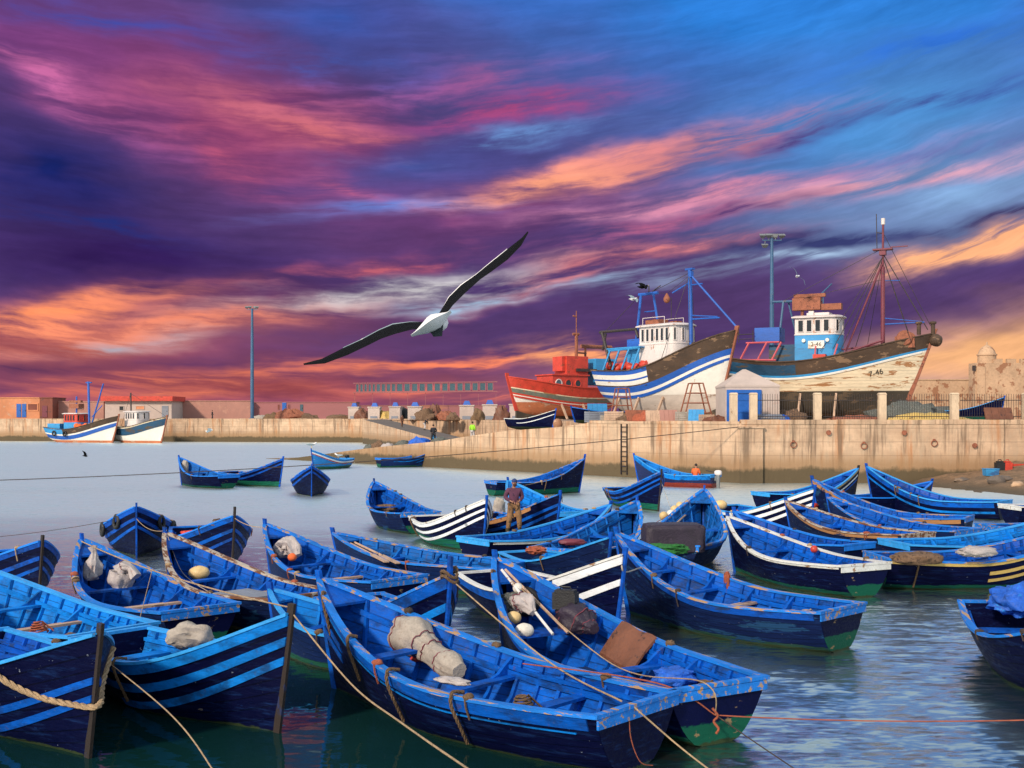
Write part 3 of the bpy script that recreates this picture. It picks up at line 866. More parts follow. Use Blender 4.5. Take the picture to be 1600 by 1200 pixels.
def make_buildings():
    house('harbour_store', 'orange plastered store with two narrow blue doors at the end of the far quay', 'building', -14, 62, 622, 238, 'plaster_orange', 8,
          [('door', 26, 631, 33, 652, 'door_blue'), ('door', 34.5, 631, 41, 652, 'door_blue'), ('window', 43, 630, 60, 642, 'brickred')])
    house('boarded_shed', 'brown red boarded shed beside the orange store', 'building', 62.5, 82, 622, 237, 'brickred', 7, [('door', 66, 634, 74, 652, 'maroon')])
    house('quay_shelter', 'white harbour shelter under a long flat red roof behind the moored trawlers', 'building', 164, 268, 628, 236, 'plaster_white', 8,
          [('window', 186, 634, 194, 642, 'glass'), ('door', 253, 634, 263, 651, 'grey_board'), ('window', 212, 634, 226, 640, 'plaster_orange')], ('red', 1.0))
    house('pink_shed', 'low pinkish shed between the boarded shed and the red roofed shelter', 'building', 86, 162, 628, 240, 'plaster_tan', 6,
          [('door', 88, 630, 91, 650, 'red'), ('window', 118, 633, 130, 640, 'glass')])
    house('harbour_wall', 'long blank tan boundary wall beside the red roofed shelter on the far quay', 'wall', 270, 392, 627, 244, 'plaster_tan', 1.2)
    house('store_row', 'mauve store row with a small blue door behind the net heaps', 'building', 393, 556, 629, 246, 'plaster_pink', 6,
          [('door', 441, 628, 447.5, 642, 'door_blue'), ('window', 434, 632, 437, 640, 'brickred'), ('window', 450, 632, 453, 640, 'brickred'), ('door', 469, 632, 473.5, 643, 'teal_glass')])
    op = []
    x = 556
    for i in range(22):
        wd = 5 if i < 5 else 6.5 if i < 9 else 9.5
        op.append(('window', x, 601.5 - i * 0.10, x + wd, 613.0 - i * 0.12, 'teal_glass'))
        x += wd + (1.4 if i < 9 else 2.3)
    # raised glazed gallery: a thin band of square windows on slender posts
    d = 262
    s = d / F
    x0, x1 = (552 - 800) * s, (x + 4 - 800) * s
    r = tag(empty('glazed_gallery', ((x0 + x1) / 2, d, QZ)), 'long raised gallery of square dusty windows on slender posts along the horizon', 'gallery')
    zc = H + (652 - 606.3) * s - QZ
    wl = x1 - x0
    for zz, tl in ((zc + 1.12, 0.16), (zc - 1.12, 0.16)):
        mb = MB()
        mb.bar((-wl / 2, 0, zz), (wl / 2, 0, zz + 0.35), 0.5, tl)
        mb.build('beam', 'plaster_pink', r)
    for i, (_, a, bb, c, e, mt) in enumerate(op):
        ox, ow = ((a + c) / 2 - 800) * s - (x0 + x1) / 2, (c - a) * s
        dz = 0.35 * (ox + wl / 2) / wl
        fr = MB()
        for q in ((ox, zc + dz + 0.9, ow, 0.12), (ox, zc + dz - 0.9, ow, 0.12), (ox - ow / 2 + .06, zc + dz, 0.12, 1.68), (ox + ow / 2 - .06, zc + dz, 0.12, 1.68)):
            fr.box((q[0], 0, q[1]), (q[2], 0.2, q[3]))
        w = fr.build('window', 'plaster_pink', r)
        pn = MB()
        pn.box((ox, 0.02, zc + dz), (ow - 0.24, 0.08, 1.68))
        pn.build('pane', mt, w)
    for i in range(9):
        mb = MB()
        xx = -wl / 2 + 0.3 + (wl - 0.6) * i / 8
        mb.bar((xx, 0.3, 0), (xx, 0.3, zc - 1.1), 0.07)
        mb.build('post', 'plaster_pink', r)
    house('back_wall', 'low mauve back wall behind the white stalls', 'wall', 556, 790, 634, 264, 'plaster_pink', 1.5)
    # white stalls with a little blue hatch on top
    LAB = ['plain pinkish', 'clean', 'greyed', 'yellow stained', 'wide', 'tall', 'bright white']
    first = None
    beside = ['first beside the net heaps', 'second from the net heaps', 'third from the net heaps', 'just before the ramp head',
              'just past the ramp head', 'between the ramp head and the red ship', 'closest to the red ship bow']
    for i, (a, b, tp) in enumerate([(544, 560, 637), (575, 593, 637), (608, 625, 636.5), (637, 658, 636.5), (718, 740, 634.5), (754, 776, 633.5), (796, 817, 633)]):
        d = 200 - i * 6
        r = house('market_stall', 'white box stall with blue roof hatch, ' + beside[i], 'stall', a, b, tp, d, 'plaster_white', 3.0, group='white box stalls along the harbour front')
        s = d / F
        w, h = (b - a) * s, H + (YH - tp) * s - QZ
        mb = MB()
        hw = w * 0.28
        mb.hexa([(-hw, -0.6, h + .19), (hw, -0.6, h + .19), (hw, 0.8, h + .19), (-hw, 0.8, h + .19), (-hw * .55, -0.4, h + 0.85), (hw * .55, -0.4, h + 0.85), (hw * .55, 0.6, h + 0.85), (-hw * .55, 0.6, h + 0.85)])
        mb.build('roof_hatch', 'ship_blue', r)
        mb = MB()
        mb.box((0, -1.53, 0.35), (w * 0.6, 0.06, 0.5))
        mb.build('serving_shelf', 'grey_board', r)
    # fort at the far end of the shipyard
    s = 190 / F
    root = tag(empty('fort', (((1640 - 800) * s), 196, QZ)), 'old rust stained stone fort with a domed corner turret behind the fence', 'fort')
    x0, x1 = (1524 - 1640) * s, 14.0
    zt = H + (652 - 567) * s - QZ
    mb = MB()
    n = 14
    mb.box(((x0 + x1) / 2, -4.6, zt / 2), (x1 - x0, 2.8, zt))
    mb.box((x0 + 0.9, -6.02, zt * 0.47), (1.4, 0.3, zt * 0.94))
    mb.build('wall', 'fortstone', root)
    for i in range(4):
        mb = MB()
        mb.box((x0 + 3.9 + i * 2.3, -5.6, zt + 0.35), (1.5, 0.7, 0.7))
        mb.build('merlon', 'fortstone', root)
    cx = (1549 - 1640) * s
    mb = MB()
    mb.lathe([(1.5, 0), (1.5, 1.3), (1.65, 1.35), (1.65, 1.55), (1.45, 1.6), (1.25, 2.2), (0.85, 2.75), (0.35, 3.05), (0.16, 3.2), (0.12, 3.6), (0.02, 3.7)], 18, (cx, -4.2, zt))
    mb.build('turret', 'fortstone', root, 40)
    mb = MB()
    mb.box(((1524 - 1640) * s - 0.25, -6.05, zt - 0.9), (0.5, 0.3, 0.9))
    mb.build('gun_port', 'iron', root)
    house('rampart', 'low grey stone rampart running from the fort towards the trawlers', 'wall', 1425, 1523, 594, 200, 'fortstone', 2.5,
          [('window', 1512, 597, 1520, 606, 'fortstone')])


make_buildings()


def lamp_mast(px, ptop, d, label, big):
    s = d / F
    base = Vector(((px - 800) * s, d, QZ))
    h = H + (YH - ptop) * s - QZ
    r = tag(empty('lamp_mast', base), label, 'lamp post')
    mb = MB()
    r0 = 0.34 if not big else 0.24
    mb.lathe([(r0 * 1.7, 0), (r0 * 1.7, 0.25), (r0, 0.3), (r0 * .95, h * 0.5), (r0 * .62, h - 0.3), (r0 * .6, h - 0.1)], 10)
    mb.build('pole', 'steel_blue', r, 40)
    mb = MB()
    hw = 0.95
    mb.bar((-hw, 0, h - 0.35), (hw, 0, h - 0.35), 0.09)
    mb.bar((-hw * .6, 0.3, h - 0.35), (hw * .6, 0.3, h - 0.35), 0.08)
    mb.build('crossbar', 'steel_blue', r)
    for (x, y, z, rx) in [(-0.95, -0.1, 0.1, 0.5), (0.95, -0.1, 0.1, 0.5), (-0.35, -0.15, 0.12, 0.5), (0.4, 0.3, 0.12, -0.5)] + ([(-0.7, 0.1, -0.85, 0.4)] if big else []):
        mb = MB()
        mt = Matrix.Translation((x, y, h + z - 0.1)) @ Matrix.Rotation(rx, 4, 'X')
        q = [mt @ Vector(p) for p in ((-0.18, -0.10, -0.12), (0.18, -0.10, -0.12), (0.18, 0.10, -0.12), (-0.18, 0.10, -0.12), (-0.33, -0.26, 0.22), (0.33, -0.26, 0.22), (0.33, 0.22, 0.22), (-0.33, 0.22, 0.22))]
        mb.hexa(q)
        mb.bar((x, y, h + z - 0.1), (x * .95, 0, h - 0.36), 0.06)
        mb.build('floodlight', 'steel_grey', r)
    return r


lamp_mast(394, 481, 208, 'tall slim blue lamp mast alone on the far quay', False)
lamp_mast(1206, 370, 112, 'blue floodlight mast rising behind the trawler with the brown bulwark', True)


# ------------------------------------------------------------------ fence along the shipyard
def make_fence():
    post = None
    lab = {1146: 'pale concrete fence post in front of the kiosk, beside its blue door', 1177: 'pale concrete fence post in front of the kiosk, at its white wall',
           1277: 'pale concrete fence post below the planked trawler wheelhouse', 1378: 'pale concrete fence post below the planked trawler mast',
           1491: 'pale concrete fence post past the planked trawler bow', 1592: 'pale concrete fence post below the fort'}
    y = 75.6
    for px in (1146, 1177, 1277, 1378, 1491, 1604):
        x = (px - 800) / F * y
        r = empty('fence_post', (x, y, QZ))
        tag(r, lab.get(px, 'pale concrete fence post at the edge below the fort'), 'fence post', 'concrete fence posts on the quay edge')
        mb = MB()
        mb.box((0, 0, 0.97), (0.48, 0.44, 1.94))
        mb.build('shaft', 'concrete', r)
        mb = MB()
        mb.hexa([(-.27, -.25, 1.94), (.27, -.25, 1.94), (.27, .25, 1.94), (-.27, .25, 1.94), (-.2, -.18, 2.06), (.2, -.18, 2.06), (.2, .18, 2.06), (-.2, .18, 2.06)])
        mb.build('capstone', 'concrete', r)
    bays = [(1182, 1271, 'dark iron railing bay below the planked trawler stern'), (1284, 1372, 'dark iron railing bay below the planked trawler hull'),
            (1385, 1485, 'dark iron railing bay below the planked trawler bow'), (1498, 1598, 'dark iron railing bay in front of the fort')]
    for a, b, l in bays:
        x0, x1 = (a - 800) / F * y + 0.1, (b - 800) / F * y - 0.1
        r = tag(empty('iron_railing', ((x0 + x1) / 2, y, QZ)), l, 'railing', 'iron railing bays along the shipyard')
        hw = (x1 - x0) / 2
        mb = MB()
        for z in (0.45, 1.55):
            mb.bar((-hw, 0, z), (hw, 0, z), 0.05, 0.05)
        mb.build('rail', 'iron', r)
        mb = MB()
        k = int(2 * hw / 0.16)
        for i in range(k + 1):
            xx = -hw + 2 * hw * i / k
            mb.bar((xx, 0.035, 0.28), (xx, 0.035, 1.98), 0.022, 0.022)
        mb.build('bar_grille', 'iron', r)


make_fence()


def make_kiosk():
    y = 79.5
    s = y / F
    x0, x1 = (1126 - 800) * s, (1208 - 800) * s
    r = tag(empty('kiosk', ((x0 + x1) / 2, y, QZ)), 'white kiosk with a pyramid roof and a wide blue door', 'kiosk')
    hw, dp = (x1 - x0) / 2, 1.9
    mb = MB()
    mb.box((0, 0, 1.25), (2 * hw, 2 * dp, 2.5))
    mb.build('wall', 'plaster_white', r)
    mb = MB()
    e = 0.04
    mb.add([(-hw - e, -dp - e, 2.5), (hw + e, -dp - e, 2.5), (hw + e, dp + e, 2.5), (-hw - e, dp + e, 2.5), (-hw - e, -dp - e, 2.62), (hw + e, -dp - e, 2.62), (hw + e, dp + e, 2.62), (-hw - e, dp + e, 2.62), (-0.3, -0.1, 3.8), (-0.1, -0.1, 3.8), (-0.1, .1, 3.8), (-.3, .1, 3.8)],
           [(3, 2, 1, 0), (0, 1, 5, 4), (1, 2, 6, 5), (2, 3, 7, 6), (3, 0, 4, 7), (4, 5, 9, 8), (5, 6, 10, 9), (6, 7, 11, 10), (7, 4, 8, 11), (8, 9, 10, 11)])
    mb.build('roof', 'plaster_white', r)
    mb = MB()
    dx0, dx1 = -hw + 0.06, -hw + 2.45
    for q in ((dx0 + .16, 1.15, .32, 2.3), (dx1 - .16, 1.15, .32, 2.3), ((dx0 + dx1) / 2, 2.18, dx1 - dx0 - .64, .24)):
        mb.box((q[0], -dp - 0.06, q[1]), (q[2], 0.14, q[3]))
    fr = mb.build('door_frame', 'door_blue', r)
    mb = MB()
    mb.box(((dx0 + dx1) / 2, -dp - 0.02, 1.02), (dx1 - dx0 - .64, 0.06, 2.04))
    for z in (0.75, 1.6):
        mb.box(((dx0 + dx1) / 2, -dp - 0.06, z), (dx1 - dx0 - .7, 0.04, 0.07))
    dr = mb.build('door', 'door_blue', r)
    mb = MB()
    mb.box(((dx0 + dx1) / 2 + 0.55, -dp - 0.09, 1.1), (0.06, 0.06, 0.2))
    mb.build('handle', 'iron', dr)


make_kiosk()

# ------------------------------------------------------------------ hull shape shared by the open boats and the trawlers
class Hull:
    def __init__(s, L, B, zst, zm, zb, rake, zk=-0.25, smid=0.36, stern=0.76, full=0.36, bowp=2.3, trake=0.10, kst=0.18, kbow=0.1, vee=0.50, bowe=0.78):
        s.vee, s.bowe = vee, bowe
        s.L, s.B, s.zst, s.zm, s.zb, s.rake, s.zk0, s.smid, s.stern, s.full, s.bowp, s.trake, s.kst, s.kbow = L, B, zst, zm, zb, rake, zk, smid, stern, full, bowp, trake, kst, kbow

    def sheer(s, t):
        if t < s.smid:
            return s.zm + (s.zst - s.zm) * ((s.smid - t) / s.smid) ** 1.8
        return s.zm + (s.zb - s.zm) * ((t - s.smid) / (1 - s.smid)) ** 1.95

    def keel(s, t):
        z = s.zk0
        if t < 0.3:
            z += s.kst * ((0.3 - t) / 0.3) ** 1.6
        if t > 0.75:
            z += s.kbow * ((t - 0.75) / 0.25) ** 2
        return z

    def beam(s, t):
        if t < 0.45:
            f = s.stern + (1 - s.stern) * math.sin(math.pi / 2 * t / 0.45)
        else:
            q = (t - 0.45) / 0.55
            f = max(0.0, 1 - q ** s.bowp) ** s.bowe
        return s.B / 2 * f

    def y(s, t, z):
        zk, zs = s.keel(t), s.sheer(t)
        k = min(max((z - zk) / (zs - zk), 0), 1)
        p = s.full + (s.vee * max(0, (t - 0.45) / 0.55) ** 1.6 if t > 0.45 else 0.08 * (1 - t / 0.45))
        return s.beam(t) * k ** p

    def x(s, t, z):
        r = z / s.zb
        return t * (s.L - s.rake) + s.rake * r * t ** 5 - s.trake * max(r, 0) * (1 - t) ** 5

    def p(s, t, z, side=1, off=0.0):
        return Vector((s.x(t, z), side * max(s.y(t, z) + off, 0.0), z))


def stations(n, a=0.0, b=1.0):
    return [a + (b - a) * (1 - (1 - i / n) ** 1.35) for i in range(n + 1)]


def hull_skin(h, mb, ts, rows, band_mi):
    """outer skin, port and starboard; rows(t) -> list of heights from the sheer to the keel; band_mi(row, t) -> material slot."""
    for side in (1, -1):
        vs, k = [], None
        for t in ts:
            zz = rows(t)
            k = len(zz)
            vs += [h.p(t, z, side) for z in zz]
        o = len(mb.v)
        mb.v += [tuple(v) for v in vs]
        mb.row = getattr(mb, 'row', []) + [q + 0.01 for _ in ts for q in range(k)]
        for i in range(len(ts) - 1):
            for j in range(k - 1):
                a, b, c, d = i * k + j, (i + 1) * k + j, (i + 1) * k + j + 1, i * k + j + 1
                q = (a, d, c, b) if side > 0 else (a, b, c, d)
                mb.f.append(tuple(v + o for v in q))
                mb.m.append(band_mi(j, (ts[i] + ts[i + 1]) / 2))


def strip(h, mb, side, t0, t1, fn_o, n=16, mi=None):
    """closed four-cornered batten following the hull; fn_o(t) -> four points for that station (on the given side)."""
    rg = [fn_o(t0 + (t1 - t0) * i / n, side) for i in range(n + 1)]
    mb.rings(rg, mi, flip=(side > 0))


BOATS = {}
GRP = 'blue open fishing boats moored in the harbour'


def boat(key, label, bow, stern=None, head=None, L=None, zb=None, zs=0.80, B=None, inner='blue', rail='rail_blue', hull='navy', strakes=(), smat='blue',
         seats=None, seatmat='blue', fine=True, z0=0.0, cat='rowing boat', roll=0.0, stem=None, slen=None, Lt=5.6, group=GRP, sideonly=None, hi=0.13, dist=None):
    if stern is not None:
        best = None
        S = at(stern[0], stern[1], zs + z0)
        for i in range(60):
            q = 1.30 + i * 0.014
            if zb is not None:
                q = zb
            P = at(bow[0], bow[1], q + z0)
            D = P - S
            D.z = 0
            cost = abs(D.length - Lt) / 0.9 + abs(q - 1.70) / 0.16
            if best is None or cost < best[0]:
                best = (cost, q, P, D)
        _, zb, P, D = best
        L = D.length
        d = D.normalized()
        base = Vector((S.x, S.y, z0))
    else:
        zb = zb or 1.66
        P = at(bow[0], bow[1], zb + z0) if dist is None else atd(bow[0], bow[1], dist)
        d = Vector((head[0], head[1], 0)).normalized()
        base = P - d * L
        base.z = z0
    if inner == 'blue':
        inner = ('blue', 'faded', 'strong', 'blue')[sum(map(ord, key)) % 4]
    B = B or min(2.35, max(1.8, 0.40 * L))
    zm = 0.74 if zs > 0.7 else zs - 0.04
    h = Hull(L, B, zs, zm, zb, 0.36 * L / 5.6, full=0.30, stern=0.72, bowp=1.95, bowe=0.86)
    stem = stem or ('stem' if fine and inner == 'deep' else 'deep')
    rz = math.atan2(d.y, d.x)
    root = tag(empty('fishing_boat', base, rz), label, cat, group)
    root.rotation_euler = (R(roll), 0, rz)
    BOATS[key] = (root, h)
    print('BOAT %s L=%.2f zb=%.2f x=%.1f y=%.1f dir=%.0f' % (key, L, zb, base.x, base.y, math.degrees(rz)))
    ns = 26 if fine else 16
    ts = stations(ns)

    def rows(t):
        zt, zk = h.sheer(t), h.keel(t)
        return [zt + (zk - zt) * (j / 9) ** 0.9 for j in range(10)]
    mb = MB()
    hull_skin(h, mb, ts, rows, lambda j, t: 0)
    mb.build('hull', hull, root, 50)
    # transom board
    mb = MB()
    zz = [h.sheer(0) - 0.005 + (h.keel(0) - h.sheer(0)) * j / 8 for j in range(9)]
    out = [h.p(0, z, 1) for z in zz] + [h.p(0, z, -1) for z in zz[::-1][1:]]
    ft = [Vector((v.x - 0.012, v.y, v.z)) for v in out]
    bk = [Vector((v.x + 0.045, v.y * 0.97, v.z)) for v in out]
    n = len(out)
    mb.add(ft + bk, [tuple(range(n)), tuple(range(2 * n - 1, n - 1, -1))] + [(i, i + n, (i + 1) % n + n, (i + 1) % n) for i in range(n)])
    tr = mb.build('transom', 'tr_green' if hull in ('navy_green', 'navy_green_high', 'old_navy_green', 'mid_hull') else hull, root)
    mb = MB()
    a, b = h.p(0, zs, 1), h.p(0, zs, -1)
    mb.box(((a.x + 0.0), 0, zs + 0.012), (0.10, abs(a.y) * 2 + 0.06, 0.05))
    mb.box(((a.x - 0.027), 0, zs - 0.085), (0.03, abs(a.y) * 1.98, 0.13))
    mb.build('transom_cap', rail, tr)
    # inner planking and floor
    T = 0.05
    zf = 0.13
    ti = stations(ns, 0.012, 0.972)

    def inn(t, z, side, off=T):
        return Vector((h.x(t, z), side * max(h.y(t, z) - off, 0.004), z))
    mb = MB()
    for side in (1, -1):
        vs = []
        for t in ti:
            zt = h.sheer(t) - 0.01
            vs += [inn(t, zt + (zf - zt) * j / 6, side) for j in range(7)]
        o = len(mb.v)
        mb.v += [tuple(v) for v in vs]
        mb.row = getattr(mb, 'row', []) + [q + 0.01 for _ in ti for q in range(7)]
        for i in range(ns):
            for j in range(6):
                a, b, c, e = i * 7 + j, (i + 1) * 7 + j, (i + 1) * 7 + j + 1, i * 7 + j + 1
                q = (a, b, c, e) if side > 0 else (a, e, c, b)
                mb.f.append(tuple(v + o for v in q))
                mb.m.append(0)
    mb.build('inner_planking', inner, root, 50)
    mb = MB()
    vs = []
    for t in ti:
        vs += [inn(t, zf, 1, 0.03), inn(t, zf, -1, 0.03)]
    mb.add(vs, [(2 * i, 2 * i + 1, 2 * i + 3, 2 * i + 2) for i in range(ns)])
    mb.build('floor', 'floor', root)
    if fine:
        rb = random.Random(key + 'b')
        for k in range(4):
            t0, t1 = rb.uniform(0.06, 0.2), rb.uniform(0.55, 0.78)
            yy = -0.42 + k * 0.28 + rb.uniform(-0.03, 0.03)
            xa, xb = h.x(t0, zf), h.x(t1, zf)
            mb = MB()
            mb.box(((xa + xb) / 2, yy, zf + 0.075), (xb - xa, 0.20, 0.025), rb.uniform(-0.02, 0.02))
            mb.build('bottom_board', rb.choice(('board', 'board', 'floor')), root)
    # gunwale caps
    for side in (1, -1):
        mb = MB()
        capo, capi = 0.035, 0.085

        def cap(t, sd):
            z = h.sheer(t)
            y = h.y(t, z)
            yi = max(y - capi, 0.0)
            x = h.x(t, z)
            return [Vector((x, sd * (y + capo), z - 0.018)), Vector((x, sd * (y + capo), z + 0.028)), Vector((x, sd * yi, z + 0.028)), Vector((x, sd * yi, z - 0.018))]
        rg = [cap(t, side) for t in stations(ns, -0.004, 0.992)]
        mb.rings(rg, flip=(side > 0))
        mb.build('gunwale', rail, root, 35)
    # stem post
    mb = MB()
    rg = []
    for i in range(9):
        z = h.keel(1) + (h.zb + hi - h.keel(1)) * i / 8
        x = h.x(1, min(z, h.zb * 1.12))
        w = 0.031
        rg.append([Vector((x - 0.09, -w, z)), Vector((x + 0.035, -w * .7, z)), Vector((x + 0.035, w * .7, z)), Vector((x - 0.09, w, z))])
    mb.rings(rg)
    mb.build('stem_post', stem, root)
    # breasthook
    mb = MB()
    q = []
    for t in (0.90, 0.985):
        z = h.sheer(t) - 0.03
        q.append((h.x(t, z), max(h.y(t, z) - 0.04, 0.01), z))
    (xa, ya, za), (xb, yb, zb_) = q
    mb.hexa([(xa, -ya, za - .04), (xb, -yb, zb_ - .04), (xb, yb, zb_ - .04), (xa, ya, za - .04), (xa, -ya, za), (xb, -yb, zb_), (xb, yb, zb_), (xa, ya, za)])
    mb.build('breasthook', inner, root)
    # ribs: one bent frame from rail to rail each
    nr = 13 if fine else 8
    for i in range(nr):
        t = 0.06 + 0.84 * i / (nr - 1)
        mb = MB()
        path = []
        zt = h.sheer(t) - 0.03
        for side, rng in ((1, range(6)), (-1, range(5, -1, -1))):
            for j in rng:
                z = zt + (zf - zt) * j / 5
                o = inn(t, z, side)
                path.append((o, Vector((o.x, side * max(abs(o.y) - 0.055, 0.0), o.z + (0.05 if j == 5 else 0)))))
        rg = []
        for o, q in path:
            dx = Vector((0.03, 0, 0))
            rg.append([o - dx, o + dx, q + dx, q - dx])
        mb.rings(rg)
        mb.build('rib', inner, root)
    # stringers
    if fine:
        for side in (1, -1):
            mb = MB()

            def stf(t, sd):
                z = h.sheer(t) - 0.24
                y = max(h.y(t, z) - T - 0.05, 0.02)
                x = h.x(t, z)
                return [Vector((x, sd * y, z - 0.045)), Vector((x, sd * y, z + 0.045)), Vector((x, sd * max(y - 0.025, 0), z + 0.045)), Vector((x, sd * max(y - 0.025, 0), z - 0.045))]
            strip(h, mb, side, 0.03, 0.93, stf, 18)
            mb.build('stringer', inner, root, 35)
            # inwale under the cap, aft half: leaves the row of dark slots
            mb = MB()

            def inw(t, sd):
                z = h.sheer(t) - 0.155
                y = max(h.y(t, z) - T - 0.055, 0.02)
                x = h.x(t, z)
                return [Vector((x, sd * y, z - 0.03)), Vector((x, sd * y, z + 0.03)), Vector((x, sd * (y - 0.03), z + 0.03)), Vector((x, sd * (y - 0.03), z - 0.03))]
            strip(h, mb, side, 0.02, 0.52, inw, 12)
            mb.build('inwale', inner, root, 35)
    # seats with their knees
    seats = seats or ((0.13, 0.30), (0.30, 0.20), (0.50, 0.20), (0.71, 0.22))
    for i, (t, w) in enumerate(seats):
        zt = h.sheer(t) - 0.27
        mb = MB()
        ya, yb = h.y(t - w / 2 / L, zt) - T - 0.005, h.y(t + w / 2 / L, zt) - T - 0.005
        x = h.x(t, zt)
        mb.hexa([(x - w / 2, -ya, zt - .045), (x + w / 2, -yb, zt - .045), (x + w / 2, yb, zt - .045), (x - w / 2, ya, zt - .045), (x - w / 2, -ya, zt), (x + w / 2, -yb, zt), (x + w / 2, yb, zt), (x - w / 2, ya, zt)])
        sm = seatmat[i % len(seatmat)] if isinstance(seatmat, (list, tuple)) else seatmat
        st = mb.build('seat', sm, root)
        if fine and i > 0:
            for side in (1, -1):
                mb = MB()
                z2 = h.sheer(t) - 0.02
                y0, y1 = h.y(t, zt) - T - 0.03, h.y(t, z2) - T - 0.03
                pts = [(y0 - 0.36, zt), (y0 - 0.22, zt + 0.045), (y0 - 0.11, zt + 0.13), (y1 - 0.075, z2 - 0.03), (y1 - 0.01, z2), (y1, z2), (y0, zt)]
                k = len(pts)
                vs = [(x + w * .2, side * a, b) for a, b in pts] + [(x + w * .2 + 0.06, side * a, b) for a, b in pts]
                fs = [tuple(range(k)), tuple(range(2 * k - 1, k - 1, -1))] + [(j, j + k, (j + 1) % k + k, (j + 1) % k) for j in range(k)]
                if side < 0:
                    fs = [f[::-1] for f in fs]
                mb.add(vs, fs)
                mb.build('knee', inner, st)
    # rope lashings knotted on the rails
    rr = random.Random(key)
    for i in range(rr.choice((2, 3, 4)) if fine else 1):
        t, sd = rr.uniform(0.15, 0.95), rr.choice((1, -1))
        z = h.sheer(t)
        mb = MB()
        w = rr.uniform(0.035, 0.06)
        y = h.y(t, z)
        mb.blob((h.x(t, z), sd * (y - 0.02), z + 0.035), (w * 1.5, 0.075, w), i, 0.3, 3, 7, 0, None, None, 0.6)
        ln = rr.uniform(0.1, 0.3)
        mb.tube([(h.x(t, z), sd * (y + 0.05), z + 0.03), (h.x(t, z) + 0.02, sd * (h.y(t, z - .1) + 0.05), z - 0.1), (h.x(t, z) + 0.03, sd * (h.y(t, z - ln) + 0.045), z - ln)], 0.014, 5)
        mb.build('rope_lashing', rr.choice(('rope', 'rope', 'rope_tan', 'rope_red', 'rope_dark')), root, 60)
    # rubbing strakes outside
    for (d0, d1, t0, t1, mt) in strakes:
        for side in (1, -1):
            if sideonly and side != sideonly:
                continue
            mb = MB()

            def stk(t, sd):
                r = []
                zt = h.sheer(t)
                for dd, off in ((d1, -0.01), (d1, 0.022), (d0, 0.022), (d0, -0.01)):
                    z = zt - dd
                    q = h.p(t, z)
                    r.append(Vector((q.x, sd * (q.y + off), z)))
                return r
            strip(h, mb, side, t0, t1, stk, 18)
            mb.build('rubbing_strake', mt, root, 35)
    return root


def bl(key, t, yf, dz=0.0, z=None):
    """world point in a boat: t along it from the stern, yf across (-1..1, + is its port side), height above the rail line or absolute."""
    root, h = BOATS[key]
    zz = (h.sheer(t) + dz) if z is None else z
    q = Vector((h.x(t, zz), yf * h.y(t, zz), zz))
    mt = Matrix.Translation(root.location) @ root.rotation_euler.to_matrix().to_4x4()
    return mt @ q


def K2(m, a=0.05, b=0.45):         # two strakes
    return ((0.02, 0.13, a, 0.995, m), (0.27, 0.37, b, 0.995, m))


def K3(m, a=0.05, b=0.5):
    return ((0.02, 0.13, a, 0.995, m), (0.27, 0.36, b, 0.995, m), (0.50, 0.59, b + 0.02, 0.995, m))


W4 = ('blue', 'wood', 'wood', 'blue')
# nearest row
boat('K', 'big blue boat carrying a roped pale canvas bundle, brown fender ropes on its side', (497, 903), (992, 1100), inner='blue', rail='rail_tan', hull='navy', strakes=((0.03, 0.19, 0.02, 0.995, 'blue'), (0.235, 0.255, 0.05, 0.9, 'light'), (0.5, 0.62, 0.86, 0.995, 'blue'), (0.74, 0.86, 0.88, 0.995, 'blue')), seats=((0.27, 0.22), (0.50, 0.22), (0.73, 0.26)), stem='blue', Lt=5.9)
boat('L', 'blue boat holding floats, a dark net bundle and a brown panel, broad open stern', (772, 870), (1119, 1069), inner='blue', rail='rail_tan', hull='navy_green', strakes=((0.03, 0.16, 0.02, 0.995, 'deep'),), seats=((0.09, 0.25), (0.27, 0.22), (0.43, 0.22), (0.72, 0.4)), seatmat=('blue', 'blue', 'blue', 'deep'), stem='blue', Lt=6.2)
boat('A', 'dark boat with a thick rope garland slung round its bow', (158, 990), head=(0.68, -0.73), L=5.8, zb=1.66, rail='rail_light', hull='navy', inner='deep', strakes=((0.56, 0.66, 0.3, 0.995, 'blue'), (0.80, 0.90, 0.3, 0.995, 'blue')))
boat('B', 'light blue boat with two bright strakes and a white sack at its stern', (457, 958), (176, 990), inner='light', rail='rail_light', hull='navy', strakes=((0.02, 0.17, 0.02, 0.995, 'light'), (0.32, 0.45, 0.12, 0.995, 'light'), (0.60, 0.72, 0.35, 0.995, 'light')), Lt=5.2, stem='stem', seatmat='light')
boat('C', 'blue boat with bare wood seats and dark stern corner behind the rope garland boat', (-70, 872), (176, 984), inner='light', rail='rail_light', hull='navy', seatmat=('light', 'wood', 'wood', 'light'), Lt=5.8)
boat('D', 'blue boat with two white plastic bundles near its bow', (127, 842), (312, 950), inner='blue', rail='rail_tan', hull='mid_hull', seatmat=('blue', 'wood', 'wood', 'blue'))
boat('G', 'blue boat with flaking white rail and a grey board deck', (257, 832), (476, 930), inner='blue', rail='rust_white', hull='old_navy', seatmat=W4)
boat('H', 'blue boat with a white net bundle in its bow and bare wood seats', (413, 818), (622, 904), inner='blue', rail='rail_tan', hull='mid_hull', seatmat=W4)
boat('I', 'low blue boat with long oars laid along its side', (519, 832), (792, 884), inner='blue', rail='rail_tan', hull='mid_hull', seatmat=('blue', 'wood', 'blue', 'blue'), zs=0.72, hi=0.14, zb=1.25)
boat('J', 'dark bow with a bright blue top strake, rope looped round its stem post', (704, 898), (548, 932), inner='blue', rail='rail_tan', hull='navy', strakes=((0.02, 0.22, 0.02, 0.995, 'blue'), (0.46, 0.60, 0.55, 0.995, 'light')), Lt=5.0, hi=0.30)
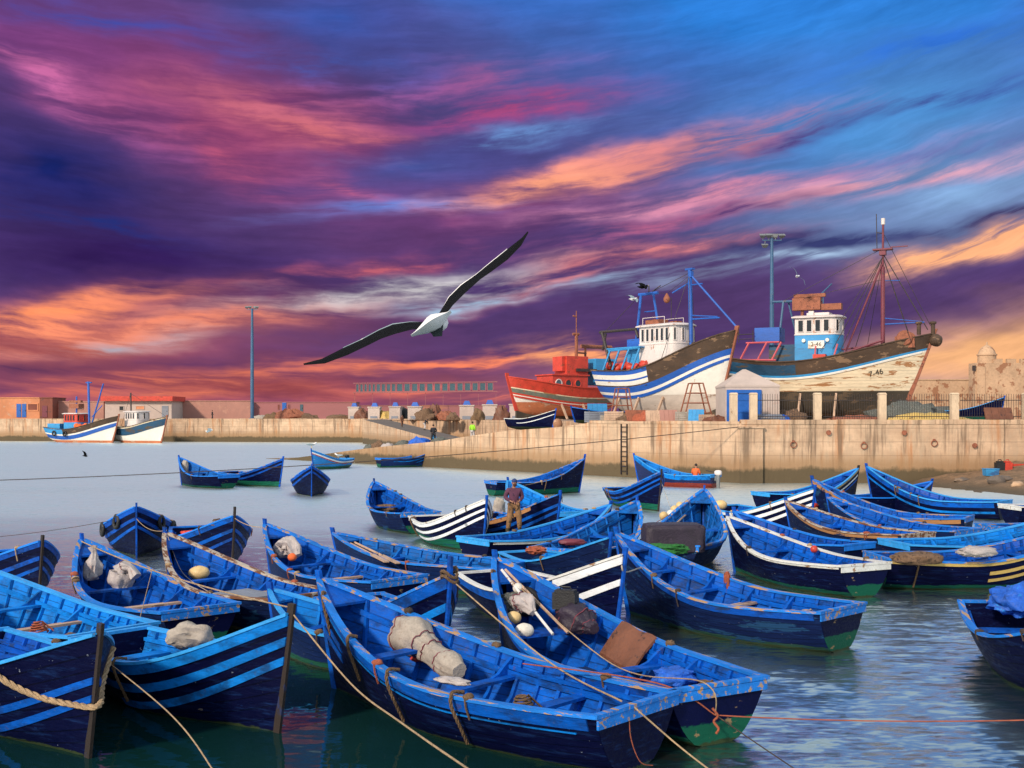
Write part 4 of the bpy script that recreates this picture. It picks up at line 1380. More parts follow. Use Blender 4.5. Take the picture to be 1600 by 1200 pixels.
boat('O', 'scuffed dark blue boat with two wood seats and a small rust rag on its rail', (962, 832), (1313, 950), inner='blue', rail='rail_tan', hull='old_navy_green', strakes=((0.03, 0.15, 0.02, 0.995, 'deep'),), seats=((0.10, 0.3), (0.30, 0.2), (0.49, 0.2), (0.66, 0.2), (0.83, 0.25)), seatmat=('deep', 'wood', 'wood', 'blue', 'blue'), stem='blue')
boat('N', 'dark bow with two white strakes and a pale rope over its stem', (978, 866), (764, 893), inner='deep', rail='rail_white', hull='navy', strakes=((0.04, 0.22, 0.02, 0.78, 'blue'), (0.03, 0.18, 0.78, 0.995, 'white'), (0.47, 0.60, 0.45, 0.995, 'white')), stem='deep')
boat('M', 'small dark boat with red rags at its light blue stern', (955, 840), (816, 862), inner='light', rail='rail_light', hull='old_navy', seatmat='wood', Lt=4.6, fine=False, zs=0.74)
boat('P', 'blue boat with a white rail and a green transom foot', (1136, 806), (1350, 882), inner='blue', rail='rail_white', hull='navy_green', strakes=((0.025, 0.075, 0.01, 0.995, 'rail_white'),), seats=((0.12, 0.3), (0.33, 0.22), (0.52, 0.22), (0.72, 0.22)))
boat('R', 'blue boat tucked behind the white railed boat, brown stern corner', (1146, 798), (1340, 850), inner='blue', rail='rail_blue', hull='mid_hull', seatmat=W4, zb=1.42)
boat('Q', 'blue boat loaded with a dark plum tarpaulin cargo and cream floats', (1101, 764), (1046, 852), inner='blue', rail='rail_tan', hull='old_navy', zb=2.0, Lt=6.4, strakes=((0.03, 0.13, 0.02, 0.995, 'blue'),))
boat('Z', 'dark boat with three yellow tan strakes and a green boot', (1712, 812), (1372, 868), inner='blue', rail='rail_tan', hull='navy_green', strakes=((0.02, 0.10, 0.01, 0.995, 'yellow'), (0.26, 0.35, 0.45, 0.995, 'yellow'), (0.46, 0.54, 0.45, 0.995, 'yellow')), zb=1.7)
boat('AC', 'dark stern with a heap of blue sheeting aboard, alone on open water', (1790, 948), (1572, 942), inner='blue', rail='rail_tan', hull='navy', Lt=5.8, zs=0.92)
# right hand crowd
boat('W', 'blue boat with a broad worn white and tan rail, a red rag in its bow', (1227, 782), (1432, 834), inner='blue', rail='rust_white', hull='old_navy', strakes=((0.04, 0.13, 0.02, 0.995, 'tanstrake'),), seatmat=W4)
boat('X', 'blue boat with small floats along its rail beside the worn white railed one', (1292, 776), (1512, 828), inner='blue', rail='rail_tan', hull='mid_hull')
boat('T', 'blue boat with a pale pointed bow tip and long tan rail', (1268, 748), (1512, 808), inner='blue', rail='rail_tan', hull='old_navy', strakes=((0.03, 0.18, 0.02, 0.995, 'tanstrake'),))
boat('V', 'large blue boat highest among the crowded bows, knotted ropes on its rail', (1353, 728), (1568, 783), inner='blue', rail='rail_light', hull='navy', strakes=((0.05, 0.25, 0.02, 0.995, 'blue'), (0.42, 0.52, 0.02, 0.995, 'light')), zb=2.12, B=2.3)
boat('U', 'dark bow with pale strakes leaning against the highest blue boat', (1342, 731), (1190, 770), inner='deep', rail='rail_light', hull='navy', strakes=((0.03, 0.12, 0.3, 0.995, 'yellow'), (0.3, 0.38, 0.3, 0.995, 'white'), (0.5, 0.58, 0.5, 0.995, 'blue')))
boat('S', 'dark boat with three white strakes along its bow', (1274, 763), (1128, 790), inner='blue', rail='rail_light', hull='navy', strakes=((0.03, 0.14, 0.2, 0.995, 'white'), (0.27, 0.39, 0.3, 0.995, 'white'), (0.52, 0.63, 0.3, 0.995, 'white')), Lt=6.0)
boat('Y', 'light blue boat lying broadside between the yellow straked boat and the rail of floats', (1690, 798), (1400, 847), inner='light', rail='rail_light', hull='mid_hull', seatmat='light', zb=1.6)
boat('AA', 'blue boat with a tan rail whose dark stern juts below the highest boat', (1770, 780), (1550, 822), inner='blue', rail='rail_tan', hull='navy', fine=False)
boat('AB', 'blue boat with a white rail behind the dark stern at the frame edge', (1780, 752), (1580, 790), inner='light', rail='rail_white', hull='navy', fine=False)
boat('AU', 'dark boat with only its bow tip showing against the sandy shore', (1457, 752), head=(0.9, 0.45), L=5.4, zb=1.35, hull='navy', rail='rail_blue', fine=False)
# middle
boat('AG', 'blue boat with worn tan hull edge and pale seats, near the white striped bow', (584, 752), (656, 801), inner='blue', rail='rail_tan', hull='old_navy_green', seatmat=('blue', 'white', 'white', 'blue'))
boat('AH', 'white striped dark bow with green bottom facing the standing man', (761, 780), (672, 806), inner='blue', rail='rail_white', hull='navy_green_high', strakes=K3('white', 0.15, 0.2))
boat('AI', 'blue boat with its open bow rising behind the standing man', (793, 750), (900, 800), inner='light', rail='rail_light', hull='mid_hull')
boat('AJ', 'dark boat with orange wood and blue strakes beside the standing man', (876, 772), (752, 802), inner='blue', rail='rail_tan', hull='navy', strakes=((0.02, 0.15, 0.1, 0.85, 'tanstrake'), (0.30, 0.40, 0.3, 0.995, 'blue'), (0.52, 0.62, 0.3, 0.995, 'blue')))
boat('AK', 'long blue boat in which the man stands, yellow and green painted stern', (955, 788), (742, 842), inner='blue', rail='rail_light', hull='navy_green_high', seats=((0.10, 0.3), (0.28, 0.2), (0.72, 0.2)), strakes=((0.03, 0.10, 0.02, 0.995, 'rail_white'),), zb=1.55, Lt=6.4)
boat('AL', 'blue boat with a black bag and a red cushion under its wide bow', (996, 782), (868, 858), inner='blue', rail='rail_tan', hull='old_navy', seatmat=('blue', 'white', 'wood', 'blue'))
boat('AM', 'dark bow with green bottom lying between the motor boat and the loaded boat', (1034, 737), (965, 762), inner='deep', rail='rail_tan', hull='navy_green_high', strakes=K3('blue', 0.1, 0.2), Lt=5.6)
boat('AO', 'plain dark boat with a tall pointed bow and green bottom near the pier wall', (914, 716), (768, 752), inner='blue', rail='rail_tan', hull='navy_green_high', Lt=6.0, hi=0.25)
boat('AN', 'light blue motor boat with red bottom moored under the quay corner', (990, 711), (1117, 742), inner='light', rail='rail_light', hull='red_boot', strakes=((0.02, 0.28, 0.0, 0.995, 'light'),), Lt=5.8, fine=False)
# out on the water
boat('AD', 'blue boat with a white bag in its bow, left one of the pair drifting apart', (279, 714), (357, 743), inner='blue', rail='rail_blue', hull='navy_green', fine=False)
boat('AE', 'dark boat whose pointed bow closes the drifting pair', (443, 716), (358, 737), inner='deep', rail='rail_tan', hull='navy_green_high', strakes=K2('deep'), fine=False, stem='deep')
boat('AF', 'dark boat seen bow on, alone on the open water', (487, 728), head=(0.20, -0.98), L=5.6, zb=1.72, inner='blue', rail='rail_tan', hull='navy', strakes=K2('deep', 0.2, 0.3), fine=False)
boat('AP', 'blue boat with black fender moored against the sloping pier', (686, 698), (592, 716), inner='blue', rail='rail_blue', hull='mid_hull', strakes=((0.2, 0.27, 0.2, 0.995, 'light'), (0.45, 0.52, 0.6, 0.995, 'light')), fine=False)
boat('AQ', 'light blue boat with outboard motor and gulls at the pier tip', (486, 703), (541, 716), inner='light', rail='rail_light', hull='light_hull', strakes=((0.15, 0.26, 0.0, 0.995, 'white'), (0.27, 0.33, 0, 0.995, 'red')), fine=False, Lt=5.4)
# bow on group at the back left
boat('E', 'dark bow on boat hung with round tyre fenders', (213, 792), head=(0.30, -0.95), L=5.6, zb=1.62, inner='blue', rail='rail_blue', hull='navy', strakes=((0.02, 0.15, 0.05, 0.995, 'deep'), (0.32, 0.42, 0.3, 0.995, 'deep'), (0.58, 0.67, 0.3, 0.995, 'blue')), B=2.35)
boat('F', 'dark boat with a tall stem post and rope coil behind the grey decked boat', (367, 806), head=(0.45, -0.89), L=5.6, zb=1.6, inner='deep', rail='rail_blue', hull='navy', strakes=((0.02, 0.15, 0.05, 0.995, 'blue'), (0.36, 0.46, 0.3, 0.995, 'blue'), (0.62, 0.7, 0.3, 0.995, 'deep')), hi=0.26)
boat('AV', 'dark striped bow between the wood seated boat and the bundle boat', (67, 845), head=(0.62, -0.78), L=5.6, zb=1.6, inner='deep', rail='rail_blue', hull='navy', strakes=((0.02, 0.13, 0.05, 0.995, 'deep'), (0.34, 0.44, 0.3, 0.995, 'deep'), (0.58, 0.66, 0.3, 0.995, 'blue')))
boat('AW', 'blue boat wedged between the grey decked boat and the roped bundle boat', (420, 920), (640, 985), inner='light', rail='rail_light', hull='mid_hull', fine=False, zb=1.2, zs=0.7)
# ashore
boat('AR', 'dark boat with a white rail propped on the quay edge below the red ship', (869, 640), head=(0.74, -0.67), dist=90.0, L=5.0, inner='blue', rail='rail_white', hull='navy', z0=3.6, zb=1.4, B=1.8, zs=0.7, fine=False, strakes=((0.3, 0.36, 0.3, 0.99, 'white'),), group='boats hauled out on the quay')
boat('AS', 'blue boat hauled out beside the grey blue crate under the white trawler', (892, 643), head=(-0.9, -0.42), dist=88, L=4.6, inner='blue', rail='rail_blue', hull='navy', z0=4.15, zb=1.05, B=1.8, zs=0.7, fine=False, group='boats hauled out on the quay')
boat('AT', 'dark boat with green bottom ashore behind the railing below the fort', (1570, 618), head=(0.80, -0.6), dist=84, L=5.6, z0=4.15, zb=1.75, inner='light', rail='rail_light', hull='navy_green_high', fine=False, group='boats hauled out on the quay')

# ------------------------------------------------------------------ trawlers
def wheelhouse(root, x0, x1, w, z0, z1, lower, upper, zsplit, nwin=4, nfront=3, name='wheelhouse', roofm='ship_house', round_front=True, over=0.22):
    """house with a curved front (towards +x), window band with its own frames and panes, overhanging roof."""
    hw = w / 2

    def outline(g=0.0):
        p = [(x0 - g, -hw - g)]
        if round_front:
            k = 8
            for i in range(k + 1):
                a = -math.pi / 2 + math.pi * i / k
                p.append((x1 - hw * 0.45 + (hw * 0.45 + g) * math.cos(a), (hw + g) * math.sin(a)))
        else:
            p += [(x1 + g, -hw - g), (x1 + g, hw + g)]
        p.append((x0 - g, hw + g))
        return p

    def solid(mb, g, za, zb):
        p = outline(g)
        mb.rings([[(x, y, za) for x, y in p], [(x, y, zb) for x, y in p]])
    mb = MB()
    solid(mb, 0, z0, zsplit)
    hs = mb.build(name, lower, root, 40)
    mb = MB()
    solid(mb, -0.012, zsplit, z1)
    mb.build('window_band', upper, hs, 40)
    mb = MB()
    solid(mb, 0.035, zsplit - 0.05, zsplit + 0.03)
    mb.build('band_moulding', upper, hs, 40)
    mb = MB()
    p = outline(over)
    q = outline(over - 0.25)
    mb.rings([[(x, y, z1) for x, y in p], [(x, y, z1 + 0.09) for x, y in p], [(x, y, z1 + 0.2) for x, y in q]])
    mb.build('roof', roofm, hs, 30)
    wz0, wz1 = zsplit + 0.18, z1 - 0.14
    wh = wz1 - wz0

    def window(cx, cy, ang, ww):
        t = 0.06
        ca, sa = math.cos(ang), math.sin(ang)
        fr = MB()
        for (u, v, su, sv) in ((0, wh / 2 - t / 2, ww, t), (0, -wh / 2 + t / 2, ww, t), (-ww / 2 + t / 2, 0, t, wh - 2 * t), (ww / 2 - t / 2, 0, t, wh - 2 * t)):
            fr.box((cx - sa * u, cy + ca * u, (wz0 + wz1) / 2 + v), (0.09, su, sv), ang)
        f = fr.build('window', upper, hs)
        pn = MB()
        pn.box((cx, cy, (wz0 + wz1) / 2), (0.035, ww - 2 * t, wh - 2 * t), ang)
        pn.build('pane', 'glass', f)
    xs0, xs1 = x0 + 0.15, x1 - hw * 0.5 if round_front else x1 - 0.1
    for side in (-1, 1):
        ww = (xs1 - xs0) / nwin
        for i in range(nwin):
            window(xs0 + ww * (i + 0.5), side * hw, side * math.pi / 2, ww * 0.72)
    for i in range(nfront):
        a = (i + 0.5) / nfront * math.pi - math.pi / 2
        if round_front:
            a *= 0.86
            cx, cy = x1 - hw * 0.45 + hw * 0.45 * math.cos(a) * 0.99, hw * math.sin(a) * 0.99
            nx, ny = math.cos(a) / (hw * .45), math.sin(a) / hw
            window(cx, cy, math.atan2(ny, nx), 0.62 * 2.2 * hw / nfront * 0.62)
        else:
            window(x1, -hw + w * (i + 0.5) / nfront, 0, w / nfront * 0.72)
    return hs


def ship(key, label, stern_xy, bow_xy, z0, B, hts, bands, rest, zwl, bottom, brown=None, rake=1.6, rails='ship_brown', full=0.30, stem='rust', stern=0.72, bowp=2.6, cat='trawler', grp='fishing trawlers', trake=0.9, bowe=0.78):
    S, P = Vector((stern_xy[0], stern_xy[1], 0)), Vector((bow_xy[0], bow_xy[1], 0))
    L = (P - S).length
    rz = math.atan2(P.y - S.y, P.x - S.x)
    zst, zm, zb = hts
    h = Hull(L, B, zst, zm, zb, rake, zk=0.0, smid=0.34, stern=stern, full=full, bowp=bowp, trake=trake, kst=zm * 0.42, kbow=zm * 0.18, bowe=bowe)
    root = tag(empty('fishing_trawler', (S.x, S.y, z0), rz), label, cat, grp)
    BOATS[key] = (root, h)
    mats = []

    def mi(m):
        if m not in mats:
            mats.append(m)
        return mats.index(m)
    nb = len(bands)
    dl = bands[-1][0]

    def rows(t):
        zs, zk = h.sheer(t), h.keel(t)
        zl = zs - dl
        w = min(max(zwl, zk + 0.1), zl - 0.08)
        r = [zs] + [zs - d for d, m in bands]
        r += [zl + (w - zl) * j / 4 for j in range(1, 5)]
        r += [w + (zk - w) * (j / 6) ** 0.8 for j in range(1, 7)]
        return r

    def bm(j, t):
        if j < nb:
            if brown and t > brown[0] and bands[j][0] <= brown[1] + 1e-6:
                return mi(brown[2])
            return mi(bands[j][1])
        if j < nb + 4:
            return mi(rest)
        return mi(bottom)
    ts = sorted(set(stations(36) + ([brown[0]] if brown else [])))
    mb = MB()
    hull_skin(h, mb, ts, rows, bm)
    zz = rows(0)
    out = [h.p(0, z, 1) for z in zz] + [h.p(0, z, -1) for z in zz[::-1]]
    mb.add(out, [tuple(range(len(out)))], mi(bands[0][1]))
    mb.build('hull', [M[m] for m in mats], root, 40)
    # bulwark inside and deck
    mb = MB()
    T, dk = 0.12, 0.85
    ti = stations(24, 0.02, 0.975)
    for side in (1, -1):
        a = []
        for t in ti:
            z = h.sheer(t)
            for zq in (z, z - dk):
                a.append(Vector((h.x(t, zq), side * max(h.y(t, zq) - T, 0.01), zq)))
        mb.add(a, [((2 * i, 2 * i + 2, 2 * i + 3, 2 * i + 1) if side > 0 else (2 * i, 2 * i + 1, 2 * i + 3, 2 * i + 2)) for i in range(24)])
    mb.build('bulwark', rails, root, 40)
    mb = MB()
    a = []
    for t in ti:
        z = h.sheer(t) - dk + 0.01
        y = max(h.y(t, z) - T + 0.02, 0.01)
        a += [(h.x(t, z), y, z), (h.x(t, z), -y, z)]
    mb.add(a, [(2 * i, 2 * i + 1, 2 * i + 3, 2 * i + 2) for i in range(24)])
    mb.build('deck', 'deck', root)
    for side in (1, -1):
        mb = MB()

        def cap(t, sd):
            z = h.sheer(t)
            y = h.y(t, z)
            x = h.x(t, z)
            yi = max(y - 0.2, 0)
            return [Vector((x, sd * (y + 0.07), z - 0.03)), Vector((x, sd * (y + 0.07), z + 0.06)), Vector((x, sd * yi, z + 0.06)), Vector((x, sd * yi, z - 0.03))]
        strip(h, mb, side, 0, 0.997, cap, 30)
        mb.build('cap_rail', rails, root, 35)
    mb = MB()
    rg = []
    for i in range(13):
        z = h.keel(1) + (zb + 0.35 - h.keel(1)) * i / 12
        x = h.x(1, min(z, zb * 1.05))
        rg.append([Vector((x - 0.22, -0.10, z)), Vector((x + 0.12, -0.07, z)), Vector((x + 0.12, 0.07, z)), Vector((x - 0.22, 0.10, z))])
    mb.rings(rg)
    mb.build('stem_post', stem, root)
    # keel timber
    mb = MB()
    rg = []
    for i in range(13):
        t = 0.10 + 0.90 * i / 12
        z = h.keel(t)
        x = h.x(t, z)
        rg.append([Vector((x, -0.12, -0.32)), Vector((x, 0.12, -0.32)), Vector((x, 0.12, z + 0.05)), Vector((x, -0.12, z + 0.05))])
    mb.rings(rg)
    mb.build('keel', 'ship_bottom', root)
    # rubbing strake
    for side in (1, -1):
        mb = MB()

        def stk(t, sd):
            r = []
            for dd, off in ((dl + 0.05, -0.02), (dl + 0.05, 0.07), (dl - 0.07, 0.07), (dl - 0.07, -0.02)):
                z = h.sheer(t) - dd
                q = h.p(t, z)
                r.append(Vector((q.x, sd * (q.y + off), z)))
            return r
        strip(h, mb, side, 0, 0.985, stk, 30)
        mb.build('rubbing_strake', bands[-1][1], root, 35)
    return root, h, L


def tubes(root, name, m, segs, r=0.06, n=7, sm=40):
    mb = MB()
    for s in segs:
        rr = s[2] if len(s) > 2 else r
        mb.tube([s[0], s[1]], rr, n)
    return mb.build(name, m, root, sm)


def boxes(root, name, m, bs, sm=None):
    mb = MB()
    for b in bs:
        mb.box(*b)
    return mb.build(name, m, root, sm)


def props(root, h, L, m='wood'):
    """shoring timbers from the ground to the bilge, plus keel blocks."""
    for t in (0.24, 0.44, 0.64):
        for sd in (1, -1):
            z = h.zm * 0.42
            q = h.p(t, z, sd)
            mb = MB()
            mb.bar((q.x, q.y + sd * 1.0, -0.28), (q.x, q.y + sd * 0.03, z), 0.16)
            mb.build('shoring_prop', m, root)
    for t in (0.2, 0.4, 0.6, 0.78):
        mb = MB()
        mb.box((h.x(t, 0), 0, -0.33), (0.5, 1.3, 0.10))
        mb.build('keel_block', m, root)


def seg_pts(a, b, sag=0.0, n=14):
    a, b = Vector(a), Vector(b)
    return [a.lerp(b, i / n) - Vector((0, 0, sag * 4 * (i / n) * (1 - i / n))) for i in range(n + 1)]


def make_white_trawler():
    bands = [(0.36, 'ship_blue'), (0.74, 'ship_white'), (0.88, 'ship_blue'), (1.22, 'ship_white'), (1.32, 'ship_brown'), (1.80, 'ship_blue'), (2.02, 'ship_white'), (2.22, 'ship_blue')]
    r, h, L = ship('S1', 'white trawler with blue stripes, white wheelhouse and dark tarred bow, propped on the quay', (8.4, 95.4), (17.0, 84.6), 4.42, 4.9, (3.95, 3.75, 6.55), bands, 'ship_white', 1.75, 'ship_grey',
                   brown=(0.55, 1.32, 'ship_brown'), rake=1.9, full=0.34, bowp=4.2, bowe=0.66, rails='ship_brown')
    dz = lambda t: h.sheer(t) - 0.85
    X = lambda t: h.x(t, h.sheer(t))
    x0, x1 = X(0.40), X(0.40) + 4.0
    hs = wheelhouse(r, x0, x1, 2.6, dz(0.4), 7.25, 'ship_house', 'ship_house', 5.85, 6, 4)
    boxes(hs, 'roof_gear', 'rust', [((x0 + 1.0, -0.3, 7.65), (1.5, 1.1, 0.42)), ((x0 + 2.6, 0.2, 7.55), (0.8, 0.6, 0.24)), ((x0 + 0.2, 0.5, 7.72), (0.5, 0.5, 0.6))])
    boxes(r, 'deck_house', 'ship_cyan', [((x0 - 0.75, 0.0, dz(.3) + 1.35), (1.4, 2.5, 2.7))])
    mx = X(0.745)
    zt = 11.6
    mast = tubes(r, 'mast', 'ship_blue', [((mx, 0, dz(.7)), (mx - 0.15, 0, zt), 0.17)], 0.17, 10)
    tubes(r, 'forestay', 'ship_blue', [((mx - 0.12, 0, zt - 0.35), (X(1.0) - 0.1, 0, h.zb + 0.3), 0.075)])
    tubes(r, 'mast_brace', 'ship_blue', [((mx, 0, 7.7), (mx + 2.9, 0, 7.62), 0.07), ((mx, 0, 8.0), (mx + 2.7, 0, 7.72), 0.05), ((mx - .1, 0, 10.4), (mx + 1.15, 0, 10.4), 0.06)])
    tubes(r, 'cargo_boom', 'ship_blue', [((mx - 0.1, -0.1, 10.6), (mx - 1.75, -0.3, 9.9), 0.06)])
    boxes(mast, 'mast_head', 'ship_blue', [((mx - 0.15, 0, zt + 0.06), (0.75, 0.34, 0.14)), ((mx - 0.05, 0, zt - 0.35), (0.3, 0.3, 0.5))])
    boxes(r, 'winch', 'ship_brown', [((mx + 1.5, 0, dz(.78) + 0.9), (1.7, 1.4, 1.5))])
    # aft goal post mast with radar arm
    gx = x0 - 0.9
    tubes(r, 'goal_post', 'ship_blue', [((gx - 0.35, -0.9, dz(.3)), (gx + 0.3, -0.5, 10.0), 0.11), ((gx + 2.2, -0.5, 7.6), (gx + 1.6, -0.4, 10.0), 0.10), ((gx + 0.05, -0.5, 10.05), (gx + 2.1, -0.4, 10.05), 0.13), ((gx + .6, -.4, 8.6), (gx + 1.9, -.4, 8.6), 0.05)])
    tubes(r, 'radio_aerial', 'iron', [((gx + 1.1, -0.4, 10.1), (gx + 1.1, -0.4, 10.7), 0.05), ((gx + 1.5, -.4, 10.2), (gx + 2.4, -.4, 10.6), 0.04), ((gx + 3.2, 0, 7.9), (gx + 3.2, 0, 9.6), 0.03)])
    # stern gallows, tank, framed shelter
    tubes(r, 'gallows', 'iron', [((0.5, -1.4, 5.6), (0.9, -1.4, 7.0), 0.10), ((0.55, -1.3, 4.0), (1.25, -1.0, 3.9), 0.12), ((0.6, -1.4, 6.9), (-0.05 + 0.2, -1.4, 7.15), 0.11), ((0.2, -1.4, 7.15), (4.1, -1.0, 7.2), 0.12), ((0.45, -1.4, 7.1), (1.5, -1.4, 4.2), 0.14), ((4.0, -1, 7.2), (4.3, -1, 6.5), 0.12)])
    boxes(r, 'water_tank', 'ship_blue', [((3.9, -0.2, 5.9), (1.9, 1.5, 1.0))])
    fr = [((1.6, -1.75, 5.5), (5.2, -1.75, 5.6), 0.1), ((1.6, 1.4, 5.5), (5.2, 1.4, 5.6), 0.1)]
    for x in (1.5, 2.6, 3.7, 4.9):
        fr += [((x - 0.35, -1.95, 3.9), (x + 0.3, -1.75, 5.55), 0.09)]
    tubes(r, 'shelter_frame', 'ship_cyan', fr, 0.09, 6)
    boxes(r, 'shelter_roof', 'ship_cyan', [((3.4, -0.2, 5.66), (3.9, 3.3, 0.1))])
    boxes(r, 'shelter_wall', 'ship_brown', [((3.4, 1.3, 4.6), (3.6, 0.1, 1.7))])
    mb = MB()
    for i in range(9):
        mb.blob((1.2 + i * 0.52, -1.2 + 0.25 * math.sin(i * 2.1), 4.15 + 0.15 * math.cos(i * 1.7)), (0.42, 0.36, 0.36), i, 0.3, 2.2, 6)
    mb.build('net_pile', 'red', r, 60)
    mb = MB()
    for i in range(4):
        mb.box((4.3 + i * 0.62, -h.y(0.3, h.sheer(.3) - 1.27) - 0.015, h.sheer(0.33) - 1.27 + i * 0.03), (0.42, 0.1, 0.13))
    mb.build('freeing_port', 'iron', r)
    for a_, b_ in (((mx - .1, 0, zt - .2), (gx + 1.2, -.4, 10.1)), ((mx - .1, -.1, zt - .3), (mx - 1.6, -1.9, h.sheer(.6))), ((mx - .1, .1, zt - .3), (mx - 1.2, 1.9, h.sheer(.6))), ((mx - .1, -.1, zt - .4), (mx + 1.4, -1.8, h.sheer(.8))), ((gx + .2, -.5, 10), (0.6, -1.3, 7.1))):
        tubes(r, 'stay', 'iron', [(a_, b_, 0.022)], n=5)
    for i in range(4):
        mb = MB()
        mb.blob((x1 + 0.5 + i * 0.45, -0.5 + 0.4 * math.sin(i * 2.3), dz(.66) + 0.8), (0.45, 0.4, 0.34), i + 3, 0.35, 2.4, 7)
        mb.build('net_bundle', ('net', 'rust', 'net_grey')[i % 3], r, 60)
    tubes(hs, 'roof_rail', 'ship_house', [((x0 + .2, sy, 7.45), (x0 + .2, sy, 8.0), 0.025) for sy in (-1.1, 1.1)] + [((x0 + 2.6, sy, 7.45), (x0 + 2.6, sy, 8.0), 0.025) for sy in (-1.1, 1.1)] + [((x0 + .2, sy, 8.0), (x0 + 2.6, sy, 8.0), 0.025) for sy in (-1.1, 1.1)])
    tubes(r, 'hanging_wire', 'iron', [((gx + 2.1, -0.4, 10.05), (gx + 3.0, -.3, 9.9), 0.015), ((gx + 3.0, -.3, 9.9), (mx - .1, 0, 11.2), 0.015)])
    mb = MB()
    mb.lathe([(0.02, 0.45), (0.10, 0.35), (0.26, 0.05), (0.28, -0.1), (0.2, -0.28), (0.05, -0.36)], 14, (gx + 3.0, -.3, 9.5))
    mb.build('hanging_float', 'rust', r, 60)
    props(r, h, L)
    return r, h, L


def make_plank_trawler():
    bands = [(0.28, 'ship_brown'), (0.78, 'ship_teal'), (1.12, 'ship_teal'), (1.30, 'ship_cyan'), (1.42, 'ship_white')]
    r, h, L = ship('S2', 'old trawler with a rusty planked white bow, brown bulwark and blue wheelhouse, on the slip', (19.0, 95.5), (33.2, 88.0), 4.45, 4.9, (5.05, 4.45, 6.55), bands, 'ship_plank', 2.05, 'ship_bottom',
                   brown=(0.42, 1.12, 'ship_brown'), rake=2.4, full=0.34, bowp=3.0, rails='ship_brown')
    dz = lambda t: h.sheer(t) - 0.85
    X = lambda t: h.x(t, h.sheer(t))
    x0 = X(0.40)
    hs = wheelhouse(r, x0, x0 + 3.6, 2.8, dz(0.42), 8.05, 'ship_cyan', 'ship_house', 6.7, 4, 3)
    boxes(hs, 'roof_gear', 'ship_house', [((x0 + 1.7, 0, 8.36), (1.8, 1.3, 0.3)), ((x0 + 1.2, -.7, 8.45), (0.4, 0.3, 0.4))])
    pl = boxes(hs, 'name_plate', 'ship_white', [((x0 + 1.75, -1.44, 5.86), (1.3, 0.05, 0.62))])
    txt(pl, '2-46', (x0 + 1.75, -1.472, 5.86), (R(90), 0, 0), 0.48, 'ship_bottom', 'plate_number')
    tubes(hs, 'lamp', 'ship_white', [((x0 + 0.75, -1.36, 6.2), (x0 + 0.75, -1.55, 6.2), 0.15), ((x0 + 2.65, -1.3, 6.2), (x0 + 2.65, -1.55, 6.2), 0.15)], 0.15, 10)
    mx = X(0.83)
    zt = 15.4
    mast = tubes(r, 'mast', 'maroon', [((mx, 0, dz(.7)), (mx, 0, 12.0), 0.17), ((mx, 0, 12.0), (mx + 0.02, 0, zt), 0.09)], 0.17, 10)
    boxes(mast, 'mast_platform', 'maroon', [((mx, 0, 13.4), (1.5, 0.7, 0.12)), ((mx, 0, 13.2), (0.5, 0.5, 0.5)), ((mx + 1.25, 0, 13.55), (1.3, 0.12, 0.08))])
    tubes(mast, 'mast_lamp', 'ship_house', [((mx + .02, 0, zt + 0.0), (mx + .02, 0, zt + 0.5), 0.16)], 0.16, 10)
    tubes(mast, 'aerial', 'iron', [((mx - 0.45, 0, 13.5), (mx - 0.5, 0, zt + 0.9), 0.035), ((mx - .5, 0, 14.8), (mx, 0, 14.7), 0.04)])
    stays = [((mx, 0, 13.1), (X(1.0) - 0.5, 0, h.zb + 0.3), 0.04), ((mx, -0.1, 12.8), (mx - 3.6, -1.7, 5.4), 0.03), ((mx, -0.1, 12.8), (mx - 2.9, -1.8, 5.4), 0.03), ((mx, .1, 12.8), (mx - 2.6, 1.9, 5.4), 0.03),
             ((mx, .1, 12.8), (mx + 2.0, 1.9, 5.8), 0.03), ((mx, 0, 11), (x0 - 1.2, -.2, 9.5), 0.02)]
    for a, b, rr in stays:
        tubes(r, 'stay', 'iron', [(a, b, rr)])
    tubes(r, 'cargo_boom', 'maroon', [((mx - 0.05, -0.15, 12.2), (mx - 2.7, -1.0, 5.3), 0.08)])
    tubes(r, 'mast_brace', 'ship_blue', [((mx, 0, 7.4), (mx + 3.15, 0, 7.45), 0.06), ((mx, 0, 7.9), (mx + 3.0, 0, 7.5), 0.04), ((mx, 0, 10.9), (mx + 1.3, 0, 10.85), 0.04)])
    tubes(r, 'deck_spar', 'maroon', [((mx - 2.9, -1.0, 5.1), (mx + 0.1, -0.5, 6.1), 0.09), ((mx - 3.6, -0.4, 5.4), (mx - 0.3, 0.2, 5.8), 0.07)])
    mb = MB()
    mb.lathe([(0.55, -1.1), (0.62, -1.0), (0.34, -0.95), (0.34, 0.95), (0.62, 1.0), (0.55, 1.1)], 14)
    o = mb.build('winch', 'rust', r, 40)
    o.rotation_euler = (R(90), 0, 0)
    o.location = (mx + 1.8, 0, dz(.8) + 1.55)
    boxes(o, 'winch_frame', 'rust', [((0, -0.6, -0.8), (1.5, 0.6, 0.2)), ((0, -0.3, 0.8), (1.5, 0.9, 0.2))])
    # bow roller and bollards
    mb = MB()
    mb.blob((0, 0, 0), (0.5, 0.6, 0.5), 4, 0.1, 1.5, 10)
    mb.build('bow_fender', 'ship_brown', r, 60).location = (X(1.0) + 0.1, 0, h.zb - 0.55)
    for dx, yy in ((-1.1, -0.5), (-0.1, -0.1)):
        mb = MB()
        mb.lathe([(0.16, 0), (0.16, 0.8), (0.26, 0.85), (0.26, 1.0), (0.05, 1.05)], 12)
        mb.build('bollard', 'ship_brown', r, 40).location = (X(1.0) + dx, yy, h.zb - 0.1)
    # aft: tank on a pink frame, radar mast with cluster
    boxes(r, 'water_tank', 'ship_blue', [((3.0, 0, 6.85), (2.1, 1.8, 1.15))])
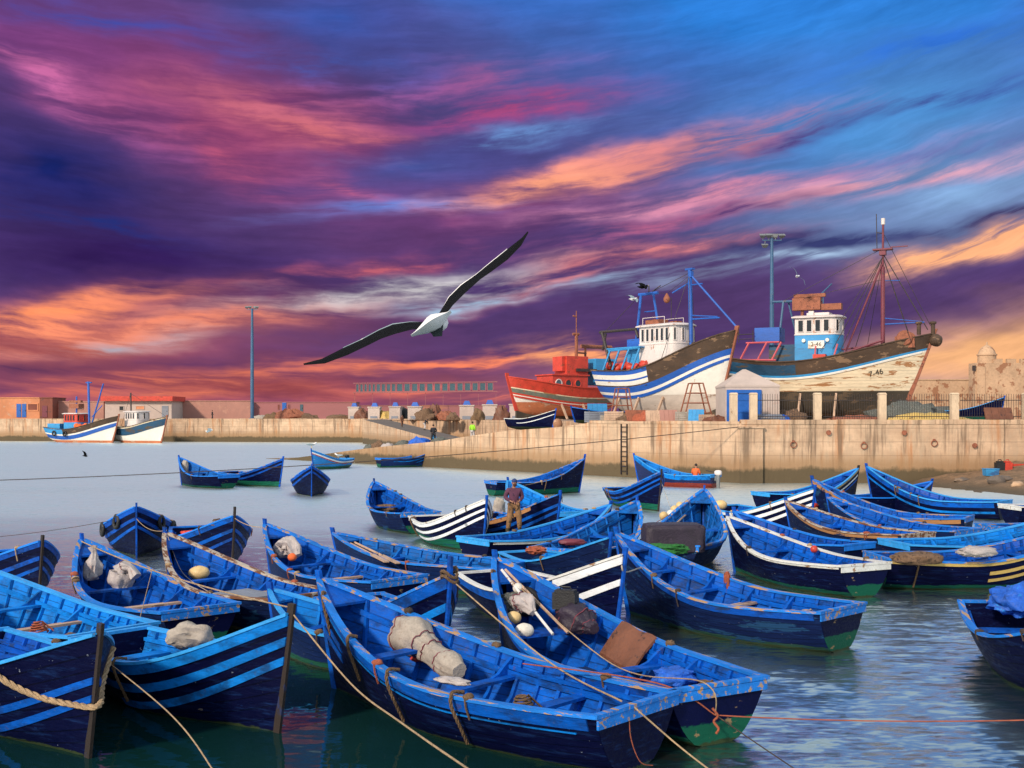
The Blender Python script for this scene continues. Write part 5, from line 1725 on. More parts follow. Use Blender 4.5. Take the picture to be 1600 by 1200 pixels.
    fr = [((1.4, -1.5, 6.15), (4.2, -1.5, 6.15), 0.08)]
    for x in (0.9, 2.4, 3.6):
        fr.append(((x, -1.75, 4.6), (x + 0.75, -1.5, 6.15), 0.09))
    fr += [((0.9, -1.8, 4.75), (4.0, -1.8, 4.65), 0.08)]
    tubes(r, 'shelter_frame', 'pinkred', fr, 0.09, 6)
    boxes(r, 'aft_house', 'ship_teal', [((4.3, 0.2, 5.0), (2.2, 2.4, 1.9))])
    tubes(r, 'deck_railing', 'iron', [((0.6, -1.2, 6.9), (2.0, -1.2, 6.9), 0.035), ((0.6, -1.2, 6.5), (2.0, -1.2, 6.5), 0.03), ((0.7, -1.2, 6.2), (0.7, -1.2, 7.2), 0.035), ((1.9, -1.2, 6.2), (1.9, -1.2, 7.2), 0.035)])
    g0 = x0 - 1.3
    tubes(r, 'radar_mast', 'steel_blue', [((g0 - 0.3, -0.6, 5.5), (g0 + 0.1, -0.3, 9.6), 0.10), ((g0 + 1.2, 0.4, 6.0), (g0 + 0.4, 0.1, 9.6), 0.08), ((g0 - 1.0, -0.3, 9.6), (g0 + 3.2, 0, 9.55), 0.10), ((g0 - 0.9, -.3, 9.4), (g0 - 0.9, -.3, 10.2), 0.12), ((g0 - .8, -.3, 10), (g0 - .8, -.3, 11.2), 0.03), ((g0 + 2.6, 0, 9.6), (g0 + 4.0, 0, 10.9), 0.06), ((g0 + 3.3, 0, 7.6), (g0 + 3.3, 0, 10.2), 0.05)])
    boxes(r, 'radar_cluster', 'rust', [((g0 + 2.0, 0, 9.3), (2.3, 0.8, 1.0)), ((g0 + 4.0, 0, 9.0), (1.6, 0.6, 0.5)), ((g0 + 2.2, 0, 10.0), (2.6, 0.3, 0.28)), ((g0 + 1.6, 0, 8.4), (0.2, 0.3, 0.9)), ((g0 + 2.4, 0, 8.5), (0.2, 0.3, 0.9))])
    boxes(r, 'red_bin', 'red', [((x0 + 2.1, -1.75, dz(.5) + 1.05), (1.0, 0.5, 0.5))])
    tubes(r, 'red_rail', 'pinkred', [((x0 + 1.7, -1.9, dz(.5) + .6), (x0 + 1.8, -1.8, dz(.5) + 2.0), 0.07), ((x0 + 3.2, -1.9, dz(.5) + .9), (x0 + 3.5, -1.7, dz(.5) + 2.1), 0.07), ((x0 + 3.2, -1.9, dz(.5) + 1.1), (x0 + 2.5, -1.9, dz(.5) + .8), 0.07)])
    txt(r, '7-46', None, None, 0.62, 'ship_bottom', 'hull_number', on=(h, 0.83, 2.15, -1))
    for a_, b_ in (((mx, 0, 13.5), (g0 + 0.2, -.2, 9.7)), ((mx, 0, 14.8), (X(1.0) - 0.3, 0, h.zb + 0.6)), ((mx, -.1, 12.8), (mx - 4.6, -1.6, 5.3)), ((mx, .1, 12.8), (mx - 1.6, 2.0, 5.6)), ((mx, -.1, 12.8), (mx + 2.4, -1.7, 5.8))):
        tubes(r, 'stay', 'iron', [(a_, b_, 0.022)], n=5)
    for i in range(6):
        mb = MB()
        mb.blob((mx - 4.4 + i * 0.7, -0.5 + 0.35 * math.sin(i * 2.3), dz(.6) + 0.85 + 0.12 * math.cos(i * 3)), (0.5, 0.45, 0.34), i + 3, 0.35, 2.4, 7)
        mb.build('net_bundle', ('net', 'rust', 'net_grey')[i % 3], r, 60)
    props(r, h, L)
    return r, h, L


def txt(parent, s, loc, rot, size, m, name, on=None):
    cu = bpy.data.curves.new(name, 'FONT')
    cu.body = s
    cu.size = size
    cu.extrude = 0.006
    cu.align_x = 'CENTER'
    cu.align_y = 'CENTER'
    cu.materials.append(M[m])
    o = bpy.data.objects.new(name, cu)
    COL.objects.link(o)
    o.parent = parent
    bpy.context.view_layer.update()
    me = bpy.data.meshes.new_from_object(o.evaluated_get(bpy.context.evaluated_depsgraph_get()))
    bpy.data.objects.remove(o)
    o = bpy.data.objects.new(name, me)
    COL.objects.link(o)
    o.parent = parent
    if on:
        h, t, d, sd = on
        z = h.sheer(t) - d
        p = h.p(t, z, sd)
        a = h.p(t + 0.02, h.sheer(t + .02) - d, sd) - h.p(t - 0.02, h.sheer(t - .02) - d, sd)
        b = h.p(t, z + 0.2, sd) - h.p(t, z - 0.2, sd)
        X = a.normalized()
        Z = X.cross(b).normalized()
        Y = Z.cross(X)
        mt = Matrix((X, Y, Z)).transposed().to_4x4()
        mt.translation = p + Z * 0.03
        o.matrix_local = mt
    else:
        o.location = loc
        o.rotation_euler = rot
    return o


def make_red_ship():
    bands = [(0.95, 'red'), (1.05, 'ship_plank'), (1.45, 'ship_sage'), (1.62, 'red'), (1.72, 'ship_white'), (1.84, 'red')]
    r, h, L = ship('S3', 'red trawler with a round windowed red deckhouse behind the white striped trawler', (10.2, 113), (-0.5, 106), 4.5, 4.4, (2.9, 2.75, 3.75), bands, 'ship_white', 1.35, 'ship_orange', rake=1.2, full=0.32, rails='red', stem='red')
    dz = lambda t: h.sheer(t) - 0.85
    X = lambda t: h.x(t, h.sheer(t))
    x0 = X(0.36)
    mb = MB()
    mb.box((x0 + 2.2, 0, dz(.45) + 1.0), (4.2, 2.7, 2.0))
    hs = mb.build('deckhouse', 'red', r)
    boxes(hs, 'deckhouse_roof', 'red', [((x0 + 2.2, 0, dz(.45) + 2.06), (4.5, 2.95, 0.12))])
    for i, mt in enumerate(('teal_glass', 'glass', 'glass')):
        for sd in (1, -1):
            mb = MB()
            pts = [(0.36 * math.cos(a), 0, 0.36 * math.sin(a)) for a in [2 * math.pi * k / 18 for k in range(18)]]
            mb.tube(pts, 0.06, 6, closed=True)
            p = mb.build('porthole', 'red' if i else 'ship_house', hs, 40)
            p.location = (x0 + 3.6 - i * 1.15, sd * 1.37, dz(.45) + 1.25)
            mb = MB()
            mb.lathe([(0.33, -0.015), (0.33, 0.015)], 18)
            q = mb.build('pane', mt, p)
            q.rotation_euler = (R(90), 0, 0)
    boxes(r, 'funnel_house', 'red', [((x0 + 1.1, 0, dz(.4) + 3.0), (2.6, 2.0, 1.9)), ((x0 + 2.2, 0, dz(.4) + 3.2), (1.2, 1.6, 1.4))])
    boxes(r, 'dark_awning', 'iron', [((x0 + 0.1, 0, dz(.4) + 2.6), (2.4, 2.5, 0.3))])
    tubes(r, 'mast', 'rust', [((x0 + 0.5, 0, dz(.4) + 2.0), (x0 + 0.5, 0, 8.2), 0.16), ((x0 + 0.5, 0, 8.2), (x0 + 0.5, 0, 10.4), 0.05), ((x0 + .2, 0, 8.1), (x0 + 0.9, 0, 8.1), 0.14), ((x0 + .5, 0, 9.8), (x0 + .9, 0, 9.9), 0.08)], 0.16, 8)
    tubes(r, 'gantry', 'rust', [((x0 - 1.2, -0.8, 4.5), (x0 - 1.2, -0.8, 7.0), 0.12), ((x0 - 4.0, -.8, 4.0), (x0 - 4.0, -.8, 7.0), 0.12), ((x0 - 0.7, -.8, 7.0), (x0 - 4.5, -.8, 7.0), 0.2), ((x0 + .5, -.2, 6.3), (x0 - 1.3, -.8, 6.3), 0.09), ((x0 - 1.2, -.8, 5.4), (x0 - 4, -.8, 5.5), 0.08)])
    boxes(r, 'water_tank', 'ship_cyan', [((x0 - 2.4, 0, 4.4), (2.6, 2.2, 2.6))])
    props(r, h, L)


def moored(key, label, bow_px, stern_px, d0, d1, cabin, hts, bands, brown, red_top, lower='ship_orange'):
    s, b = atd(stern_px, 680, d1), atd(bow_px, 680, d0)
    r, h, L = ship(key, label, (s.x, s.y), (b.x, b.y), -0.75, 5.0, hts, bands, 'ship_white', 1.15, lower, brown=brown, rake=1.8, full=0.30, bowp=3.0)
    dz = lambda t: h.sheer(t) - 0.85
    X = lambda t: h.x(t, h.sheer(t))
    x0 = X(0.30)
    hs = wheelhouse(r, x0, x0 + 3.6, 2.8, dz(.4), dz(.4) + 3.5, 'ship_cyan' if red_top else 'ship_house', 'red' if red_top else 'ship_house', dz(.4) + 2.1, 4, 3)
    mx = X(0.62)
    if red_top:
        tubes(r, 'mast', 'ship_blue', [((mx, 0, dz(.6)), (mx - 0.3, 0, 11.4), 0.2), ((mx - .9, 0, 11.2), (mx + .5, 0, 11.2), 0.12)], 0.2, 8)
        tubes(r, 'cargo_boom', 'ship_blue', [((mx + 0.2, 0, dz(.6) + .5), (mx + 3.0, 0.4, 11.0), 0.13), ((mx + .6, 0, 5.2), (mx + 2.9, .2, 7.2), 0.08)])
        boxes(r, 'radar_cluster', 'rust', [((x0 + 1.6, 0, dz(.4) + 4.9), (2.4, 1.2, 0.8)), ((x0 + 1.4, 0, dz(.4) + 5.7), (3.0, 0.5, 0.4))])
        tubes(r, 'radar_mast', 'ship_blue', [((x0 + 1.6, 0, dz(.4) + 3.5), (x0 + 1.6, 0, dz(.4) + 6.6), 0.15)])
        boxes(r, 'net_bin', 'ship_cyan', [((X(.14), 0, dz(.14) + 1.0), (3.2, 3.0, 1.4))])
        mb = MB()
        for i in range(7):
            mb.blob((X(0.5) + i * 0.42, -1.2 + 0.3 * math.sin(i * 2), dz(.55) + 1.0 + 0.2 * math.cos(i)), (0.5, 0.45, 0.5), i, 0.2, 2, 6)
        mb.build('float_pile', 'orange', r, 60)
    else:
        tubes(r, 'mast', 'iron', [((mx - 4, 0, dz(.6)), (mx - 4.2, 0, 9.4), 0.13)], 0.13, 8)
        tubes(r, 'rigging_wire', 'iron', [((mx - 4.2, 0, 9.3), (X(1), 0, h.zb), 0.03), ((mx - 4.2, 0, 9.3), (0.3, 0, h.zst), 0.03)])
    for t in (0.2, 0.4) if red_top else (0.25,):
        q = h.p(t, h.sheer(t) - 0.8, -1, 0.2)
        mb = MB()
        mb.tube([q + Vector((0.4 * math.cos(a), 0, 0.4 * math.sin(a))) for a in [2 * math.pi * k / 14 for k in range(14)]], 0.13, 6, closed=True)
        mb.build('tyre_fender', 'black', r, 60)


make_white_trawler()
make_plank_trawler()
make_red_ship()
moored('T1', 'small trawler with a red wheelhouse band and brown bow, afloat by the far quay', 186, 84, 192, 200, None, (3.4, 3.05, 5.4), [(0.9, 'ship_cyan'), (1.15, 'ship_white'), (1.75, 'ship_blue')], (0.35, 0.9, 'ship_brown'), True)
moored('T2', 'small trawler with a plain white wheelhouse, afloat beside the brown bowed trawler', 261, 188, 189, 197, None, (3.6, 3.4, 5.2), [(0.2, 'ship_plank'), (1.35, 'ship_teal')], None, False)

# ------------------------------------------------------------------ people
def skin_mesh(name, joints, edges, radii, m, parent, sub=1, root=0):
    me = bpy.data.meshes.new(name)
    me.from_pydata([tuple(j) for j in joints], edges, [])
    me.materials.append(M[m])
    o = bpy.data.objects.new(name, me)
    COL.objects.link(o)
    o.parent = parent
    sk = o.modifiers.new('Skin', 'SKIN')
    sk.use_smooth_shade = True
    sk.branch_smoothing = 0.4
    if not me.skin_vertices:
        me.attributes.new('skin', 'FLOAT', 'POINT')
    for i, r in enumerate(radii):
        r = r if isinstance(r, tuple) else (r, r)
        me.skin_vertices[0].data[i].radius = r
        me.skin_vertices[0].data[i].use_root = (i == root)
    sb = o.modifiers.new('Subdivision', 'SUBSURF')
    sb.levels = sb.render_levels = sub
    return o


POSES = {
    'stand': dict(pel=(0, 0, .95), spi=(0, 0, 1.15), che=(0, 0, 1.36), nec=(0, .01, 1.50), hd0=(0, -.01, 1.57), hd1=(0, -.02, 1.65), hd2=(0, -.005, 1.73),
                  sh=(.18, .01, 1.42), el=(.25, .03, 1.14), wr=(.25, -.10, .92), ha=(.25, -.14, .84), hi=(.10, 0, .90), kn=(.13, -.03, .50), an=(.14, .03, .09), to=(.16, -.14, .04)),
    'hold': dict(pel=(0, 0, .95), spi=(0, -.01, 1.15), che=(0, -.01, 1.36), nec=(0, -.01, 1.50), hd0=(0, -.03, 1.57), hd1=(0.01, -.05, 1.65), hd2=(0.01, -.035, 1.73),
                 sh=(.19, .0, 1.42), el=(.29, .04, 1.16), wr=(.13, -.20, 1.05), ha=(.06, -.245, 1.01), hi=(.10, 0, .90), kn=(.16, -.07, .50), an=(.20, .03, .09), to=(.23, -.14, .04)),
    'sit': dict(pel=(0, 0, .40), spi=(0, -.03, .60), che=(0, -.07, .82), nec=(0, -.08, .96), hd0=(0, -.10, 1.03), hd1=(0, -.12, 1.11), hd2=(0, -.10, 1.19),
                sh=(.18, -.06, .88), el=(.25, -.12, .62), wr=(.18, -.34, .52), ha=(.14, -.42, .50), hi=(.10, -.02, .38), kn=(.14, -.42, .46), an=(.14, -.40, .08), to=(.15, -.56, .04)),
    'bend': dict(pel=(0, .05, .92), spi=(0, -.06, 1.08), che=(0, -.22, 1.22), nec=(0, -.33, 1.30), hd0=(0, -.38, 1.33), hd1=(0, -.45, 1.36), hd2=(0, -.50, 1.42),
                 sh=(.18, -.25, 1.26), el=(.24, -.30, .98), wr=(.20, -.42, .78), ha=(.18, -.46, .70), hi=(.10, .05, .88), kn=(.12, -.06, .48), an=(.12, .06, .09), to=(.13, -.12, .04)),
}


def person(label, loc, rz, pose, top, legs, hair='hair', shoes='boots', sub=1, detail=False, stride=0.0, cap=None):
    P = {k: Vector(v) for k, v in POSES[pose].items()}
    root = tag(empty('person', loc, rz), label, 'person')

    def S(k, s):
        v = P[k].copy()
        v.x *= s
        if k in ('kn', 'an', 'to') and stride:
            v.y += s * stride * (0.5 if k == 'kn' else 1.0)
        return v
    J, Rd, E, ix = [], [], [], {}

    def put(k, v, r, to=None):
        ix[k] = len(J)
        J.append(v)
        Rd.append(r)
        if to is not None:
            E.append((ix[to], ix[k]))
    put('pel', P['pel'], (.135, .095))
    put('spi', P['spi'], (.125, .09), 'pel')
    put('che', P['che'], (.15, .10), 'spi')
    put('nec', P['nec'], .052, 'che')
    put('hd0', P['hd0'], (.062, .066), 'nec')
    put('hd1', P['hd1'], (.080, .098), 'hd0')
    put('hd2', P['hd2'], (.058, .07), 'hd1')
    for s, n in ((1, 'L'), (-1, 'R')):
        put('sh' + n, S('sh', s), .055, 'che')
        put('el' + n, S('el', s), .042, 'sh' + n)
        put('wr' + n, S('wr', s), .028, 'el' + n)
        put('ha' + n, S('ha', s), (.036, .018), 'wr' + n)
        put('hi' + n, S('hi', s), .085, 'pel')
        put('kn' + n, S('kn', s), .058, 'hi' + n)
        put('an' + n, S('an', s), .038, 'kn' + n)
        put('to' + n, S('to', s), (.036, .028), 'an' + n)
    body = skin_mesh('body', J, E, Rd, 'skin', root, sub)
    ids = ['pel', 'spi', 'che', 'shL', 'elL', 'wrL', 'shR', 'elR', 'wrR', 'nec']
    loc_j = [J[ix[k]].copy() for k in ids]
    loc_j[0] = P['pel'].lerp(P['spi'], -0.30)
    loc_j[9] = P['che'].lerp(P['nec'], 0.80)
    for k in (5, 8):
        loc_j[k] = loc_j[k].lerp(loc_j[k - 1], 0.12)
    skin_mesh('jumper', loc_j, [(0, 1), (1, 2), (2, 3), (3, 4), (4, 5), (2, 6), (6, 7), (7, 8), (2, 9)], [(.185, .145), (.185, .15), (.20, .15), .100, .082, .058, .100, .082, .058, .075], top, root, sub)
    ids = ['pel', 'hiL', 'knL', 'anL', 'hiR', 'knR', 'anR']
    lj = [J[ix[k]].copy() for k in ids]
    for k in (3, 6):
        lj[k] = lj[k].lerp(lj[k - 1], 0.10)
    skin_mesh('trousers', lj, [(0, 1), (1, 2), (2, 3), (0, 4), (4, 5), (5, 6)], [(.155, .12), .118, .100, .076, .118, .100, .076], legs, root, sub)
    for n in 'LR':
        a, t = J[ix['an' + n]], J[ix['to' + n]]
        skin_mesh('boot', [a + Vector((0, 0.02, 0.12)), a + Vector((0, 0.02, -0.02)), t], [(0, 1), (1, 2)], [.085, .072, (.062, .05)], shoes, root, sub)
    h1, h2 = P['hd1'], P['hd2']
    mb = MB()
    mb.blob(h1 + Vector((0, 0.022, 0.045)), (.092, .108, .090), 3, 0.05, 3, 9)
    mb.build('cap' if cap else 'hair', cap or hair, root, 60)
    if detail:
        for s in (1, -1):
            mb = MB()
            mb.blob(h1 + Vector((s * .030, -.088, .012)), (.012, .010, .009), 1, 0, 1, 6)
            mb.build('eye', 'black', body, 60)
            mb = MB()
            mb.blob(h1 + Vector((s * .080, .01, -.005)), (.014, .026, .036), 2, .1, 2, 6)
            mb.build('ear', 'skin', body, 60)
        mb = MB()
        mb.blob(h1 + Vector((0, -.105, -.012)), (.014, .022, .026), 5, .1, 2, 6)
        mb.build('nose', 'skin', body, 60)
        mb = MB()
        mb.blob(h1 + Vector((0, -.066, -.068)), (.066, .050, .052), 7, .18, 4, 9)
        mb.build('beard', 'beard', root, 60)
        mb = MB()
        mb.blob(h1 + Vector((0, -.109, -.050)), (.024, .010, .007), 7, 0, 2, 6)
        mb.build('mouth', 'maroon', body, 60)
        for s in (1, -1):                                       # curled fingers, thumb from the side of the palm
            hd = J[ix['ha' + ('L' if s > 0 else 'R')]]
            wr = J[ix['wr' + ('L' if s > 0 else 'R')]]
            d = (hd - wr).normalized()
            up = Vector((0, 0, 1))
            side = d.cross(up).normalized()
            mb = MB()
            for q in range(4):
                b0 = hd + up * (0.030 - q * 0.020) + d * 0.02
                ln = (0.034, 0.040, 0.037, 0.029)[q]
                mb.tube([b0, b0 + d * ln, b0 + d * ln * 1.4 - side * s * 0.028, b0 + d * ln * 0.9 - side * s * 0.05], [.0095, .009, .008, .007], 6)
            t0 = hd + up * 0.035 - d * 0.03
            mb.tube([t0, t0 + up * 0.022 + d * 0.02, t0 + up * 0.020 + d * 0.055], [.011, .010, .008], 6)
            mb.build('fingers', 'skin', body, 60)
    return root


mp = at(803, 831, 0.66)
person('bearded man in a plum jumper and blue cap standing in the long blue boat', (mp.x, mp.y, 0.62), R(12), 'hold', 'plum', 'camo', cap='navy_cloth', sub=2, detail=True)
q = pier(1.19, 3.0, pier_z(1.19))
person('person in dark clothes standing on the sloping pier above the nets', q, R(200), 'hold', 'dark_clothes', 'dark_clothes')
q = pier(1.07, 4.6, pier_z(1.07))
person('person in a lime green jacket and pale trousers on the pier', q, R(150), 'stand', 'lime', 'pale_trousers')
q = pier(1.24, 4.2, pier_z(1.24))
person('person in pale blue sitting on the pier beside the standing figure', q, R(60), 'sit', 'ship_cyan', 'dark_clothes')
A_, B_ = atd(585, 654, 188), atd(722, 688, 128)
A_.z, B_.z = QZ + .05, 1.6
q = A_.lerp(B_, 0.42)
person('person in brown clothes near the top of the side ramp', q + Vector((0, -2, 0)), R(40), 'stand', 'brown_clothes', 'brown_clothes', stride=0.16)
q = A_.lerp(B_, 0.56)
person('person in dark clothes bending forward halfway down the side ramp', q + Vector((1.5, -2, 0)), R(60), 'bend', 'dark_clothes', 'pale_trousers', stride=0.18)
q = atd(324, 655, 212)
person('lone person in black walking along the far quay', (q.x, 215.5, QZ), R(90), 'stand', 'dark_clothes', 'dark_clothes', stride=0.15)
rt, hh = BOATS['AN']
q = bl('AN', 0.24, 0.1, z=0.45)
person('person in orange oilskins sitting in the light blue motor boat', (q.x, q.y, 0.24), R(150), 'sit', 'orange', 'orange')
q = atd(668, 652, 176)
person('person in brown standing among the net heaps at the ramp head', (q.x, q.y, QZ), R(-20), 'stand', 'brown_clothes', 'dark_clothes')


# ------------------------------------------------------------------ gulls
def big_gull():
    d0 = 5.7
    base = atd(682, 508, d0)
    z = lambda p, dy: atd(460 + p[0] / 4.21, 350 + p[1] / 4.21, d0 + dy) - base
    mb = MB()
    wings = [([(955, 600), (1020, 490), (1100, 410), (1200, 340), (1280, 270), (1400, 170), (1500, 90), (1534, 52)], [(985, 612), (1042, 535), (1122, 455), (1222, 365), (1294, 315), (1402, 235), (1492, 142), (1540, 56)]),
             ([(870, 655), (760, 655), (650, 668), (560, 705), (440, 768), (320, 820), (180, 890), (60, 920)], [(850, 690), (770, 695), (660, 724), (570, 755), (470, 805), (350, 862), (200, 918), (62, 928)])]
    for wi, (up, lo) in enumerate(wings):
        rg, tip = [], len(up) - 1
        for i, (u, l) in enumerate(zip(up, lo)):
            k = 1 - 0.75 * (i / tip) ** 2
            a, b = z(u, 0.13 * k), z(l, -0.10 * k)
            c = b - a
            n = c.cross(Vector((1, 0, 0.5 if wi == 0 else 0.3))).normalized() * 0.014 * k
            rg.append([a, a + c * 0.12 + n * 0.9, a + c * 0.4 + n, a + c * 0.75 + n * 0.5, b, a + c * 0.75 - n * 0.4, a + c * 0.35 - n * .8, a + c * 0.1 - n * .6])
        mb.rings(rg, 0)
        n8 = 8
        f0 = len(mb.f) - (len(rg) - 1) * n8 - 2
        for i in range(len(rg) - 1):
            for j in (0, 7):
                mb.m[f0 + i * n8 + j] = 1 if i < 5 else 0
            if i in (1, 2):
                mb.m[f0 + i * n8] = 2
        edge = [z(u, 0.13 * (1 - 0.75 * (i / tip) ** 2)) + Vector((0, -0.004, 0.004)) for i, u in enumerate(up)]
        mb.tube(edge[:6], [0.004, 0.007, 0.0075, 0.006, 0.0045, 0.002], 6, mi=2 if wi == 0 else 1)
    # white body and tail fan
    ax0, ax1 = z((772, 738), -0.16), z((1032, 578), -0.16)
    ax = ax1 - ax0
    dn = Vector((ax.z, 0, -ax.x)).normalized()
    rg = []
    for t, w, dd in ((0.0, 0.002, -0.02), (0.12, 0.010, 0), (0.28, 0.024, .02), (0.45, 0.040, 0.03), (0.62, 0.042, 0.03), (0.78, 0.026, .02), (0.9, 0.010, 0), (1.0, 0.002, -.02)):
        c = ax0 + ax * t
        rg.append([c + dn * (w * 0.85 * math.cos(a)) + Vector((0, 1, 0)) * ((0.05 + w * 3.2) * math.sin(a) + dd) for a in [2 * math.pi * k / 12 for k in range(12)]])
    mb.rings(rg, 2)
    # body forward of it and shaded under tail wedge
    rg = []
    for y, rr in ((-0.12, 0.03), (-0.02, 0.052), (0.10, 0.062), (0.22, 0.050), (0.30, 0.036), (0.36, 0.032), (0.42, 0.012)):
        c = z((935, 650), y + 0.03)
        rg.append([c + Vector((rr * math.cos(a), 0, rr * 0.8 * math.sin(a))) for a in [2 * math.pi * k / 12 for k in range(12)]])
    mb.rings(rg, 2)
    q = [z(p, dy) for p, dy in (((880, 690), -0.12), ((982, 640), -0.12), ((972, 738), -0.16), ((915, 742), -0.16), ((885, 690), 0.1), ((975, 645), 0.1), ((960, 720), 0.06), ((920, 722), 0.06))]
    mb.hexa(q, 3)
    o = mb.build('gull', ['feather_black', 'feather_slate', 'feather_white', 'feather_grey'], None, 50)
    o.location = base
    tag(o, 'large black winged gull with white tail, wings spread across the sky', 'gull')


big_gull()


def small_gull(loc, rz, label, flying=False, bank=0.0, dark=False, s=1.0):
    mb = MB()
    w = 2 if dark else 0
    rg = []
    for x, r, z in ((-0.26, .012, .03), (-0.16, .045, .015), (0, .075, 0), (.12, .065, .02), (.19, .045, .07), (.25, .048, .10), (.30, .028, .10), (.32, .012, .095)):
        rg.append([(x * s, r * math.cos(a) * s, (z + r * math.sin(a)) * s) for a in [2 * math.pi * k / 10 for k in range(10)]])
    mb.rings(rg, w)
    mb.lathe([(0.012 * s, 0), (0.002 * s, 0.06 * s)], 6, (0.33 * s, 0, 0.09 * s), 3)
    if flying:
        for sd in (1, -1):
            st = [(0.06, .05, .09, .16), (.22, .13, .08, .15), (.42, .15, .02, .12), (.66, .04, -.08, .05)]
            rg = [[((cx + ch) * s, sd * y * s, zz * s + .008), ((cx - ch * .3) * s, sd * y * s, zz * s + .01), ((cx - ch) * s, sd * y * s, zz * s), ((cx - ch * .3) * s, sd * y * s, zz * s - .008)] for (y, zz, cx, ch) in st]
            mb.rings(rg, 1 if not dark else 2, flip=sd < 0)
    else:
        for sd in (1, -1):
            mb.blob((-0.08 * s, sd * 0.06 * s, 0.02 * s), (0.22 * s, 0.025 * s, 0.05 * s), 1, 0.05, 2, 7, mi=1)
            mb.tube([(0.0, sd * 0.03 * s, -0.06 * s), (0.01, sd * 0.03 * s, -0.20 * s)], 0.008 * s, 5, mi=3)
    o = mb.build('gull', ['feather_white', 'feather_slate', 'feather_black', 'beak'], None, 50)
    o.location = Vector(loc) + Vector((0, 0, 0 if flying else 0.2 * s))
    o.rotation_euler = (bank, 0, rz)
    tag(o, label, 'gull')
    return o


small_gull(bl('AQ', 0.985, 0, z=BOATS['AQ'][1].zb + 0.13), 0.4, 'white gull perched on the bow post of the light blue pier boat', s=1.5)
small_gull(bl('AQ', 0.55, 0.95, 0.03), 2.6, 'white gull perched on the rail of the light blue pier boat', s=1.4)
small_gull(atd(132, 712, 125), 0.8, 'small dark gull gliding low over the open water', True, 0.9, True)
small_gull(atd(326, 674, 190), 0.2, 'white gull flying low along the far quay wall', True, 0.2, s=2.2)
small_gull(atd(1003, 449, 90), 0.3, 'dark gull gliding above the white trawler wheelhouse', True, 0.3, True, s=1.6)
small_gull(atd(988, 468, 90), 0.5, 'pale gull flapping over the white trawler goal post mast', True, 0.4, s=1.3)
small_gull(atd(1245, 432, 90), 1.2, 'pale gull rising above the planked trawler radar cluster', True, 0.9, s=1.5)


# ------------------------------------------------------------------ ropes
def rope(label, pts, r=0.012, m='rope_tan', name='mooring_rope', cat='rope', sag=0.0, grp=None, n=12):
    P = []
    if len(pts) == 2:
        P = seg_pts(pts[0], pts[1], sag, 22)
    else:
        for i in range(len(pts) - 1):
            p0, p1, p2, p3 = pts[max(i - 1, 0)], pts[i], pts[i + 1], pts[min(i + 2, len(pts) - 1)]
            for k in range(n):
                t = k / n
                P.append(0.5 * ((2 * p1) + (p2 - p0) * t + (2 * p0 - 5 * p1 + 4 * p2 - p3) * t * t + (3 * p1 - p0 - 3 * p2 + p3) * t ** 3))
        P.append(pts[-1])
    mb = MB()
    if r >= 0.022 and m != 'rope_dark':
        # three strands laid round each other
        k = max(2, int(sum((b - a).length for a, b in zip(P, P[1:])) / (r * 0.9)))
        L = [0.0]
        for a, b in zip(P, P[1:]):
            L.append(L[-1] + (b - a).length)
        Q, j = [], 0
        for i in range(k + 1):
            s = L[-1] * i / k
            while j < len(P) - 2 and L[j + 1] < s:
                j += 1
            Q.append(P[j].lerp(P[j + 1], min(max((s - L[j]) / max(L[j + 1] - L[j], 1e-6), 0), 1)))
        for st in range(3):
            pts = []
            for i, q in enumerate(Q):
                t = (Q[min(i + 1, k)] - Q[max(i - 1, 0)]).normalized()
                u = t.cross(V3((0.3, 0.2, 1))).normalized()
                w = t.cross(u)
                an = i * 0.62 + st * 2.094
                pts.append(q + (u * math.cos(an) + w * math.sin(an)) * r * 0.5)
            mb.tube(pts, r * 0.56, 5)
    else:
        mb.tube(P, r, 6)
    return tag(mb.build(name, m, None, 60), label, cat, grp)


V3 = Vector
rope('long dark mooring rope stretched low over the harbour to the quay corner', [at(-90, 753, 0.55), V3((C0.x - 0.1, C0.y - 0.05, 3.75))], 0.028, 'rope_dark', sag=0.55)
rope('pale rope from the bagged boat to the light blue boat stem', [bl('D', 0.97, 0.5, 0.05), bl('B', 0.99, 0, 0.10)], 0.012, sag=0.12)
rope('tan rope from the light blue boat stem across the bundle boat side', [bl('B', 0.99, 0, 0.06), at(548, 1068, 0.95), at(628, 1130, 1.0), at(735, 1204, 1.3)], 0.011)
rope('thick tan rope from the looped stem to the bundle boat stern', [bl('J', 0.985, 0, 0.0), bl('K', 0.40, -0.95, 0.06), bl('K', 0.02, 0.2, 0.06)], 0.012)
rope('tan rope trailing from the bundle boat stern down to the water', [bl('K', 0.0, 0.2, 0.05), at(1060, 1165, 0.35), at(1125, 1215, 0.2)], 0.011)
rope('thin brown rope hanging from the bundle boat transom', [bl('K', -0.004, 0.25, 0.04), bl('K', -0.01, 0.3, z=0.45), bl('K', -0.02, 0.15, z=0.12), at(1020, 1196, 0.02)], 0.007, 'rope_red')
kn = bl('L', -0.015, 0.15, z=0.42)
rope('orange rope running along the bundle boat to the knot behind the broad stern', [bl('K', 0.42, -0.6, 0.06), bl('K', 0.06, -1.0, 0.07), kn], 0.010, 'rope_red')
rope('taut orange rope stretched over open water from the stern knot', [kn, at(1640, 1124, 0.45)], 0.009, 'rope_red', sag=0.05)
rope('thin tan rope lying along the inside of the broad sterned boat', [bl('L', 0.93, 0.5, 0.05), bl('L', 0.45, -0.1, -0.2), bl('L', 0.01, 0.25, 0.05), kn], 0.009)
rope('dark thin rope running from the stern knot into the near water', [kn, at(1180, 1160, 0.25), at(1262, 1215, 0.0)], 0.008, 'rope_dark')
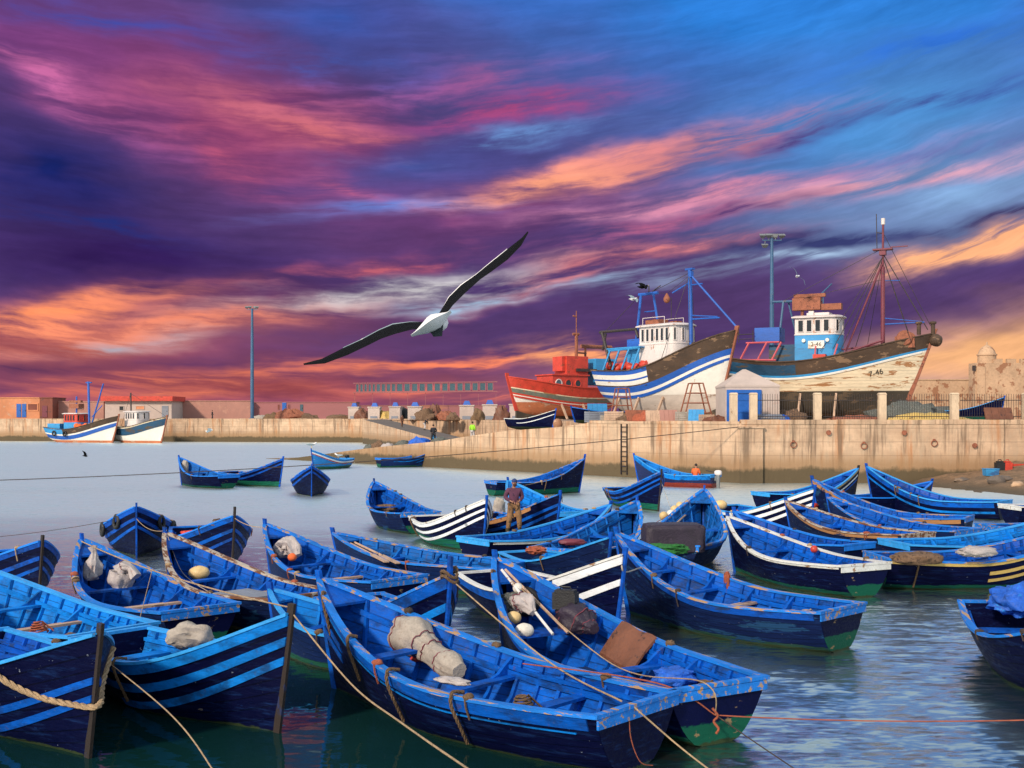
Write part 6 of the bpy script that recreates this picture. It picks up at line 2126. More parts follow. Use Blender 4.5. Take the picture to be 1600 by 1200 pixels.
rope('knot of red cord hanging behind the broad stern', [kn + V3((-.05, -.02, .10)), kn + V3((.02, -.03, .0)), kn + V3((-.03, -.02, -.08)), kn + V3((.03, -.03, -.17)), kn + V3((.0, -.02, -.24))], 0.018, 'rope_red', 'rope_knot')
rope('thin pinkish rope falling from the light blue boat past the rope garland', [bl('B', 0.16, -0.95, 0.04), at(260, 1110, 1.3), at(335, 1206, 1.2)], 0.008)
rope('pale rope draped from the white straked bow to the scuffed boat', [bl('N', 0.955, 0.6, 0.05), bl('N', 0.99, 0.9, -0.32), bl('O', 0.80, 0.98, -0.05), bl('O', 0.74, 0.98, 0.05)], 0.016, 'canvas')
rope('thin line from the bagged boat down to the wood seated boat', [bl('D', 0.72, -0.98, 0.05), bl('C', 0.12, -0.95, 0.05)], 0.007)
rope('pale line hanging inside the grey decked boat bow', [bl('G', 0.96, 0.4, 0.06), bl('G', 0.85, 0.3, -0.45), bl('D', 0.30, -0.98, 0.05)], 0.008, 'canvas')
rope('thin rope between the tall stem post and the white net boat', [bl('F', 0.985, 0, -0.02), bl('H', 0.97, 0.4, 0.02)], 0.010, sag=0.1)
rope('slack line from the bow on boat to the grey decked boat', [bl('E', 0.99, 0, -0.35), bl('G', 0.985, 0, 0.1)], 0.009, sag=0.15)
rope('tan rope over the loaded boat rail to the red cushion boat', [bl('Q', 0.75, 0.98, 0.05), bl('AL', 0.45, -0.6, 0.05)], 0.010, 'rope_red', sag=0.05)
rope('dark line from the pointed bow down to the water', [bl('AM', 0.985, 0, -0.3), at(1050, 800, 0.0)], 0.012, 'canvas')
rope('line from the plain dark bow to the striped bow', [bl('AO', 0.7, -1, 0.03), bl('AI', 0.9, 0.4, 0.03)], 0.010, sag=0.1)
rope('thin dark line across the water from the tyre hung boat', [bl('E', 0.9, 0.9, 0.0), at(-40, 842, 0.3)], 0.010, 'rope_dark', sag=0.1)

# rope garland on the nearest dark bow, made of one thick rope
rt, hA = BOATS['A']
gp = []
for t, sd, dz in ((0.76, -0.95, 0.08), (0.765, -1.06, 0.0), (0.81, -1.07, -0.30), (0.88, -1.10, -0.60), (0.95, -1.25, -0.82)):
    gp.append(bl('A', t, sd, dz))
mt = Matrix.Translation(rt.location) @ rt.rotation_euler.to_matrix().to_4x4()
gp.append(mt @ V3((hA.x(1, 0.72) + 0.11, 0, 0.72)))
for t, sd, dz in ((0.95, 1.25, -0.68), (0.90, 1.08, -0.42), (0.85, 1.05, -0.05)):
    gp.append(bl('A', t, sd, dz))
o = rope('thick tan rope garland slung across the nearest dark bow', gp, 0.042, 'rope_tan', 'rope_garland')
# loop round the stem of the looped boat
st = bl('J', 0.99, 0, 0.10)
rope('brown rope loop wound round the bright blue straked stem', [st + V3((0.13 * math.cos(a), 0.13 * math.sin(a), 0.05 * math.sin(a * 2) - a * 0.012)) for a in [0.7 * k for k in range(20)]], 0.026, 'rope', 'rope_loop')

# fender ropes hanging on hull sides
FG = 'brown rope fenders hung over the bundle boat rail'
for t, ln, lab in ((0.93, 0.62, 'nearest its bow'), (0.74, 0.62, 'second from its bow'), (0.55, 0.70, 'at the middle seat'), (0.34, 0.66, 'at the aft seat')):
    mb = MB()
    P = [bl('K', t, 0.86, 0.04), bl('K', t, 1.04, 0.07), bl('K', t, 1.09, -0.1), bl('K', t - .004, 1.10, -0.35), bl('K', t + .003, 1.10, -ln)]
    o = rope('brown rope fender over the bundle boat rail, ' + lab, P, 0.026, 'rope', 'rope_fender', grp=FG)
for key, t, sd, ln, lab in (('B', 0.42, -1, 0.6, 'frayed rope fender on the light blue boat beside its white sack'), ('Z', 0.12, -1, 0.7, 'grey brown rope hanging over the yellow straked boat'),
                            ('V', 0.55, 1, 0.4, 'short rope fender on the highest blue boat'), ('V', 0.75, 1, 0.4, 'rope fender near the highest boat bow'), ('AH', 0.15, -1, 0.6, 'pale rope over the white striped boat stern'),
                            ('AK', 0.55, -1, 0.5, 'pale rope hanging on the long boat side below the life ring'), ('AO', 0.5, -1, 0.55, 'rope fender on the plain dark boat side'), ('L', 0.93, 1, 0.45, 'brown rope on the float boat bow'),
                            ('AM', 0.3, -1, 0.5, 'rope fender on the green bottomed bow between boats')):
    P = [bl(key, t, sd * 0.84, 0.04), bl(key, t, sd * 1.04, 0.06), bl(key, t, sd * 1.09, -0.12), bl(key, t, sd * 1.09, -ln)]
    rope(lab, P, 0.023, 'rope', 'rope_fender')
# tyres on the bow-on boat
for t, sd, lab in ((0.62, -0.98, 'round tyre fender on the bow on boat, hung amidships'), (0.84, -0.95, 'round tyre fender on the bow on boat beside its stem'), (0.60, 1.0, 'round tyre fender on the bow on boat, outer corner'), (0.80, 0.98, 'round tyre fender on the bow on boat between stem and corner')):
    c = bl('E', t, sd * 1.10, -0.16)
    tv = (bl('E', t + .03, sd, 0) - bl('E', t - .03, sd, 0)).normalized()
    mb = MB()
    mb.tube([c + tv * (0.19 * math.cos(a)) + V3((0, 0, 0.19 * math.sin(a))) for a in [2 * math.pi * k / 16 for k in range(16)]], 0.065, 7, closed=True)
    tag(mb.build('tyre_fender', 'black', None, 60), lab, 'tyre')


# ------------------------------------------------------------------ what lies in the boats
def sack(label, c, r, m='canvas', seed=1, amp=0.22, freq=1.8, rz=0.0, name='sack', cat='sack', wrinkle=0.25, ties=0, n=16, sq=0.85, flat=None):
    root = MB()
    root.blob((0, 0, 0), r, seed, amp, freq, n, 0, flat, None, wrinkle, sq)
    o = root.build(name, m, None, 70)
    o.location = c
    o.rotation_euler = (0, 0, rz)
    tag(o, label, cat)
    for i in range(ties):
        x = r[0] * (-0.45 + 0.9 * i / max(ties - 1, 1))
        k = math.sqrt(max(1 - (x / r[0]) ** 2, 0.05)) ** 0.7
        mb = MB()
        mb.tube([(x + 0.02 * math.sin(3 * a), r[1] * k * 1.10 * math.cos(a), r[2] * k * 1.10 * math.sin(a)) for a in [2 * math.pi * q / 18 for q in range(18)]], 0.012, 5, closed=True)
        mb.build('tie_rope', 'maroon', o, 60)
    return o


def bag(label, pts, radii, m, seed, ties=(), name='canvas_bundle', cat='bundle', fold=0.30, group=None):
    """cloth wrapped load: a folded skin swept along a path, with cord ties as parts."""
    n, ns = 30, 22
    off = V3((seed * 2.3, seed * 5.1, seed * 0.7))
    c0 = pts[0].copy()
    P, Rr = [], []
    k = len(pts) - 1
    for i in range(ns + 1):
        s = i / ns * k
        a = min(int(s), k - 1)
        f = s - a
        f2 = f * f * (3 - 2 * f)
        P.append(pts[a].lerp(pts[a + 1], f) - c0)
        Rr.append(radii[a] + (radii[a + 1] - radii[a]) * f2)
    rg, prev = [], None
    for i, p in enumerate(P):
        t = (P[min(i + 1, ns)] - P[max(i - 1, 0)]).normalized()
        ref = V3((0, 0, 1)) if abs(t.z) < 0.85 else V3((1, 0, 0))
        u = t.cross(ref).normalized()
        w = t.cross(u)
        ring = []
        for q in range(n):
            a = 2 * math.pi * q / n
            ca, sa = math.cos(a), math.sin(a)
            h = noise.noise(V3((ca * 1.4, sa * 1.4, i * 0.16)) + off) * fold * 0.7
            h += (0.25 - abs(noise.noise(V3((ca * 3.2, sa * 3.2, i * 0.10)) - off))) * fold
            h += (0.2 - abs(noise.noise(V3((ca * 6.5 + i * .1, sa * 6.5, i * 0.2)) + off * 2))) * fold * 0.4
            ring.append(p + (u * ca + w * sa) * Rr[i] * (1 + h))
        rg.append(ring)
    mb = MB()
    mb.rings(rg)
    o = mb.build(name, m, None, 75)
    o.location = c0
    tag(o, label, cat, group)
    for ti in ties:
        ii = int(ti * ns)
        ring = [v.lerp(P[ii], -0.03) + V3((0, 0, 0.012 * math.sin(q * 0.42 + ti * 9))) + (P[min(ii + 1, ns)] - P[ii]) * (0.5 * math.sin(q * 0.21 + ti * 5)) for q, v in enumerate(rg[ii])]
        mb = MB()
        mb.tube(ring, 0.010, 5, closed=True)
        mb.build('tie_rope', 'maroon', o, 60)
    return o


b0, b1 = at(622, 992, 0.86), at(718, 1044, 0.72)
bag('roped pale canvas bundle with one fat and one rolled end', [b0, b0.lerp(b1, 0.12) + V3((0, 0, .08)), b0.lerp(b1, 0.30) + V3((0, 0, .10)), b0.lerp(b1, 0.48) + V3((0, 0, .03)), b0.lerp(b1, 0.64), b0.lerp(b1, 0.86) - V3((0, 0, .03)), b1 - V3((0, 0, .05))],
    [0.12, 0.29, 0.32, 0.21, 0.17, 0.19, 0.11], 'canvas', 3, (0.22, 0.47, 0.62, 0.80))
sack('crumpled red rag under the canvas bundle', at(655, 1028, 0.62), (0.13, 0.08, 0.06), 'red', 4, name='rag', cat='rag', wrinkle=0.5)
sack('white net draped on the near rail of the bundle boat', at(708, 1064, 0.82), (0.28, 0.10, 0.05), 'plastic_white', 4, rz=-0.6, name='net_scrap', cat='net', wrinkle=0.5)
q = at(262, 1004, 0.84)
bag('white sack lying at the stern of the light blue boat', [q, q + V3((.10, 0, .06)), q + V3((.30, .02, .10)), q + V3((.52, .03, .08)), q + V3((.68, .04, .0))], [0.06, 0.15, 0.21, 0.19, 0.08], 'canvas', 5, (), 'sack', 'sack', 0.45)
q = bl('D', 0.88, 0.35, -0.50)
bag('tall white plastic bundle closest to the bow of the bagged boat', [q, q + V3((0, 0, .12)), q + V3((.03, 0, .32)), q + V3((.05, .02, .50)), q + V3((.05, .02, .58)), q + V3((.02, .03, .72))], [0.14, 0.19, 0.17, 0.08, 0.06, 0.10], 'plastic_white', 6, (), 'plastic_bundle', 'bundle', 0.6)
q = bl('D', 0.73, -0.25, -0.32)
bag('fat white plastic bundle with a drooping tail on the bagged boat seat', [q, q + V3((0, 0, .14)), q + V3((-.02, 0, .34)), q + V3((.06, -.03, .47)), q + V3((.22, -.10, .44)), q + V3((.36, -.18, .26))], [0.18, 0.24, 0.22, 0.12, 0.08, 0.11], 'plastic_white', 7, (0.62,), 'plastic_bundle', 'bundle', 0.5)
q = bl('H', 0.86, 0.25, -0.42)
bag('white net bundle with loose folds in the bow of the wood seated boat', [q, q + V3((.02, 0, .14)), q + V3((.10, -.04, .30)), q + V3((.24, -.10, .34)), q + V3((.36, -.2, .22)), q + V3((.46, -.3, .06))], [0.14, 0.22, 0.20, 0.18, 0.16, 0.10], 'plastic_white', 9, (), 'net_bundle', 'net', 0.7)
sack('small orange float tucked under the white net bundle', bl('H', 0.74, 0.3, -0.12), (0.11, 0.1, 0.1), 'orange', 9, 0.05, name='net_float', cat='float', wrinkle=0, sq=1)
sack('yellow green float in the bow of the grey decked boat', bl('G', 0.80, -0.2, -0.35), (0.24, 0.18, 0.16), 'float', 2, 0.06, name='buoy', cat='buoy', wrinkle=0, sq=1)
sack('grey knotted net ball in the bow of the float boat', bl('L', 0.86, 0.5, -0.25), (0.22, 0.20, 0.17), 'net_grey', 12, 0.3, 4, name='net_ball', cat='net', wrinkle=0.5)
q = bl('L', 0.84, 0.38, -0.30)
bag('crumpled white bundle trailing behind the grey net ball', [q, q + V3((.04, -.05, .14)), q + V3((.10, -.18, .18)), q + V3((.18, -.34, .14)), q + V3((.26, -.50, .04))], [0.08, 0.14, 0.14, 0.13, 0.06], 'plastic_white', 13, (0.4,), 'plastic_bundle', 'bundle', 0.7)
sack('yellow cream float below the grey net ball', bl('L', 0.78, 0.70, -0.2), (0.13, 0.12, 0.11), 'float', 2, 0.05, name='net_float', cat='float', wrinkle=0, sq=1)
sack('pale float resting against the near rail under the white bundle', bl('L', 0.70, 0.66, -0.16), (0.16, 0.11, 0.12), 'float_white', 3, 0.05, name='net_float', cat='float', wrinkle=0, sq=1)
sack('small white float on top of the crumpled white bundle', bl('L', 0.86, 0.2, 0.0), (0.09, 0.09, 0.09), 'float_white', 3, 0.03, name='net_float', cat='float', wrinkle=0, sq=1)
for k, (a, b, lab) in enumerate((((766, 915, 1.35), (792, 985, 0.9), 'white pole leaning in the bow of the float boat'), ((772, 920, 1.3), (814, 1000, 0.85), 'greyish pole leaning beside the white pole'))):
    mb = MB()
    mb.tube([bl('L', 0.92, 0.5 - 0.2 * k, 0.10), bl('L', 0.66, 0.2 - 0.3 * k, -0.15)], 0.025, 7)
    tag(mb.build('pole', 'rail_white' if k == 0 else 'wood', None, 40), lab, 'pole')
q = bl('L', 0.76, -0.50, -0.28)
bag('black net bundle roped up in the middle of the float boat', [q, q + V3((.06, -.08, .06)), q + V3((.18, -.22, .10)), q + V3((.34, -.40, .06)), q + V3((.44, -.54, .02)), q + V3((.50, -.66, .0))], [0.12, 0.24, 0.27, 0.23, 0.12, 0.09], 'dark_cloth', 15, (0.3, 0.62, 0.8), 'net_bundle', 'net', 0.5)
o = MB()
o.box((0, 0, 0.14), (0.40, 0.26, 0.28))
o.box((0, 0, 0.30), (0.34, 0.2, 0.05))
o.tube([(-0.1, 0, 0.32), (-0.08, 0, 0.37), (0.08, 0, 0.37), (0.1, 0, 0.32)], 0.016, 6)
o = o.build('jerrycan', 'black', None, 30)
o.location = bl('L', 0.74, -0.42, 0.0)
o.rotation_euler = (0, 0, -0.35)
tag(o, 'flat black jerrycan on top of the black net bundle', 'jerrycan')
mb = MB()
a, b = bl('L', 0.62, -0.95, 0.06), bl('L', 0.48, -0.95, 0.06)
c_, d_ = bl('L', 0.48, -0.62, -0.42), bl('L', 0.62, -0.62, -0.42)
rg = []
for i in range(9):
    t = i / 8
    p, q = a.lerp(b, t), d_.lerp(c_, t)
    w = 0.02 * math.sin(t * 9)
    rg.append([p + V3((0, 0, w)), p.lerp(q, 0.5) + V3((0.03, 0.03, 0.06 + w)), q + V3((0, 0, w * .5)), q - V3((0, 0, 0.05)), p.lerp(q, 0.5) + V3((0, 0, -0.02)), p - V3((0, 0, 0.05))])
mb.rings(rg)
tag(mb.build('leather_panel', 'brown', None, 40), 'brown leathery panel leaning on the rail of the float boat', 'panel')
mb = MB()
c = bl('L', 0.90, -0.45, -0.40)
mb.tube([c + V3((0.2 * math.cos(a), 0.05 * math.sin(a), 0.19 * math.sin(a))) for a in [2 * math.pi * k / 16 for k in range(16)]], 0.075, 8, closed=True)
tag(mb.build('tyre', 'black', None, 60), 'black tyre lying in the bow of the float boat', 'tyre')
sack('crumpled blue sheet on the floor at the broad open stern', at(1052, 1058, 0.5), (0.30, 0.24, 0.13), 'bluecloth', 6, 0.35, 2.4, name='sheet', cat='sheet', wrinkle=0.7)
sack('heap of blue sheeting on the lone dark stern', at(1592, 938, 1.05), (0.52, 0.34, 0.26), 'bluecloth', 16, 0.35, 2.2, name='sheet_heap', cat='sheet', wrinkle=0.7, n=20)
sack('dark plum tarpaulin covered cargo filling the loaded boat', at(1052, 840, 1.0), (0.84, 0.50, 0.40), 'dark_cloth', 18, 0.04, 2.0, rz=0.05, name='tarpaulin_cargo', cat='cargo', wrinkle=0.10, n=30, sq=0.22, ties=0)
sack('green net spread in front of the plum tarpaulin', at(1040, 858, 0.82), (0.62, 0.34, 0.14), 'net_green', 19, 0.3, 3, name='net_heap', cat='net', wrinkle=0.5)
for i, (px, py, mm, lab) in enumerate(((1037, 806, 'float', 'lowest float of the string, by the rail'), (1048, 803, 'float_white', 'second float of the string'), (1054, 796, 'float', 'round cream float at the middle of the string'), (1062, 790, 'float', 'topmost cream float of the string'), (1074, 793, 'float_white', 'white float beside the topmost cream float'), (1070, 808, 'float_white', 'white float behind the tarpaulin'), (1046, 812, 'float', 'cream float touching the tarpaulin'))):
    sack(lab + ' in the loaded boat', at(px, py, 1.05), (0.15, 0.15, 0.15), mm, i, 0.04, name='net_float', cat='float', wrinkle=0, sq=1, n=10).__setitem__('group', 'cream floats beside the tarpaulin cargo')
mb = MB()
mb.tube([at(1052, 822, 1.05), at(1096, 782, 1.45)], 0.03, 7)
tag(mb.build('pole', 'wood', None, 40), 'grey wooden pole lying over the floats of the loaded boat', 'pole')
sack('black bag under the bow of the red cushion boat', at(984, 806, 1.0), (0.42, 0.3, 0.2), 'black', 21, 0.3, 2, name='bag', cat='bag')
sack('dark red cushion near the stern of the black bag boat', at(894, 847, 0.72), (0.40, 0.16, 0.10), 'maroon', 22, 0.15, 2, rz=0.1, name='cushion', cat='cushion')
sack('red rags lying on the small dark boat', at(838, 860, 0.85), (0.26, 0.16, 0.10), 'rope_red', 23, 0.4, 3, name='rag', cat='rag', wrinkle=0.6)
sack('red rag tied in the bow of the worn railed boat', at(1268, 790, 1.0), (0.34, 0.12, 0.10), 'red', 24, 0.3, 2.4, rz=0.6, name='rag', cat='rag', wrinkle=0.5)
sack('rust coloured rag hanging on the far rail of the scuffed boat', bl('O', 0.62, -0.96, -0.08), (0.07, 0.07, 0.22), 'rope_red', 25, 0.3, 2.4, name='rag', cat='rag', wrinkle=0.5)
sack('mounded brown net on the yellow straked boat', at(1432, 872, 0.92), (0.62, 0.36, 0.16), 'net', 26, 0.15, 2.6, name='net_heap', cat='net', wrinkle=0.3, n=18)
sack('white sack on the rail of the yellow straked boat', at(1528, 862, 1.05), (0.50, 0.22, 0.13), 'plastic_white', 27, 0.25, 2.4, rz=0.2, wrinkle=0.5)
sack('small cream buoy at the stern of the three white straked boat', bl('S', 0.12, -0.5, 0.12), (0.26, 0.22, 0.2), 'float', 28, 0.06, name='buoy', cat='buoy', wrinkle=0, sq=1)
sack('red float hanging in the white railed boat', at(1272, 858, 0.85), (0.10, 0.10, 0.10), 'red', 28, 0.06, name='net_float', cat='float', wrinkle=0, sq=1, n=10)
sack('white bag in the bow of the drifting blue boat', bl('AD', 0.90, 0, -0.35), (0.22, 0.2, 0.45), 'canvas', 29, 0.25, 2)
sack('white rope bundle beside the standing man', at(780, 792, 1.0), (0.22, 0.18, 0.34), 'canvas', 31, 0.3, 2)
mb = MB()
c = at(905, 814, 0.98)
mb.tube([c + V3((0.27 * math.cos(a), 0.24 * math.sin(a), 0.07 * math.sin(a))) for a in [2 * math.pi * k / 20 for k in range(20)]], 0.075, 8, closed=True)
o = mb.build('life_ring', ['float_white', 'orange'], None, 60)
for i, p in enumerate(o.data.polygons):
    p.material_index = 1 if (i // 8) % 10 in (3, 4, 5) else 0
tag(o, 'white and orange life ring on the rail of the long boat', 'life ring')
sack('red cloth lying in the rope garland boat', bl('A', 0.52, -0.3, -0.25), (0.40, 0.22, 0.12), 'red', 41, 0.3, 2.2, name='cloth', cat='cloth', wrinkle=0.5)
sack('red orange sheet between the bagged boat and the grey decked boat', bl('F', 0.40, -0.4, 0.02), (0.42, 0.2, 0.14), 'red', 42, 0.3, 2.2, name='sheet', cat='sheet', wrinkle=0.5)


def coil(label, key, t, yf, dz, m, r=0.17):
    c = bl(key, t, yf, dz)
    P = []
    rr = random.Random(key)
    for i in range(58):
        a = i * 0.55
        q = r * (1 - 0.010 * i) + rr.uniform(-.012, .012)
        P.append((q * math.cos(a), q * math.sin(a), 0.0035 * i + rr.uniform(-.006, .006)))
    P.append((r * 1.5, r * 0.3, 0.02))
    mb = MB()
    mb.tube(P, 0.015, 6)
    o = mb.build('rope_coil', m, None, 60)
    o.location = c
    tag(o, label, 'rope')


coil('brown rope coil on the aft seat of the bundle boat', 'K', 0.27, 0.3, -0.25, 'rope')
coil('tan rope coil on the stern seat of the scuffed boat', 'O', 0.12, 0.2, -0.25, 'rope_tan')
coil('rusty red rope coil on the floor of the wood seated boat beside the garland boat', 'C', 0.42, 0.1, -0.25, 'rope_red')
coil('rope coil on the stern seat of the white railed boat', 'P', 0.13, -0.2, -0.25, 'rope_tan')
coil('dark rope coil in the stern of the bagged boat', 'D', 0.14, 0.2, -0.25, 'rope_dark')
coil('rusty red rope coil on the grey board deck boat stern', 'G', 0.12, 0.2, -0.24, 'rope_red')
coil('brown rope coil hung beside the tall stem post', 'F', 0.88, -0.7, -0.05, 'rope')
coil('tan rope coil in the long boat behind the standing man', 'AK', 0.52, 0.0, -0.4, 'rope_tan')
coil('brown rope coil on the aft seat of the broad sterned boat', 'L', 0.09, -0.3, -0.25, 'rope')
coil('rusty red rope coil in the worn railed boat', 'W', 0.30, 0.0, -0.25, 'rope_red')
for key, t, yf, mm, lab in (('C', 0.30, -0.3, 'net', 'brown net piled in the stern of the boat beside the garland boat'), ('G', 0.22, -0.2, 'net_grey', 'grey net piled behind the board deck'), ('R', 0.2, 0.0, 'net', 'brown net in the stern tucked behind the white railed boat'),
                            ('X', 0.25, 0.0, 'net_grey', 'grey net piled in the stern beside the worn railed boat'), ('V', 0.3, 0.0, 'net', 'brown net heaped in the highest blue boat'), ('AG', 0.75, 0.0, 'net', 'small brown net in the bow of the pale seated boat'),
                            ('J', 0.3, 0.2, 'net', 'rusty net in the looped stem boat'), ('AW', 0.6, 0.0, 'rope_red', 'red tangle in the wedged boat')):
    sack(lab, bl(key, t, yf, -0.42), (0.42, 0.30, 0.16), mm, sum(map(ord, key)), 0.3, 2.8, name='net_heap', cat='net', wrinkle=0.6)
# oars and loose boards
for a, b, lab in (((522, 836, 1.1), (604, 878, 0.8), 'long pale oar lying along the low boat, outer one'), ((530, 836, 1.1), (622, 880, 0.78), 'long pale oar lying along the low boat, inner one')):
    mb = MB()
    A, B = at(*a), at(*b)
    mb.tube([A, A.lerp(B, 0.75)], 0.03, 7)
    mb.bar(A.lerp(B, 0.74), B, 0.13, 0.03)
    tag(mb.build('oar', 'wood', None, 40), lab, 'oar')
rt, hG = BOATS['G']
mb = MB()
for k in range(4):
    mb.box((-0.45 + k * 0.301, 0, 0), (0.295, 1.15, 0.04))
o = mb.build('deck_board', 'grey_board', rt)
o.location = (hG.L * 0.42, 0, hG.zm - 0.19)
# outboard motors
for key, yf, lab, cm in (('AN', 0.15, 'white cowled outboard motor on the red bottomed motor boat', 'ship_house'), ('AQ', -0.1, 'black and white outboard motor at the pier boat stern', 'black')):
    rt, h = BOATS[key]
    w = bl(key, 0, yf, z=h.zst - 0.22)
    r = tag(empty('outboard_motor', w, rt.rotation_euler.z), lab, 'outboard motor')
    mb = MB()
    mb.blob((-0.24, 0, 0.36), (0.24, 0.15, 0.17), 5, 0.04, 1.5, 10, 0, None, None, 0, 0.7)
    mb.build('cowling', cm, r, 60)
    mb = MB()
    mb.hexa([(-.30, -.05, -.85), (-.16, -.05, -.85), (-.16, .05, -.85), (-.30, .05, -.85), (-.36, -.09, .3), (-.14, -.09, .3), (-.14, .09, .3), (-.36, .09, .3)])
    mb.box((-0.06, 0, 0.02), (0.16, 0.24, 0.3))
    mb.build('leg', 'steel_grey', r)
    mb = MB()
    mb.bar((-0.05, 0, 0.38), (0.55, 0.05, 0.48), 0.05)
    mb.build('tiller', 'black', r)
    mb = MB()
    for k in range(3):
        a = k * 2.09
        mb.bar((-0.36, 0, -0.78), (-0.37, 0.13 * math.cos(a), -0.78 + 0.13 * math.sin(a)), 0.09, 0.02)
    mb.build('propeller', 'iron', r)


# ------------------------------------------------------------------ things on the quays
def crate(label, px, py, d, s, rz, m, tilt=0.0, name='crate', cat='crate', z=None):
    q = atd(px, py, d)
    mb = MB()
    w, dp, hh = s
    if name == 'board':
        for k in range(4):
            mb.box((-w / 2 + w / 8 + k * w / 4, 0, hh / 2), (w / 4 - 0.012, dp, hh))
        mb.box((0, dp / 2 + 0.02, hh * 0.25), (w, 0.04, 0.09))
        mb.box((0, dp / 2 + 0.02, hh * 0.75), (w, 0.04, 0.09))
    else:
        n = max(2, int(hh / 0.16))
        for k in range(n):
            zz = hh / n * (k + .5)
            t = hh / n - 0.02
            mb.box((0, -dp / 2, zz), (w, 0.03, t))
            mb.box((0, dp / 2, zz), (w, 0.03, t))
            mb.box((-w / 2, 0, zz), (0.03, dp - .04, t))
            mb.box((w / 2, 0, zz), (0.03, dp - .04, t))
        for sx in (-1, 1):
            for sy in (-1, 1):
                mb.box((sx * (w / 2 - .05), sy * (dp / 2 - .05), hh / 2), (0.07, 0.07, hh + 0.02))
        mb.box((0, 0, 0.05), (w - .06, dp - .06, 0.03))
    o = mb.build(name, m, None)
    o.location = (q.x, q.y, QZ if z is None else z)
    o.rotation_euler = (tilt, 0, rz)
    return tag(o, label, cat)


crate('grey blue slatted crate beside the boat on the quay edge', 929, 652, 86.8, (1.3, 1.0, 0.85), 0.3, 'grey_board')
crate('tan slatted crate past the grey blue crate', 960, 652, 84.8, (1.4, 1.0, 0.85), -0.2, 'wood')
crate('low pale crate between the two net tangles', 946, 655, 85.2, (0.7, 0.6, 0.55), 0.1, 'canvas')
crate('reddish brown slatted pallet leaning below the white trawler', 998, 655, 82.9, (1.7, 0.12, 1.1), 0.25, 'rust', -0.6, 'board', 'pallet')
crate('pale board leaning past the reddish pallet', 1024, 655, 81.8, (1.4, 0.08, 0.95), -0.05, 'wood', -0.35, 'board', 'board')
crate('broad pinkish board leaning under the white hull', 1046, 655, 80.9, (1.3, 0.08, 1.0), 0.12, 'plaster_tan', -0.4, 'board', 'board')
crate('bright blue board leaning at the foot of the scaffold', 1087, 655, 79.0, (1.1, 0.1, 1.1), -0.25, 'ship_cyan', -0.55, 'board', 'board')
crate('pale plank box next to the bright blue board', 1068, 655, 80.2, (1.0, 0.8, 0.8), 0.15, 'canvas')
crate('light blue panel standing behind the grey blue crate', 934, 648, 89, (1.6, 0.1, 1.5), 0.15, 'ship_cyan', -0.15, 'board', 'panel')
crate('tan box beside the net tangle by the kiosk', 1104, 656, 78.6, (0.9, 0.7, 0.6), 0.2, 'wood')
crate('grey sheet lying on the coping in front of the kiosk wall', 1205, 658, 75.9, (2.0, 0.06, 0.9), 0.1, 'grey_board', -1.25, 'board', 'board', z=QZ + 0.3)
crate('weathered pallet leaning on the railing below the fort', 1562, 655, 75.3, (1.9, 0.08, 0.85), 0.03, 'brown', -0.4, 'board', 'pallet', z=QZ + 0.26)


def heap(label, px, d, r, m, seed, z=QZ, name='net_heap', cat='net'):
    s = (px - 800) / F * d
    mb = MB()
    mb.blob((0, 0, 0), r, seed, 0.35, 2.6, 14, 0, -0.05, None, 0.5)
    o = mb.build(name, m, None, 60)
    o.location = (s, d, z)
    return tag(o, label, cat)


heap('orange brown net heap by the far lamp mast', 452, 214.8, (2.9, 1.2, 1.9), 'rust', 1)
heap('long tan net heap next to the orange brown one', 474, 214.9, (2.8, 1.0, 1.1), 'net', 2)
heap('small rusty net heap at the foot of the far lamp mast', 425, 214.7, (1.6, 1.0, 1.2), 'rope', 3)
heap('low pale heap in front of the tan wall', 408, 216, (1.8, 1.0, 0.8), 'canvas', 33)
heap('low brown net heap in front of the mauve store', 530, 203, (2.2, 1.0, 0.9), 'net', 4)
heap('dark brown net heap between two white stalls', 567, 200, (1.3, 1.0, 1.9), 'brown', 5)
heap('yellow brown net heap between the second and third stalls', 602, 195, (1.1, 1.0, 1.6), 'yellow', 6)
heap('black net heap beside the third stall', 632, 192, (1.1, 1.0, 1.7), 'black', 7)
for i, (px, d, r, m, lab) in enumerate(((664, 172, (1.5, 1.2, 1.7), 'net', 'tall brown net heap at the ramp head'), (680, 173, (1.3, 1.0, 2.1), 'brown', 'highest dark brown net heap at the ramp head'), (697, 172, (1.4, 1.0, 1.4), 'rust', 'rusty net heap past the ramp head'),
                                        (708, 170, (1.0, 1.0, 1.0), 'net', 'small brown net heap beside the stall past the ramp'), (747, 164, (1.0, 1.0, 1.5), 'rope', 'brown heap between the stalls past the ramp'), (784, 158, (1.2, 1.0, 1.9), 'brown', 'dark brown heap beside the last stall'))):
    heap(lab, px, d, r, m, 40 + i)
heap('rust and white net tangle below the white trawler', 1008, 82.6, (0.9, 0.6, 0.75), 'rope_red', 50)
heap('dark net tangle between crate and pallet', 979, 83.8, (0.7, 0.5, 0.6), 'net', 51)
heap('brown net tangle spread beside the kiosk door', 1118, 78.2, (1.0, 0.6, 0.5), 'brown', 52)
heap('brown gear heap behind the railing under the planked trawler', 1232, 79, (1.3, 0.8, 0.9), 'net', 53)
heap('yellow net heap behind the railing past the planked trawler bow', 1450, 80, (2.6, 1.0, 0.75), 'yellow', 54)
heap('rusty gear heap behind the railing under the planked hull', 1335, 79.5, (2.2, 0.8, 0.5), 'rust', 55)
heap('dark gear heap behind the yellow net', 1420, 86, (3.2, 1.4, 1.6), 'net_grey', 56)
heap('blue sheet bundle behind the railing beside the kiosk', 1222, 78, (0.6, 0.5, 0.6), 'bluecloth', 57, name='sheet_heap', cat='sheet')
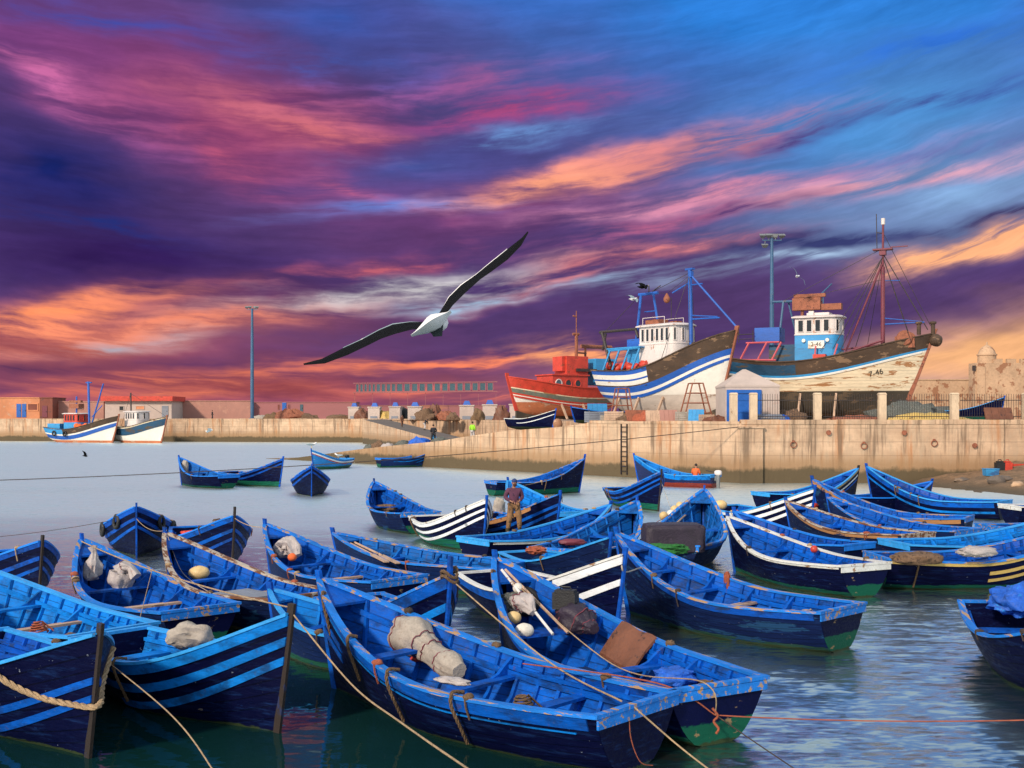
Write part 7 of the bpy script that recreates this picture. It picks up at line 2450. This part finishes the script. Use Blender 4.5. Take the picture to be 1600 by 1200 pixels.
for i, (t, bk, r, m, lab) in enumerate(((1.30, 2.0, (0.7, .5, .5), 'net_grey', 'grey net heap on the pier past the standing figure'), (1.36, 1.6, (0.6, .4, .4), 'plastic_white', 'white sack on the sloping pier'), (1.42, 2.0, (0.8, .5, .7), 'net', 'brown net heap low on the sloping pier'),
                                        (1.22, 2.0, (1.0, .5, .6), 'bluecloth', 'blue net heap at the feet of the standing figure'), (1.13, 2.4, (0.8, .5, .45), 'net_grey', 'dark net heap between the two pier figures'), (1.48, 2.2, (0.6, .4, .5), 'net_grey', 'grey heap lowest on the pier'))):
    q = pier(t, bk, pier_z(t))
    mb = MB()
    mb.blob((0, 0, 0), r, 60 + i, 0.35, 2.6, 12, 0, -0.08, None, 0.5)
    o = mb.build('net_heap', m, None, 60)
    o.location = q
    tag(o, lab, 'net')


def scaffold(label, px, d, h, wb):
    q = atd(px, 655, d)
    r = tag(empty('scaffold', (q.x, q.y, QZ), 0.15), label, 'scaffold')
    for sy in (-0.7, 0.7):
        for sx in (-1, 1):
            mb = MB()
            mb.tube([(sx * wb, sy, 0), (sx * 0.4, sy * .7, h)], 0.055, 6)
            mb.build('leg', 'rust', r, 40)
    for z in (0.25, 0.5, 0.75, 1.0):
        w = wb + (0.4 - wb) * z
        y = 0.7 + (0.49 - 0.7) * z
        mb = MB()
        for sy in (-y, y):
            mb.tube([(-w, sy, h * z), (w, sy, h * z)], 0.045, 6)
        for sx in (-w, w):
            mb.tube([(sx, -y, h * z), (sx, y, h * z)], 0.045, 6)
        mb.build('crossbar', 'rust', r, 40)


scaffold('rusty trestle scaffold under the white trawler bow', 1087, 82.5, 2.9, 1.15)
scaffold('rusty trestle scaffold at the white trawler stern', 972, 86, 2.6, 0.8)
# ladder on the pier wall, stain posts
r = tag(empty('quay_ladder', pier(0.335, -0.06, 0.2), math.atan2(CD.y, CD.x)), 'dark iron ladder fixed to the quay wall near its corner', 'ladder')
for sx in (-0.28, 0.28):
    mb = MB()
    mb.bar((sx, 0, 0), (sx, 0, 3.7), 0.08)
    mb.build('rail', 'stem', r)
for k in range(10):
    mb = MB()
    mb.bar((-0.28, 0, 0.25 + k * 0.36), (0.28, 0, 0.25 + k * 0.36), 0.05)
    mb.build('rung', 'stem', r)
mb = MB()
mb.blob((0, 0, 0.25), (0.38, 0.34, 0.45), 3, 0.12, 1.5, 12)
o = mb.build('mooring_stone', 'fortstone', None, 50)
o.location = pier(0.575, 0.4, pier_z(0.575))
tag(o, 'rounded mooring stone under the hauled out boat', 'bollard')
# containers on the shore
for i, (px, py, z, s, m, lab) in enumerate(((1548, 737, 0.95, (0.85, 0.6, 0.5), 'ship_cyan', 'pale blue tub on the sandy shore'), (1562, 734, 1.0, (0.55, 0.45, 0.85), 'black', 'black can standing on the sandy shore'),
                                            (1574, 734, 1.0, (0.5, 0.45, 0.85), 'red', 'red can beside the black one on the shore'), (1594, 732, 1.05, (1.1, 0.6, 0.6), 'red', 'red crate at the edge of the sandy shore'))):
    q = at(px, py, z)
    mb = MB()
    w, dp, hh = s
    mb.hexa([(-w * .46, -dp * .46, 0), (w * .46, -dp * .46, 0), (w * .46, dp * .46, 0), (-w * .46, dp * .46, 0), (-w / 2, -dp / 2, hh * .85), (w / 2, -dp / 2, hh * .85), (w / 2, dp / 2, hh * .85), (-w / 2, dp / 2, hh * .85)])
    if hh > 0.7:
        mb.box((0, 0, hh * 0.91), (w * .7, dp * .7, hh * .1))
        mb.tube([(-w * .2, 0, hh * .95), (-w * .15, 0, hh * 1.07), (w * .15, 0, hh * 1.07), (w * .2, 0, hh * .95)], 0.03, 6)
    else:
        mb.box((0, 0, hh * .88), (w * 1.06, dp * 1.06, hh * .07))
    o = mb.build('container', m, None)
    o.location = q - V3((0, 0, 0.25))
    tag(o, lab, 'container')

# drains and rings in the quay face
for px, py, lab in ((1294, 676, 'short rusty drain pipe in the quay face between the first fence posts'), (1412, 676, 'short rusty drain pipe in the quay face below the planked trawler bow'), (1522, 696, 'short rusty drain pipe low in the quay face below the fort')):
    q = atd(px, py, 74.8)
    mb = MB()
    mb.tube([q + V3((0, 0.2, 0)), q + V3((0, -0.16, -0.02))], [0.15, 0.13], 10)
    mb.tube([q + V3((0, -0.10, 0)), q + V3((0, -0.17, -0.005))], [0.17, 0.17], 10)
    tag(mb.build('drain_pipe', 'rust', None, 40), lab, 'pipe')
for px, py, lab in ((1240, 690, 'iron mooring ring hanging on the quay face near its corner'), (1350, 692, 'iron mooring ring hanging on the quay face between two drain pipes'), (1460, 688, 'iron mooring ring hanging on the quay face above the shore edge')):
    q = atd(px, py, 74.7)
    mb = MB()
    mb.tube([q + V3((0.2 * math.cos(a), 0.0, 0.2 * math.sin(a) - 0.2)) for a in [2 * math.pi * k / 14 for k in range(14)]], 0.035, 6, closed=True)
    mb.box(q + V3((0, 0.03, 0.02)), (0.14, 0.12, 0.14))
    tag(mb.build('mooring_ring', 'rust', None, 40), lab, 'mooring ring')
rr = random.Random(3)
SH = ('largest', 'flat', 'rounded', 'low', 'pale', 'half buried', 'small', 'outermost')
for i in range(8):
    x, y = rr.uniform(28.5, 33.5), rr.uniform(64, 72.5)
    xs = 28.6 + (26.0 - 28.6) * (y - 62.6) / 10.5
    z = max(0.02, min((x - xs) * 0.17, 1.4))
    s_ = (0.55, 0.5, 0.4, 0.45, 0.38, 0.42, 0.25, 0.35)[i]
    mb = MB()
    mb.blob((0, 0, 0), (s_, s_ * 0.8, s_ * (0.4 if i in (1, 3) else 0.6)), i + 70, 0.3, 2.0, 9)
    o = mb.build('shore_rock', 'fortstone' if i == 4 else 'tarmac', None, 50)
    o.location = (x, y, z + 0.05)
    tag(o, 'brown rock lying on the sandy shore at the quay foot', 'rock', 'rocks on the shore')
